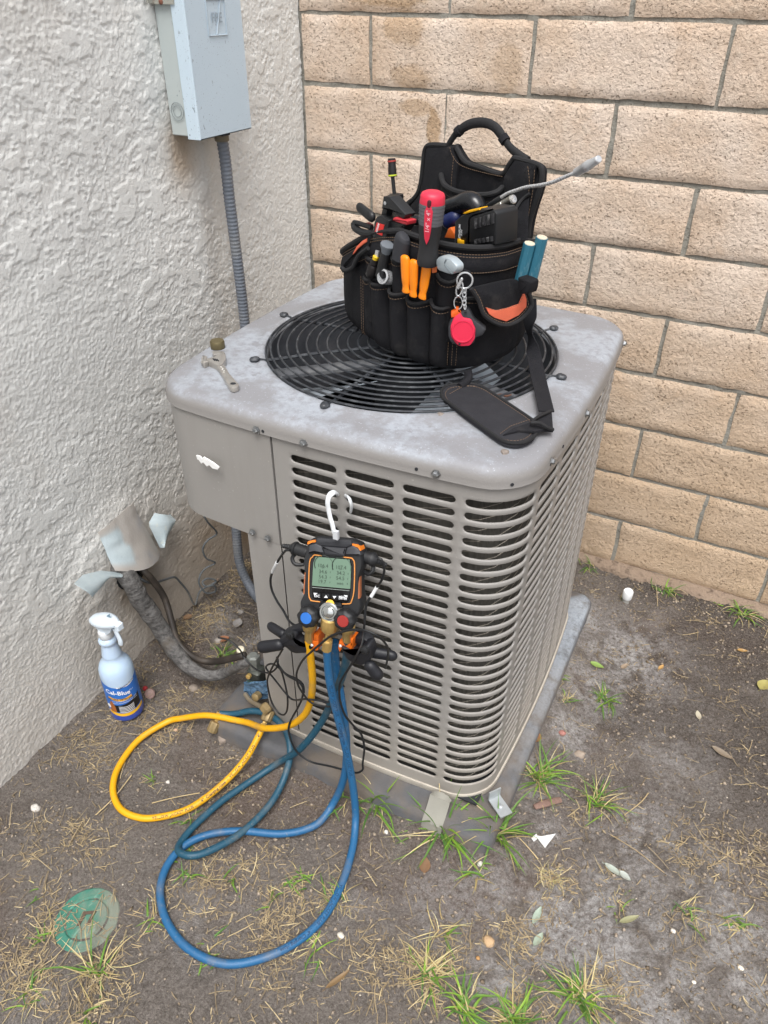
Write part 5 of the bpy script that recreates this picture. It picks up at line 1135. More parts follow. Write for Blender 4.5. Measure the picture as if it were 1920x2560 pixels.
    m = MB(); a = int(len(H) * .22); b = int(len(H) * .70); m.tube(H[a - 1:a + 3], .0096, 10); m.tube(H[b - 1:b + 4], .0096, 10); kind(m.build('handle_keeper', MWEB, BAG), 'stuff')
    # right flap
    A, B, C = bs(*onbag(1182, 720, .03), .032), bs(*onbag(1300, 697, .03), .030), bs(*onbag(1265, 806, .03), .040); n = nrm(np.cross(B - A, C - A)); n = n if n @ (CAM_P - A) > 0 else -n
    f = lambda x, y, o=0.0: AN(1080 + x / 3.173, 640 + y / 3.173, A + n * o, n)
    out = rnd_poly([(305, 255), (345, 245), (620, 185), (705, 190), (745, 225), (790, 370), (770, 420), (700, 500), (600, 545), (510, 530), (420, 470), (370, 350)], 40)
    m = MB(); m.prism([f(x, y) for x, y in out], -n * .006, .002); fl = m.build('pocket_flap', MFAB, BAG)
    m = MB(); m.tube(cr([f(x, y, .001) for x, y in ((310, 258), (365, 345), (412, 465), (505, 532), (600, 547), (700, 502), (775, 420), (790, 365), (745, 228), (705, 192))], 6), .0036, 8); m.build('flap_binding', MBIND, fl)
    m = MB(); m.prism([f(x, y, .0018) for x, y in ((428, 408), (515, 432), (600, 412), (690, 380), (732, 285), (752, 345), (750, 405), (690, 470), (590, 520), (500, 492), (455, 462))], -n * .002, .0008); m.build('coral_stripe', MCORAL, fl)
    stitches([cr([f(x, y, .003) for x, y in L_], 6) for L_ in ([(335, 258), (385, 345), (425, 450), (505, 508), (598, 530), (690, 482), (760, 400), (755, 340), (700, 205)], [(428, 406), (515, 430), (600, 410), (690, 378), (732, 284)])], fl)
    top = MB(); e = [f(x, y, -.002) for x, y in ((345, 247), (480, 215), (620, 187), (705, 192))]; top.grid([e, [bs(*onbag(1080 + x / 3.173, 640 + (y - 12) / 3.173), .002) for x, y in ((345, 247), (480, 215), (620, 187), (705, 192))]]); top.build('flap_hinge', MFAB, fl)
    # left flap
    g = lambda x, y, d: bp(840 + x / 5.925, 480 + y / 5.925, d)
    D2 = .405
    m = MB(); m.prism([g(x, y, D2) for x, y in rnd_poly([(500, 635), (430, 672), (340, 745), (255, 890), (190, 1040), (85, 1085), (78, 1110), (130, 1172), (245, 1130), (290, 1030), (340, 930), (430, 860), (475, 830), (510, 700)], 30)], -BN * .03, .004); fl = m.build('pocket_flap', MFAB, BAG)
    m = MB(); m.prism([g(x, y, D2 + .002) for x, y in ((452, 688), (385, 725), (305, 805), (252, 900), (244, 928), (262, 915), (320, 842), (400, 775), (448, 742))], -BN * .003, .0008); m.build('coral_stripe', MCORAL, fl)
    m = MB(); m.tube(cr([g(x, y, D2 + .004) for x, y in ((475, 830), (430, 868), (345, 935), (290, 1035), (240, 1125), (135, 1165), (85, 1115))], 6), .0042, 8); m.build('flap_binding', MBIND, fl)
    # webbing loop for the key ring
    q = onbag(1164, 690, .008); m = MB(); m.box(bs(q[0], q[1] - .004, .010), (.009, .0022, .014), (BU, BN, np.array([0, 0, 1.0]))); m.build('key_loop', MWEB, BAG, False)
    # shoulder strap, twisted, and the padded end lying on the cover
    def ribbon(P, Wd, w, name, parent, m_):
        P = cr(P, 8); Wd = cr(Wd, 8); m = MB(); m.grid([[p + nrm(q) * w * t for t in (-1, -.4, .4, 1)] for p, q in zip(P, Wd)]); return m.build(name, m_, parent, thick=.0018)
    top = bs(*onbag(1316, 745), .006)
    st = ribbon([top, AZ(1325, 790, .955), AZ(1327, 838, .921), AZ(1335, 890, .9), AZ(1346, 945, .888), AZ(1358, 995, .884), AZ(1366, 1030, .884)], [(1, .1, .1), (.9, .2, .3), (.35, -.5, .8), (.9, .25, .2), (.85, .4, .1), (.9, .3, 0), (.9, .35, 0)], .0125, 'shoulder_strap', BAG, MWEB)
    f5 = lambda x, y, z: AZ(1000 + x / 2.676, 680 + y / 2.676, z)
    pad = rnd_poly([(272, 800), (300, 765), (350, 752), (480, 745), (560, 772), (880, 985), (918, 1040), (905, 1095), (850, 1135), (770, 1148), (690, 1132), (600, 1070), (290, 845)], 40)
    m = MB(); m.prism([f5(x, y, .8795) for x, y in pad], (0, 0, -.008), .003); pd = m.build('shoulder_pad', m_fabric('worn_canvas', '2b2b2f', '3a3a3e'), BAG)
    m = MB(); PB = cr([f5(x, y, .8788) for x, y in pad[::2]], 3, True); m.tube(np.concatenate([PB, PB[:1]]), .0030, 7); m.build('pad_binding', MBIND, pd)
    cen = np.mean(np.array(pad), 0); stitches([np.array([f5(*(cen + (np.array(p) - cen) * .92), .8799) for p in pad + pad[:1]]), np.array([f5(330, 815, .88), f5(430, 760, .88), f5(520, 765, .88)]), np.array([f5(668, 1082, .8805), f5(740, 1030, .8805), f5(870, 985, .8805)])], pd)
    m = MB(); m.prism([f5(x, y, z) for x, y, z in ((690, 1088, .882), (760, 1040, .886), (880, 1000, .889), (960, 940, .889), (1015, 924, .884), (1026, 1058, .878), (960, 1052, .882), (900, 1064, .886), (800, 1056, .884))], (0, 0, -.004), .001); m.build('strap_fold', MWEB, pd)
    m = MB(); m.tube(cr([f5(872, 1010, .893), f5(930, 1010, .893), f5(985, 1040, .886), f5(1024, 1055, .88)], 6), .003, 7); m.tube(cr([f5(880, 1002, .890), f5(930, 965, .892), f5(1010, 930, .886)], 6), .0025, 7); kind(m.build('strap_edge', MBIND, pd), 'stuff')
    m = MB(); m.tube(cr([f5(452, 660, .895), f5(458, 700, .886), f5(440, 738, .882), f5(400, 770, .878)], 6), .0075, 9); m.build('strap_tail', MWEB, BAG)
build_bag()
# ------------------------------------------------------------------ tools in the bag
def s7(x, y, d): return bp(840 + x / 5.925, 480 + y / 5.925, d)
def s8(x, y, d): return bp(1060 + x / 4.608, 380 + y / 4.608, d)
def s3(x, y, d): return bp(820 + x / 2.304, 280 + y / 2.304, d)
MPLA = mat('black_plastic', '161719', .45, var=.15, vs_=60); MSTEEL = mat('bright_steel', 'c6c8ca', .28, .55, var=.1, vs_=120)
def rod(m, a, b, prof, n=20, **k):
    d = b - a; L = np.linalg.norm(d); m.lathe(a, d, [(r, h * L) for r, h in prof], n, **k); return m
def quick_clamp():
    D = .395; t = thing('bar_clamp', s7(640, 600, D), 'black one handed bar clamp with red pad and label at the bag left', 'clamp')
    P = lambda L, o, dp, nm, mm, bv=.002, r=12: (lambda m: m.prism([s7(x, y, D + o) for x, y in rnd_poly(L, r)], -BN * dp, bv) and m.build(nm, mm, t))(MB())
    P([(700, 62), (790, 72), (1030, 335), (1000, 395), (960, 385), (780, 260), (735, 260), (672, 250)], .004, .022, 'fixed_jaw', MPLA)
    P([(690, 240), (758, 255), (735, 370), (665, 355)], .0, .014, 'bar', MPLA, .001)
    P([(590, 365), (660, 345), (785, 420), (730, 745), (640, 752), (525, 722), (560, 450)], .008, .03, 'clamp_body', MPLA, .003, 20)
    P([(770, 430), (1040, 478), (965, 600), (865, 655), (735, 662)], .002, .022, 'moving_jaw', MPLA, .002, 14)
    P([(842, 385), (872, 372), (1055, 432), (1045, 490), (980, 478), (835, 425)], .006, .02, 'jaw_pad', mat('red_pad', 'b8303a', .5), .002, 6)
    m = MB(); m.capsule(s7(315, 200, D - .002), s7(570, 405, D), .0088, .0095, 10, .75, BN); m.build('trigger', MPLA, t)
    m = MB(); m.tube(cr([s7(x, y, D) for x, y in ((265, 450), (330, 465), (420, 490), (530, 530))], 5), [.0045, .005, .0045, .005], 8); m.tube(cr([s7(x, y, D + .003) for x, y in ((262, 452), (275, 525), (350, 580), (450, 610), (545, 610))], 5), [.005, .0065, .0065, .006], 8); m.build('lever', MPLA, t)
    P([(400, 470), (440, 455), (505, 495), (500, 540), (440, 530)], .0, .008, 'release_tab', mat('red_tab', '8f2730', .5), .001, 5)
    lab = [(602, 452), (712, 488), (680, 648), (572, 600)]; P(lab, .0088, .0014, 'red_label', mat('label_red', 'cf2a24', .45, var=.05), 0, 1)
    m = MB(); xd = nrm(s7(590, 590, D) - s7(625, 470, D)); yd = nrm(np.cross(BN, xd)); text_plane(m, 'BESSEY', .0058, s7(615, 535, D + .0093), xd, yd, .02); m.build('label_lettering', mat('label_ink_white', 'eef0f2', .5), t, False)
    m = MB(); m.lathe(s7(728, 165, D + .0045), BN, [(.003, 0), (.003, .001), (.0015, .0012)], 10); m.build('pivot_pin', MSTEEL, t)
quick_clamp()
def tools():
    # nut driver with socket, upright at the back left
    D = .33; t = thing('nut_driver', bp(985, 560, D), 'slim black driver with banded socket tip pointing straight up behind the bar clamp', 'driver'); a, b = bp(979, 396, D), bp(990, 520, D)
    m = MB(); rod(m, a, bp(981.5, 441, D), [(.0065, 0), (.0068, .05), (.0068, .45), (.0074, .5), (.0074, 1)]); m.build('socket', mat('socket_black', '2a2727', .35, .5), t)
    for f_, c_ in ((.14, 'a33a34'), (.93, 'b8c43a')):
        q = a + (bp(981.5, 441, D) - a) * f_; m = MB(); m.lathe(q, a - b, [(.0076, -.0012), (.0078, 0), (.0076, .0012)], 18); m.build('colour_band', mat('band_' + c_, c_, .5), t)
    m = MB(); rod(m, bp(981.5, 441, D), bp(987, 497, D), [(.0034, 0), (.0034, 1)]); m.build('shaft', MPLA, t)
    m = MB(); rod(m, bp(988, 484, D), bp(993, 545, D), [(.010, 0), (.0145, .05), (.0145, .22), (.011, .26), (.0115, .5), (.020, .55), (.022, 1)]); m.build('chuck', MPLA, t)
    # red and grey ratchet driver handle
    D = .415; a, b = bp(1083, 477, D), bp(1069, 655, D); t = thing('screwdriver', b, 'large screwdriver handle with red dome, grey grip and dark stem at bag centre', 'screwdriver')
    prof = [(.006, 0), (.0125, .008), (.0172, .03), (.0191, .07), (.0193, .12), (.0198, .16)]
    m = MB(); rod(m, a, b, [(0, 0)] + prof + [(.0192, .18)], 24, cap=False); m.build('dome', mat('driver_red', 'cf2b45', .45, var=.06), t)
    m = MB(); rod(m, a, b, [(.0198, .165), (.0200, .2), (.0195, .3), (.0191, .42), (.0186, .45)], 24); m.build('grip', mat('grip_grey', '5a5a5e', .7, var=.1, bump=.0004, bs=400), t)
    for k in range(5):
        q = a + (b - a) * (.20 + .05 * k); m = MB(); r = .0201 - .0002 * k; m.lathe(q, b - a, [(r, -.0005), (r + .0003, 0), (r, .0005)], 24); m.build('grip_rib', mat('rib_grey', '47474b', .7), t)
    m = MB(); rod(m, a, b, [(.0185, .45), (.0178, .55), (.016, .68), (.0155, .8), (.017, .92), (.0175, 1.0), (.016, 1.04)], 24); m.build('stem', mat('driver_black', '202022', .6), t)
    sx = nrm(BU * .55 + BN * .83); m = MB(); ax_ = nrm(b - a); wd = nrm(np.cross(ax_, sx))
    Q = [(.10, .25), (.16, .5), (.24, 1), (.5, .85), (.62, .6), (.70, .05)]; L = np.linalg.norm(b - a); rr = lambda h: .0202 - .005 * max(0, h - .4)
    m.prism([a + ax_ * L * h + sx * rr(h) + wd * .0065 * w for h, w in Q] + [a + ax_ * L * h + sx * rr(h) - wd * .0065 * w for h, w in Q[::-1]], -sx * .006, .001); m.build('size_stripe', mat('driver_red', 'cf2b45', .45), t)
    m = MB(); text_plane(m, '1/4" x 4"', .0095, a + ax_ * L * .37 + sx * (rr(.37) + .0006), -ax_, nrm(np.cross(sx, -ax_)), .01); m.build('size_lettering', mat('stripe_ink', 'e3a8b2', .5), t, False)
    m = MB(); q = a + ax_ * L * .14 + sx * .0194; m.capsule(q - ax_ * .006, q + ax_ * .006, .0032, .0032, 10, .5, sx); m.build('hang_hole', mat('hole_dark', '451019', .6), t)
    # three orange handles
    MO = mat('pick_orange', 'f58a0a', .4, var=.04); O = [((1012.5, 637), (1015, 731), .0100), ((1034.5, 648), (1033, 741), .0098), ((1068.5, 656), (1055, 746), .0100)]
    names = ['leftmost of three bright orange tool handles on the bag front, set highest', 'middle one of three bright orange tool handles on the bag front', 'rightmost of three bright orange tool handles, leaning right under the screwdriver']
    for (p, q, r), lb in zip(O, names):
        a, b = bs(*onbag(*p, .03), .030), bs(*onbag(*q, .03), .030); m = MB(); P = [a + (b - a) * h for h in (0, .015, .05, .1, .3, .6, .74, .82, .9, .97, 1.0)]; R = [r * k for k in (.2, .6, .9, 1, 1.0, .95, .84, .72, .78, .9, .8)]
        m.tube(P, R, 16, True, .55, BN); tag(m.build('orange_handle', MO, origin=b), lb, 'tool handle', 'three orange tool handles')
    # dark rubber handle left of them
    D = .41; m = MB(); P = [s7(x, y, D) for x, y in ((1015, 640), (1008, 655), (985, 720), (965, 850), (950, 1000))]; m.tube(cr(P, 5), [.007, .011, .0155, .0165, .017, .017], 14, True, .7, BN); tag(m.build('pliers_grip', mat('soft_black', '2b2c31', .7), origin=P[-1]), 'dark rubber grip standing in the pocket left of the orange handles', 'handle')
    # bit with yellow band, dark socket holder, grey capped marker, ring socket
    t = thing('bit_holder', s7(530, 1240, .415), 'small flat bit with yellow band in a black holder, leftmost pocket', 'bit holder'); a, b, c = s7(605, 870, .415), s7(590, 960, .415), s7(515, 1240, .415)
    m = MB(); m.prism([a + BU * .0042, a - BU * .0042, b - BU * .0042, b + BU * .0042], -BN * .003, .0004); m.build('flat_bit', MSTEEL, t, False)
    m = MB(); rod(m, b - (c - b) * .02, b + (c - b) * .12, [(.0052, 0), (.0052, 1)]); m.build('yellow_band', mat('band_yellow', 'd8b422', .5), t)
    m = MB(); rod(m, b + (c - b) * .12, c, [(.006, 0), (.006, .12), (.0075, .2), (.0075, .3), (.0068, .33), (.0095, .42), (.0098, .95), (.009, 1)]); m.build('holder_body', mat('socket_black', '2a2727', .35, .5), t)
    t = thing('marker', s7(680, 1200, .412), 'black marker with a grey ribbed cap, leaning right in the left pocket', 'marker'); a, b = s7(772, 770, .412), s7(660, 1240, .412)
    m = MB(); rod(m, a, b, [(.010, 0), (.0128, .01), (.0128, .06), (.009, .19), (.0085, .28)], 18, lobes=9, amp=.03); m.build('marker_cap', mat('cap_grey', '6a7076', .5), t)
    m = MB(); rod(m, a, b, [(.0088, .26), (.0092, .3), (.0098, .9), (.0098, 1)]); m.build('marker_barrel', MPLA, t)
    m = MB(); c = s7(705, 1255, .418); m.lathe(c, nrm(BN + np.array([.1, 0, .35])), [(.0085, -.02), (.0118, -.018), (.0122, -.006), (.0112, -.004), (.0128, -.002), (.0128, .003), (.0098, .004), (.0085, 0), (.008, -.014), (.0, -.014)], 22, cap=False); tag(m.build('socket_ring', MSTEEL, origin=c), 'shiny steel socket ring at the foot of the grey capped marker', 'socket')
    # silver folding knife
    t = thing('folding_knife', s8(240, 1380, .405), 'silver rounded knife handle sticking out of the pocket under the bag rim', 'knife'); D = .408
    m = MB(); m.prism([s8(x, y, D + .006) for x, y in rnd_poly([(130, 1225), (190, 1195), (290, 1225), (375, 1310), (365, 1390), (290, 1420), (150, 1370), (125, 1300)], 34)], -BN * .016, .005); m.build('knife_handle', mat('silver_paint', 'a9b3b8', .35, .35, var=.06), t)
    m = MB(); m.tube(cr([s8(x, y, D + .0068) for x, y in ((255, 1235), (235, 1290), (270, 1345), (330, 1405))], 6), .0008, 6); m.build('knife_seam', mat('seam_grey', '6f787c', .5), t)
    m = MB(); m.box(s8(122, 1300, D - .002), (.0015, .004, .012), (BU, BN, np.array([0, 0, 1.0]))); m.build('knife_edge_trim', mat('trim_orange', 'd8703a', .5), t, False)
    # battery pack of a cordless tool
    D = .30; t = thing('battery_pack', s8(600, 900, D), 'black ribbed battery pack with yellow corner strips sunk in the bag', 'battery')
    F = [(520, 770), (560, 740), (800, 665), (835, 710), (830, 1075), (560, 1090), (515, 1050)]; m = MB(); m.prism([s8(x, y, D + .012) for x, y in rnd_poly(F, 20)], -BN * .05, .003); m.build('pack_face', MPLA, t)
    m = MB(); m.prism([s8(x, y, D + .010) for x, y in rnd_poly([(350, 800), (420, 735), (640, 650), (810, 668), (560, 745), (525, 775), (515, 1090), (345, 1060)], 14)], -BN * .05, .003); m.build('pack_side', mat('pack_black', '1c1d20', .35), t)
    for k in range(5):
        x = 575 + k * 48; m = MB(); m.prism([s8(x_, y_, D + .0155) for x_, y_ in ((x, 770 - k * 14), (x + 26, 762 - k * 14), (x + 26, 880 - k * 14), (x, 890 - k * 14))], -BN * .005, .001); m.build('pack_rib', mat('rib_dusty', '2a2a2c', .55, dirt=.6, dirtcol=hx('8a8a8a'), ds=120), t)
    for k in range(5):
        x = 575 + k * 45; m = MB(); m.prism([s8(x_, y_, D + .0155) for x_, y_ in ((x, 1010 - k * 8), (x + 24, 1004 - k * 8), (x + 24, 1060 - k * 8), (x, 1064 - k * 8))], -BN * .005, .001); m.build('pack_rib', mat('rib_dusty', '2a2a2c', .55), t)
    MY = mat('pack_yellow', 'e3a812', .45, var=.05)
    m = MB(); m.prism([s8(x, y, D + .0125) for x, y in ((440, 708), (520, 668), (632, 642), (635, 668), (530, 698), (475, 716))], -BN * .02, .001); m.build('yellow_strip', MY, t)
    m = MB(); m.prism([s8(x, y, D + .0125) for x, y in ((385, 1000), (410, 998), (412, 1012), (452, 1022), (450, 1062), (383, 1055))], -BN * .003, .0005); m.build('yellow_strip', MY, t)
    m = MB(); xd = nrm(s8(415, 860, D) - s8(412, 990, D)); text_plane(m, 'LITHIUM', .0068, s8(410, 925, D + .0112), xd, nrm(np.cross(BN, xd)), .015); text_plane(m, 'ION', .0052, s8(432, 930, D + .0112), xd, nrm(np.cross(BN, xd)), .01); m.build('pack_lettering', mat('label_ink_white', 'eef0f2', .5), t, False)
    m = MB(); m.prism([s8(x, y, D - .004) for x, y in ((235, 985), (280, 880), (300, 870), (350, 940), (350, 1000))], -BN * .02, .001); m.build('orange_latch', mat('latch_orange', 'c9601f', .5), t)
    # drill handle and blue grip behind the screwdriver
    D = .265; m = MB(); m.tube(cr([s8(x, y, D) for x, y in ((150, 720), (260, 660), (400, 610), (500, 580), (580, 600), (640, 680))], 7), [.014, .0165, .017, .019, .018, .014], 14); tag(m.build('drill_handle', mat('glossy_black', '15171b', .25), origin=s8(400, 640, D)), 'glossy black curved drill handle lying behind the red screwdriver', 'drill')
    m = MB(); m.capsule(s8(240, 830, D + .006), s8(420, 720, D + .006), .015, .014, 14); tag(m.build('blue_grip', mat('navy_grip', '1a2450', .4), origin=s8(330, 780, D)), 'dark navy blue tool grip half hidden behind the battery pack', 'tool')
    t = thing('yellow_cutter', s7(1090, 420, .30), 'black tool with yellow collar between bar clamp and screwdriver', 'tool'); a, b = s7(1030, 410, .315), s7(1270, 420, .30)
    m = MB(); rod(m, a, b, [(.010, 0), (.014, .05), (.0135, .35), (.009, .4)]); m.build('yellow_collar', MY, t); m = MB(); rod(m, a, b, [(.0088, .35), (.0095, .4), (.0095, 1.0)]); m.build('cutter_barrel', mat('glossy_black', '15171b', .25), t)
    # flashlight
    D = .245; t = thing('penlight', s8(820, 670, D), 'short silver penlight poking out above the battery pack', 'flashlight'); a, b = s8(1030, 540, D), s8(770, 690, D)
    m = MB(); rod(m, a, b, [(.0055, -.0), (.0078, .02), (.0078, .12), (.0074, .14), (.0074, .38), (.0068, .39), (.0068, .41), (.0074, .42), (.0076, 1)], 20); m.build('barrel', mat('satin_nickel', 'a8a59c', .28, .9, var=.06), t); m = MB(); m.lathe(a, a - b, [(.0066, -.001), (.0066, .0012), (.005, .0012), (.0, .0004)], 16, cap=False); m.build('lens_ring', MSTEEL, t)
    # gooseneck pick-up tool
    t = thing('pickup_tool', s8(700, 640, .24), 'silver gooseneck pick-up tool arching out to the right of the bag', 'pick-up tool'); D = .24
    P = cr([s8(890, 522, D), s8(960, 478, D), s8(1060, 442, D + .004), s8(1180, 405, D + .012), s8(1320, 385, D + .022), s8(1480, 348, D + .034), s8(1640, 280, D + .046), s3(1430, 348, D + .052)], 30); n = len(P)
    d = np.linalg.norm(np.diff(P, axis=0), axis=1); S = np.concatenate([[0], np.cumsum(d)]); q = np.linspace(0, S[-1], int(S[-1] / .0007)); P = np.stack([np.interp(q, S, P[:, i]) for i in range(3)], 1); m = MB(); m.tube(P, .0027 + .0003 * np.sin(q * 2 * math.pi / .0028), 10); m.build('gooseneck', MSTEEL, t, angle=80)
    a, b = s3(1428, 350, D + .052), s3(1562, 270, D + .066); m = MB(); rod(m, a, b, [(.0045, 0), (.0066, .04), (.0066, .38), (.0072, .40), (.0072, .62), (.0066, .64), (.0052, .98), (.004, 1)], 18); m.build('magnet_tip', mat('satin_tip', 'c3c5c7', .3, .5), t)
    m = MB(); rod(m, s8(900, 530, D - .004), s8(700, 660, D - .004), [(.005, 0), (.006, .05), (.006, 1)]); m.build('tool_barrel', MPLA, t)
    # two teal carpenter pencils on the right
    MT = (lambda T: (T.base(T.mix(T.math('MULTIPLY', T.ramp(T.noise(60, 4, .7, 'o', (1, 1, .3)), .55, .7), .5), T.mix(T.noise(20, 3), hx('2b6478'), hx('357a90')), hx('7fa0aa'))), T.rough(.5), T.m)[-1])(NT('teal_paint')); MW = mat('cut_wood', 'c9bda8', .7, var=.25, vs_=300)
    m = MB(); m.prism([s8(x, y, .290) for x, y in rnd_poly([(1070, 1440), (1150, 1466), (1218, 1500), (1212, 1570), (1190, 1640), (1090, 1640)], 20)], -BN * .022, .004); m.build('pencil_pocket', MFAB, BAG)
    for (p, q, lb) in (((1218, 1055), (1098, 1530), 'left and shorter of two flat teal pencils in the right side pocket'), ((1360, 985), (1218, 1540), 'right and taller of two flat teal pencils in the right side pocket')):
        D = .262 if q[0] < 1150 else .245; a, b = s8(*p, D), s8(*q, D); t = thing('flat_pencil', b, lb, 'pencil', 'two flat teal pencils'); m = MB(); ph = math.pi / 8
        d = b - a; L = np.linalg.norm(d); m.lathe(a, d, [(.0102, 0), (.0102, L)], 8, ph=ph); m.build('pencil_barrel', MT, t, False); m = MB(); m.lathe(a, -d, [(.0094, -.001), (.0088, .0012), (.003, .0022), (.002, .0012)], 10); m.build('pencil_end', MW, t)
        m = MB(); text_plane(m, 'UNIVERSAL', .0050, a + d * .62 + nrm(CAM_P - a) * .0108, d / L, nrm(np.cross(nrm(CAM_P - a), d / L)), .0) if False else None
tools()
# ------------------------------------------------------------------ key ring with chain and the red tool
def keys():
    A = bs(*onbag(1158, 800, .02), .030); n = nrm((CAM_P - A) * (1, 1, .25)); f = lambda x, y, o=0.0: AN(1080 + x / 3.173, 640 + y / 3.173, A + n * o, n)
    px_ = np.linalg.norm(f(1, 0) - f(0, 0)); X = nrm(f(10, 0) - f(0, 0)); Y = nrm(np.cross(n, X))
    k = thing('key_ring', f(260, 195), 'steel split ring with snap hook and short chain hanging from the bag', 'key ring')
    def loop(cx, cy, rx, ry, w, nm, o=0.0, m_=MSTEEL, rot=0.0):
        c = f(cx, cy, o); m = MB(); ca, sa = math.cos(rot), math.sin(rot)
        m.tube([c + X * px_ * (rx * math.cos(t) * ca - ry * math.sin(t) * sa) + Y * px_ * (rx * math.cos(t) * sa + ry * math.sin(t) * ca) for t in np.linspace(0, 2 * math.pi, 29)], w, 7, False); return m.build(nm, m_, k)
    loop(260, 195, 62, 62, .0016, 'split_ring'); loop(218, 262, 24, 56, .0014, 'snap_hook', .003, rot=-.2); loop(208, 372, 34, 52, .0010, 'wire_ring', .001)
    m = MB(); m.capsule(f(240, 170, .004), f(202, 265, .004), .0026, .0026, 8); m.build('snap_gate', MSTEEL, k)
    for i in range(5): loop(262 - (i % 2) * 6, 275 + i * 32, 14 if i % 2 else 8, 20, .0011, 'chain_link', .002)
    t = thing('tubing_cutter', f(240, 600), 'round pink red mini tubing cutter with black body hanging from the key ring', 'tubing cutter')
    m = MB(); m.prism([f(x, y, .002) for x, y in rnd_poly([(235, 440), (262, 415), (298, 430), (335, 505), (432, 582), (400, 632), (345, 650), (335, 690), (280, 722), (205, 712), (150, 690), (128, 640), (128, 560), (150, 505), (190, 470)], 14)], -n * .020, .003); m.build('cutter_body', MRUB2, t)
    m = MB(); m.prism([f(x, y, .0045) for x, y in rnd_poly([(172, 488), (228, 448), (243, 490), (310, 500), (345, 580), (340, 660), (300, 715), (215, 718), (185, 690), (150, 640), (145, 560)], 18)], -n * .008, .002); MR = mat('pink_red', 'd62848', .4, var=.05); m.build('red_frame', MR, t)
    m = MB(); m.lathe(f(245, 597, .004), n, [(98 * px_, -.004), (98 * px_, .001), (92 * px_, .003), (84 * px_, .003), (81 * px_, .0022), (0, .0024)], 36, cap=False); m.build('red_disc', MR, t, angle=25)
    for x, y in ((266, 442), (218, 697)): m = MB(); m.lathe(f(x, y, .005), n, [(10 * px_, -.003), (10 * px_, .001), (5 * px_, .0014)], 10); m.build('cutter_screw', MRUB, t)
    m = MB(); m.prism([f(x, y, .003) for x, y in rnd_poly([(150, 445), (185, 432), (190, 410), (212, 412), (212, 440), (232, 446), (180, 485), (152, 490)], 5)], -n * .012, .001); m.build('orange_tag', mat('tag_orange', 'e2611c', .5), t)
keys()
# ------------------------------------------------------------------ wrench and cap on the metal cover
def wrench():
    zt = .8675; w = lambda x, y, z=zt: AZ(390 + x / 4.1475, 860 + y / 4.1475, z); T0 = zt + .010
    t = thing('adjustable_wrench', w(680, 250), 'small steel adjustable wrench lying on the grey cover', 'wrench'); MW = mat('worn_chrome', 'aaa6a0', .32, .55, var=.15, vs_=40, dirt=.3, dirtcol=hx('6a5f52'))
    m = MB(); m.prism([w(x, y, T0) for x, y in rnd_poly([(600, 195), (650, 215), (690, 200), (720, 230), (760, 300), (830, 380), (862, 415), (850, 442), (800, 456), (765, 446), (735, 400), (690, 320), (640, 240)], 12)], (0, 0, -.0085), .002); h = m.build('handle', MW, t)
    m = MB(); m.prism([w(x, y, T0 + .002) for x, y in rnd_poly([(515, 150), (600, 130), (665, 95), (690, 82), (722, 105), (722, 160), (690, 205), (650, 225), (600, 198), (545, 175)], 8)], (0, 0, -.0115), .0015); m.build('head', MW, t)
    m = MB(); m.prism([w(x, y, T0) for x, y in ((583, 70), (690, 72), (715, 88), (660, 108), (600, 112), (585, 100))], (0, 0, -.009), .001); m.build('fixed_jaw', MW, t)
    m = MB(); m.prism([w(x, y, T0) for x, y in rnd_poly([(485, 112), (530, 128), (520, 165), (545, 180), (500, 205), (472, 190), (468, 150)], 5)], (0, 0, -.009), .001); m.build('sliding_jaw', MW, t)
    a, b = w(470, 200, T0 - .002), w(545, 185, T0 - .002); m = MB(); m.tube([a + (b - a) * q for q in np.linspace(0, 1, 40)], .0036 + .0008 * np.sin(np.linspace(0, 1, 40) * 2 * math.pi * 6), 10); m.build('worm_screw', MW, t)
    for q in range(3): m = MB(); a = w(590 + q * 20, 150 + q * 3, T0 + .0025); m.capsule(a, w(610 + q * 20, 172 + q * 3, T0 + .0025), .0013, .0013, 6); m.build('scale_mark', MDARK, h)
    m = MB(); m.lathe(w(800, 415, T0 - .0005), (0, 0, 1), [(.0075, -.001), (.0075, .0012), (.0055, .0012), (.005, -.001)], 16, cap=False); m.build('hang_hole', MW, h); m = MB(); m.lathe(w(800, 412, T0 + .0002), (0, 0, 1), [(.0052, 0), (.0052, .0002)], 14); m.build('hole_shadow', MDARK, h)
    m = MB()
    for x, y in ((668, 235), (685, 250), (680, 262), (700, 275), (695, 290)): m.capsule(w(x, y, T0 + .0002), w(x + 14, y + 6, T0 + .0002), .0008, .0008, 5)
    kind(m.build('engraving', mat('engraving_white', 'd5d2cc', .5), h), 'stuff')
    c = w(642, 40, zt); m = MB(); m.lathe(c, (0, 0, 1), [(.0135, 0), (.0142, .002), (.0142, .013), (.0128, .0155), (.0, .0155)], 12, cap=False); tag(m.build('brass_cap', mat('olive_brass', '6e6448', .5, .5, dirt=.4, dirtcol=hx('4c4432')), origin=c), 'dull olive brass valve cap standing behind the wrench', 'cap')
    q = AZ(1262, 995, zt); m = MB(); m.tube(cr([q + (-.016, -.006, .002), q + (-.008, 0, .005), q + (.002, 0, .004), q + (.010, .004, .007)], 5), [.001, .0016, .0022, .001], 6); tag(m.build('dry_twig', mat('twig_brown', '5a3a2a', .8), origin=q), 'tiny curled brown twig on the cover beside the shoulder pad', 'twig')
wrench()
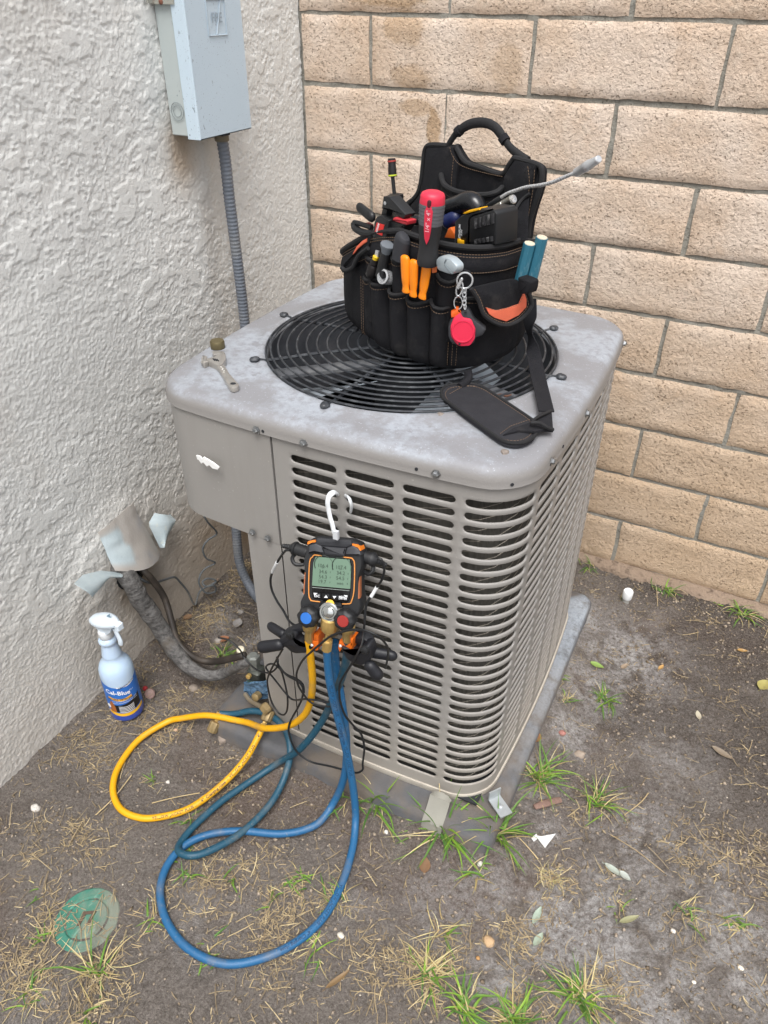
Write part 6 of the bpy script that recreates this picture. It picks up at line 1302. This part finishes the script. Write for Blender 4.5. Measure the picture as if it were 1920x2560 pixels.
# ------------------------------------------------------------------ litter, grass, leaves, stones
def gp(x, y):
    p = AZ(x, y, 0.0)
    for _ in range(3): p = AZ(x, y, float(gh(p[0], p[1])) + .002)
    return p
def inside_solid(x, y, m=.0):
    return (.27 - m < x < 1.015 + m and -1.056 - m < y < -.19) or x < .006 or y > -.03
RG = np.random.default_rng(12)
def tone_mat(name, stops, rough=.8, trans=0.0):
    T = NT(name); cr_ = T.n.new('ShaderNodeValToRGB'); e = cr_.color_ramp.elements
    for i, (p, c) in enumerate(stops):
        el = e[i] if i < 2 else e.new(p); el.position = p; el.color = (*hx(c), 1)
    T.link(T.attr('tone').outputs['Fac'], cr_.inputs[0]); T.base(T.mix(.25, cr_.outputs[0], T.mix(T.noise(90, 3), hx('6b5c48'), hx('c8b791'))) if trans == 0 else cr_.outputs[0]); T.rough(rough); T.p.inputs['Specular IOR Level'].default_value = .25
    if trans: T.p.inputs['Subsurface Weight'].default_value = trans; T.p.inputs['Subsurface Scale'].default_value = .004
    return T.m
def np_object(name, V, F, tone, m_, origin=(0, 0, 0)):
    V = np.asarray(V) - np.asarray(origin); F = np.asarray(F); me = bpy.data.meshes.new(name); k = F.shape[1]
    me.vertices.add(len(V)); me.vertices.foreach_set('co', V.ravel().astype(np.float32)); me.loops.add(F.size); me.loops.foreach_set('vertex_index', F.ravel().astype(np.int32))
    me.polygons.add(len(F)); me.polygons.foreach_set('loop_start', np.arange(0, F.size, k, dtype=np.int32)); me.polygons.foreach_set('loop_total', np.full(len(F), k, dtype=np.int32)); me.update(calc_edges=True)
    if tone is not None: a = me.attributes.new('tone', 'FLOAT', 'POINT'); a.data.foreach_set('value', np.asarray(tone, dtype=np.float32))
    me.polygons.foreach_set('use_smooth', [True] * len(F)); me.materials.append(m_); o = bpy.data.objects.new(name, me); COL.objects.link(o); o.location = origin; o['_o'] = list(map(float, origin)); return o
HOT = [(60, 2190, .10, 1.0), (120, 2390, .09, 1.0), (250, 2460, .06, .9), (40, 2300, .08, 1.0), (190, 2100, .08, .7), (560, 2230, .10, .8), (690, 2280, .09, 1.0), (780, 2260, .05, .7), (760, 2330, .07, .7), (470, 2200, .05, .7), (430, 1800, .06, .7), (330, 1830, .07, .8), (220, 1880, .07, .7),
       (430, 1640, .05, 1.0), (520, 1560, .05, 1.0), (560, 1500, .05, .8), (480, 1740, .05, .8), (1020, 2400, .08, 1.0), (1120, 2440, .07, 1.0), (1380, 2180, .04, 1.0), (1360, 2260, .04, 1.0), (1290, 2330, .05, .9), (1390, 1545, .04, .9), (1420, 1640, .04, .5), (1420, 2060, .05, .6), (1180, 2110, .05, .7), (1470, 2050, .05, .5),
       (1560, 2100, .08, .4), (1700, 2130, .08, .5), (1850, 2150, .08, .5), (1640, 2260, .05, .5), (1780, 2300, .06, .4), (1480, 2480, .06, .9), (1250, 2510, .07, .8), (580, 1980, .05, .5), (900, 2350, .06, .4), (610, 1420, .04, .6), (700, 2480, .06, .4), (1800, 1560, .06, .3)]
HOTW = np.array([[*AZ(a, b, 0)[:2], r, k] for a, b, r, k in HOT])
def density(x, y):
    d = np.full_like(x, .06)
    for hx_, hy_, r, k in HOTW: d = np.maximum(d, k * np.exp(-((x - hx_) ** 2 + (y - hy_) ** 2) / (r * r)))
    d = np.maximum(d, .7 * sst(.12, .02, x) * sst(-1.45, -.6, y)); return d * (.15 + 1.35 * sst(.38, .62, fbm(x * 13, y * 13, 400, 3)))
def build_straw(N=8200):
    V, F, Tn = [], [], []
    x = RG.uniform(.0, 1.62, 140000); y = RG.uniform(-1.74, -.02, 140000); ok = RG.random(140000) < density(x, y) * .7
    pts = [(a, b) for a, b in zip(x[ok], y[ok]) if not inside_solid(a, b, .004)][:N]
    print('straw', len(pts))
    for a, b in pts:
        L = RG.uniform(.006, .022) if RG.random() < .84 else RG.uniform(.022, .06); w = RG.uniform(.0003, .0010); th = RG.uniform(0, 2 * math.pi); bend = RG.normal(0, .3) if RG.random() < .75 else RG.normal(0, 1.6); h0 = float(gh(a, b)) + RG.uniform(.0005, .005); tilt = RG.normal(0, .12); n = 4
        c = np.array([a, b, h0]); o = len(V); t0 = RG.beta(2, 2)
        for i in range(n):
            q = th + bend * (i / (n - 1) - .5); 
            if i: c = c + np.array([math.cos(q), math.sin(q), tilt]) * L / (n - 1)
            z = max(c[2], float(h0) - .002); s = np.array([-math.sin(q), math.cos(q), 0]) * w * (1 - .4 * abs(i / (n - 1) - .4))
            V += [(c[0] + s[0], c[1] + s[1], z), (c[0], c[1], z + w * .8), (c[0] - s[0], c[1] - s[1], z)]; Tn += [t0] * 3
        for i in range(n - 1):
            for k in (0, 1): F.append((o + 3 * i + k, o + 3 * i + 3 + k, o + 3 * i + 4 + k, o + 3 * i + 1 + k))
    o = np_object('dry_straw', V, F, Tn, tone_mat('straw', [(0, '54473a'), (1, 'd3c29b'), (.45, '8f7e64'), (.75, 'b29f7a')])); kind(o, 'stuff'); o['label'] = 'loose dry straw and grass clippings scattered over the soil'
build_straw()
OCT = np.array([(1, 0, 0), (-1, 0, 0), (0, 1, 0), (0, -1, 0), (0, 0, 1), (0, 0, -1)], float); OCF = [(0, 2, 4), (2, 1, 4), (1, 3, 4), (3, 0, 4), (2, 0, 5), (1, 2, 5), (3, 1, 5), (0, 3, 5)]
def build_grit(name, N, lo, hi, m_, label, wfun=None, flat=.7):
    x = RG.uniform(.0, 1.62, N * 6); y = RG.uniform(-1.74, -.01, N * 6); w = np.ones_like(x) if wfun is None else wfun(x, y); ok = RG.random(len(x)) < w
    P = np.stack([x[ok], y[ok]], 1); P = P[[not inside_solid(a, b) for a, b in P]][:N]; n = len(P)
    s = lo + (hi - lo) * RG.random(n) ** 5; th = RG.uniform(0, 6.28, n); z = gh(P[:, 0], P[:, 1]) + clod(P[:, 0], P[:, 1]) + s * .15
    J = OCT[None] * (1 + RG.normal(0, .22, (n, 6, 1))) * np.array([1, .8, flat]); c, q = np.cos(th)[:, None], np.sin(th)[:, None]
    X = J[:, :, 0] * c - J[:, :, 1] * q; Y = J[:, :, 0] * q + J[:, :, 1] * c
    V = np.stack([P[:, :1] + X * s[:, None], P[:, 1:] + Y * s[:, None], z[:, None] + J[:, :, 2] * s[:, None]], 2).reshape(-1, 3)
    F = (np.array(OCF)[None] + 6 * np.arange(n)[:, None, None]).reshape(-1, 3); o = np_object(name, V, F, np.repeat(RG.random(n), 6), m_); kind(o, 'stuff'); o['label'] = label
build_grit('soil_crumbs', 24000, .0006, .0055, tone_mat('crumb', [(0, '554a42'), (1, 'a3968a'), (.5, '7f7469')], .95), 'dark crumbs of dry soil strewn over the ground', lambda x, y: .25 + .75 * sst(.4, .62, fbm(x * 5, y * 5, 40, 3)) )
build_grit('pebbles', 5000, .0005, .0032, tone_mat('grit', [(0, '7d7268'), (1, 'c2bbb0'), (.6, '998f84')], .9), 'fine pale grit on the soil', None)
# ---- grass tufts
def build_tuft(x, y, n, L, label, dry=.15, spread=1.0, w=.0026, lean=None, wide=.02):
    p = gp(x, y); V, F, Tn = [], [], []
    w = w * .82
    for _ in range(int(n * 1.6)):
        a = RG.uniform(0, 2 * math.pi) if lean is None else RG.normal(lean, .9); l = 1.2 * L * RG.uniform(.4, 1.1); el = RG.uniform(.35, 1.35) / spread; dr = RG.random() < dry; dr = RG.random() < dry + .12; ww = 1.1 * w * RG.uniform(.6, 1.2) * (.5 if dr else 1)
        b = p + np.array([RG.normal(0, wide * .5), RG.normal(0, wide * .5), -.004]); c = b.copy(); k = 7; o = len(V); tone = RG.uniform(.0, .25) if dr else RG.uniform(.4, 1.0); q = a; pit = el; droop = RG.uniform(.5, 2.0); tw = RG.normal(0, .5)
        for i in range(k):
            t = i / (k - 1); wd = ww * (1 - t ** 2.2) * (.65 + .9 * t * (1 - t)) + .0001; s = np.array([-math.sin(q), math.cos(q), 0]); 
            V += [tuple(c + s * wd + (0, 0, wd * .35)), tuple(c - (0, 0, wd * .25)), tuple(c - s * wd + (0, 0, wd * .35))]; Tn += [tone] * 3
            q += tw / k; pit -= droop / k; c = c + np.array([math.cos(q) * math.cos(pit), math.sin(q) * math.cos(pit), math.sin(pit)]) * l / (k - 1)
            if c[2] < b[2] + .003: c[2] = b[2] + .003 + RG.uniform(0, .002)
        for i in range(k - 1):
            for m_ in (0, 1): F.append((o + 3 * i + m_, o + 3 * i + 3 + m_, o + 3 * i + 4 + m_, o + 3 * i + 1 + m_))
    tag(np_object('grass_tuft', V, F, Tn, MGRASS, p), label, 'grass tuft', 'grass tufts in the soil')
MGRASS = tone_mat('grass_blades', [(0, 'cbb98c'), (1, '7d9c38'), (.25, '9d8a5c'), (.32, '6f863c'), (.6, '4c7034')], .5, .25)
for a in [(1105, 2072, 34, .115, 'bright green broad grass tuft at the front corner of the pad', .12, .9, .0036), (1238, 2082, 32, .10, 'green grass tuft leaning out right of the pad corner', .2, 1.0, .0032), (1345, 1945, 40, .085, 'bushy bright green tuft beside the right edge of the pad', .2, .9, .0024), (1495, 2010, 32, .065, 'green tuft right of the pinkish bark piece', .3, .9, .0022),
          (940, 2010, 16, .095, 'long bladed green tuft in front of the pad beside the blue hose', .1, .8, .0036), (870, 2000, 9, .05, 'short green blades right behind the hanging blue hose', .2, 1, .003), (770, 1895, 16, .045, 'small yellowish tuft below the condenser between the hoses', .5, 1, .0022), (1415, 1745, 16, .035, 'small yellow green tuft close to the pad edge', .5, 1.1, .002), (1518, 1745, 20, .045, 'dark green tuft right of the small yellow green one', .2, 1.1, .0024),
          (1395, 1560, 40, .045, 'dry straw coloured tuft beside the back right of the pad', .85, 1, .0012), (1478, 1415, 16, .04, 'green tuft at the foot of the wall beside the condenser', .4, 1, .002), (1672, 1475, 18, .045, 'low green tuft along the block wall footing behind the white pipe', .2, 1.3, .0024), (1855, 1535, 30, .06, 'wide green tuft at the block wall near the right edge', .3, 1.2, .0026), (1630, 1462, 3, .05, 'thin single upright green blades right of the white pipe', .0, .6, .0018),
          (1562, 1500, 3, .04, 'few thin green blades crossing the white pipe cap', .0, .7, .0016), (250, 2420, 20, .075, 'tall grass tuft growing against the lower right rim of the green lid', .4, .8, .0028), (1195, 2180, 10, .05, 'sparse green tuft beside the curled brown leaf', .3, 1.2, .0028), (1372, 2190, 34, .04, 'dry yellow tuft in the pale soil right of centre', .8, 1, .0013), (1075, 2440, 34, .07, 'half dry grass tuft in the foreground centre', .55, 1.1, .0026),
          (1450, 2490, 44, .075, 'large green and yellow grass tuft at the bottom right of centre', .35, .9, .0026), (1285, 2550, 40, .06, 'low dark green tuft at the bottom edge', .15, 1.1, .0026), (1160, 2520, 26, .055, 'green tuft left of the low dark green one at the bottom edge', .2, 1.1, .003), (1100, 2330, 10, .06, 'few long dry and green blades above the foreground tuft', .6, 1.0, .0026), (1545, 2260, 10, .035, 'tiny yellow green tuft in the chalky soil', .5, 1.2, .002), (1720, 2280, 14, .045, 'small pale tuft with dry stems in the chalky soil', .6, 1.0, .002), (1840, 2310, 16, .045, 'small green tuft near the lower right edge', .3, 1.2, .0024),
          (460, 2130, 8, .03, 'tiny green sprout where the blue and teal hoses cross', .1, 1, .0022), (475, 2190, 7, .035, 'tiny green sprout just inside the blue hose loop', .1, 1, .0022), (568, 2205, 5, .045, 'few upright green blades in the middle of the blue hose loop', .1, .8, .0026), (750, 2200, 12, .04, 'bright sprouting tuft at the upper right inside the blue loop', .2, 1, .0024), (690, 2230, 5, .05, 'thin green blades among straw inside the blue loop', .2, .9, .0022), (530, 2385, 10, .05, 'flat green blades at the lower left inside the blue loop', .2, 1.4, .003), (380, 2310, 9, .04, 'small tuft touching the left side of the blue hose loop', .4, 1.2, .0024), (845, 2250, 16, .05, 'half dry tuft outside the right side of the blue loop', .6, 1.1, .002), (785, 2370, 12, .05, 'sparse green and dry blades below the right side of the blue loop', .5, 1.2, .0022),
          (108, 2335, 8, .035, 'small green sprig left of the green lid', .2, 1, .0024), (90, 2240, 4, .03, 'two green blades lying above left of the green lid', .1, 1.5, .0024), (225, 2540, 8, .07, 'green blades at the bottom edge below the green lid', .1, .7, .0034), (75, 2480, 16, .05, 'dry tuft with a few green blades in the bottom left corner', .6, 1.2, .0022), (555, 1640, 20, .045, 'grass tuft between the pipes and the condenser corner', .3, .9, .0024), (472, 2045, 9, .03, 'tiny green sprout under the front of the yellow loop', .2, .9, .0022), (385, 1955, 6, .03, 'thin sprout inside the yellow hose loop', .2, 1, .0018), (1400, 1690, 14, .03, 'low mixed tuft against the right side of the pad', .5, 1.1, .002)]:
    build_tuft(*a)
# ---- leaves
def build_leaf(x, y, L, Wd, ang, col, label, curl=.25, name='leaf', vein=True, lift=.003):
    L *= .88; Wd *= .8; p = gp(x, y) + np.array([0, 0, lift - .0012]); e = np.array([math.cos(ang), math.sin(ang), 0]); s = np.array([-e[1], e[0], 0]); G = []
    for i in range(11):
        t = i / 10; w = Wd * (math.sin(math.pi * t ** .85) ** .8) + .0003; q = p + e * L * (t - .5) + np.array([0, 0, L * curl * ((t - .5) ** 2) * 1.2]); G.append([q + s * w * v + np.array([0, 0, abs(v) * w * curl * 1.3]) for v in (-1, -.5, 0, .5, 1)])
    m = MB(); m.grid(G); m.tube([p - e * L * .5, p - e * L * .62 + (0, 0, .001)], .0006, 5)
    tag(m.build(name, mat('leaf_' + col, col, .6, var=.3, vs_=90, dirt=.55, dirtcol=hx('6b5a48'), ds=60), thick=.0006, origin=p), label, 'leaf')
for a in [(1492, 1665, .042, .0105, -.1, '7f9a4e', 'fresh green leaf lying right of the condenser pad'), (1908, 1715, .05, .018, 1.2, '9a9256', 'yellow green leaf cut by the right edge of the photo'), (1342, 2290, .045, .008, 1.45, '97a596', 'pale grey green leaf standing in the dry tuft'), (1535, 2178, .05, .008, -.25, '9da59a', 'slender grey green leaf on the chalky soil'), (1562, 2192, .03, .008, -.4, 'a4aaa2', 'short grey green leaf beside the slender one'),
          (1345, 2350, .036, .008, 1.3, '93a08e', 'grey green leaf below the standing pale one'), (1572, 2300, .05, .007, .75, '8b8a68', 'olive folded leaf in the lower chalky patch'), (1062, 2165, .04, .014, 1.9, '7d5f45', 'curled brown leaf in front of the pad corner'), (1342, 1845, .035, .013, 1.7, '8a6240', 'curled orange brown leaf against the pad edge'), (1325, 1853, .03, .008, .3, 'a5764a', 'small orange leaf just below the curled one'), (1745, 1790, .032, .008, 1.9, 'b2ab98', 'pale dry leaf on the brown soil at right'), (1805, 1885, .06, .010, -.3, '7c7060', 'long grey brown leaf on the soil at right'),
          (1560, 1668, .03, .008, 1.1, '8f7f6c', 'small tan leaf right of the fresh green one'), (1652, 1670, .028, .006, 1.2, 'b08c56', 'small ochre leaf in the dark soil'), (1855, 1628, .03, .007, .3, 'a2814f', 'ochre leaf in the dark soil near the right edge'), (845, 2450, .06, .006, 1.1, '7a6242', 'long narrow brown leaf in the foreground right of the blue loop'), (505, 1460, .03, .012, .4, '7a5c46', 'brown leaf in the corner under the condenser'), (540, 1450, .03, .011, 2.2, '8b7a6c', 'grey brown leaf under the coiled wire'), (470, 1545, .03, .012, 1.2, '8a6b50', 'tan leaf by the foot of the stucco wall'), (560, 1600, .035, .014, .9, '8e5f42', 'rust brown leaf beside the grass near the pipes'), (595, 1560, .04, .016, 1.9, '8d8a88', 'grey dry leaf lying near the corner post')]:
    build_leaf(*a)
# ---- stones and scraps
def build_stone(x, y, r, col, label, flat=.65, cat='stone', name='stone', seed=0):
    r *= .85; p = gp(x, y) - np.array([0, 0, r * .3]); m = MB(); n, k = 12, 8; rr = np.random.default_rng(int(x * 7 + y)); G = []
    for i in range(k + 1):
        t = math.pi * i / k; G.append([(math.sin(t) * math.cos(a), math.sin(t) * math.sin(a), math.cos(t)) for a in np.arange(n) * 2 * math.pi / n])
    G = np.array(G); d = 1 + .35 * (fbm(G[:, :, 0] * 1.6 + x, G[:, :, 1] * 1.6 + G[:, :, 2] * 2.1, 77, 3) - .5) * 2; G = G * d[:, :, None] * r * np.array([1, .85, flat]) + p + np.array([0, 0, r * flat * .35]); m.grid(G.transpose(1, 0, 2), closed_u=True)
    tag(m.build(name, mat('stone_' + col, col, .9, var=.25, vs_=120, bump=.001, bs=250, dirt=.75, dirtcol=hx('7a6d62'), ds=90), origin=p, angle=60), label, cat)
for a in [(88, 2020, .013, 'c9c4bc', 'pale stone on the soil left of the yellow hose'), (852, 2338, .008, 'cfc9bd', 'small white stone right of the blue loop'), (1201, 2160, .008, 'd5cfc4', 'small white stone below the pad corner tuft'), (1222, 2352, .014, 'b89a76', 'tan rounded stone at the foreground centre'), (1405, 1832, .011, 'a5736a', 'reddish round stone beside the pad'), (1450, 1885, .014, '9c8e80', 'grey brown flat stone half sunk beside the pad'), (1285, 1958, .009, 'aaa69e', 'pale stone at the right edge of the pad corner'), (1683, 2327, .006, 'd8d2c8', 'tiny white stone in the lower right chalky soil'), (1852, 2420, .007, 'e0d6c4', 'small cream stone near the lower right edge'), (560, 1845, .018, '8f8378', 'flat grey stone by the brass hose end'), (485, 1720, .015, '8c8176', 'grey stone on the soil right of the spray bottle'), (545, 1600, .013, '9b948d', 'grey stone between the pipe and the condenser'), (602, 1530, .012, '8e8a86', 'dark grey stone near the corner post'), (420, 1955, .006, 'cfc9c0', 'tiny white stone inside the yellow loop'), (440, 1825, .006, 'c5a08a', 'small pink stone above the yellow loop'), (965, 2080, .006, 'd8d4cc', 'small white stone left of the front pad tuft'), (1195, 2395, .005, 'b08858', 'tiny brown stone near the foreground tuft'), (1735, 2455, .005, 'e0dace', 'tiny white pebble at the lower right')]:
    build_stone(*a)
def scraps():
    p = lambda x, y, z=.006: gp(x, y) + np.array([0, 0, z]); m = MB(); m.prism([p(1337, 2092), p(1352, 2096, .008), p(1388, 2092, .012), p(1362, 2122, .003)], (0, 0, -.0008)); m.prism([p(1328, 2098, .004), p(1340, 2088, .006), p(1346, 2098, .005), p(1334, 2106, .003)], (0, 0, -.001)); kind(m, 'x') if False else None
    tag(m.build('paper_scrap', mat('scrap_white', 'c9c9c6', .8, var=.1, dirt=.5, dirtcol=hx('8a8075'), ds=60)), 'white torn scrap below the right pad corner', 'scrap')
    m = MB(); a, b = p(1335, 2022, .006), p(1400, 2003, .006); m.tube(cr([a, (a * 2 + b) / 3 + (0, 0, .003), (a + b * 2) / 3 + (0, 0, .002), b], 5), [.006, .009, .0085, .007], 9, True, .55, (0, 0, 1)); tag(m.build('bark_piece', mat('pink_bark', '7f665b', .9, .0, .3, 70, .003, 120, .6, hx('5f5349'))), 'pinkish brown bark piece lying right of the pad', 'bark')
    m = MB(); m.prism([p(1715, 2105, .006), p(1735, 2098, .006), p(1738, 2112, .004), p(1726, 2118, .004)], (0, 0, -.002)); 
    m2 = MB(); m2.tube(cr([p(1620, 1985, .004), p(1600, 2010, .006), p(1560, 2040, .004)], 5), .0013, 6); tag(m2.build('thin_twig', mat('twig_pale', 'a5926f', .8)), 'thin pale twig on the soil at right', 'twig')
    m2 = MB(); m2.tube(cr([p(1525, 2088, .003), p(1590, 2130, .005), p(1660, 2185, .004)], 5), .0009, 6); tag(m2.build('thin_twig', mat('twig_pale', 'a5926f', .8)), 'long straight twig across the dark soil at lower right', 'twig')
    for x0, y0, x1, y1, lb in ((240, 2040, 330, 1940, 'bent twig inside the yellow hose loop'), (380, 2010, 500, 1985, 'long dry stalk inside the yellow loop at lower right'), (1240, 2060, 1345, 2150, 'long thin stalk leaning from the pad corner grass')):
        m2 = MB(); A, B = p(x0, y0, .003), p(x1, y1, .004); m2.tube(cr([A, A * .6 + B * .4 + (.006, .006, .002), B], 6), .0011, 6); tag(m2.build('thin_twig', mat('twig_straw', 'b9a57c', .8)), lb, 'twig')
scraps()
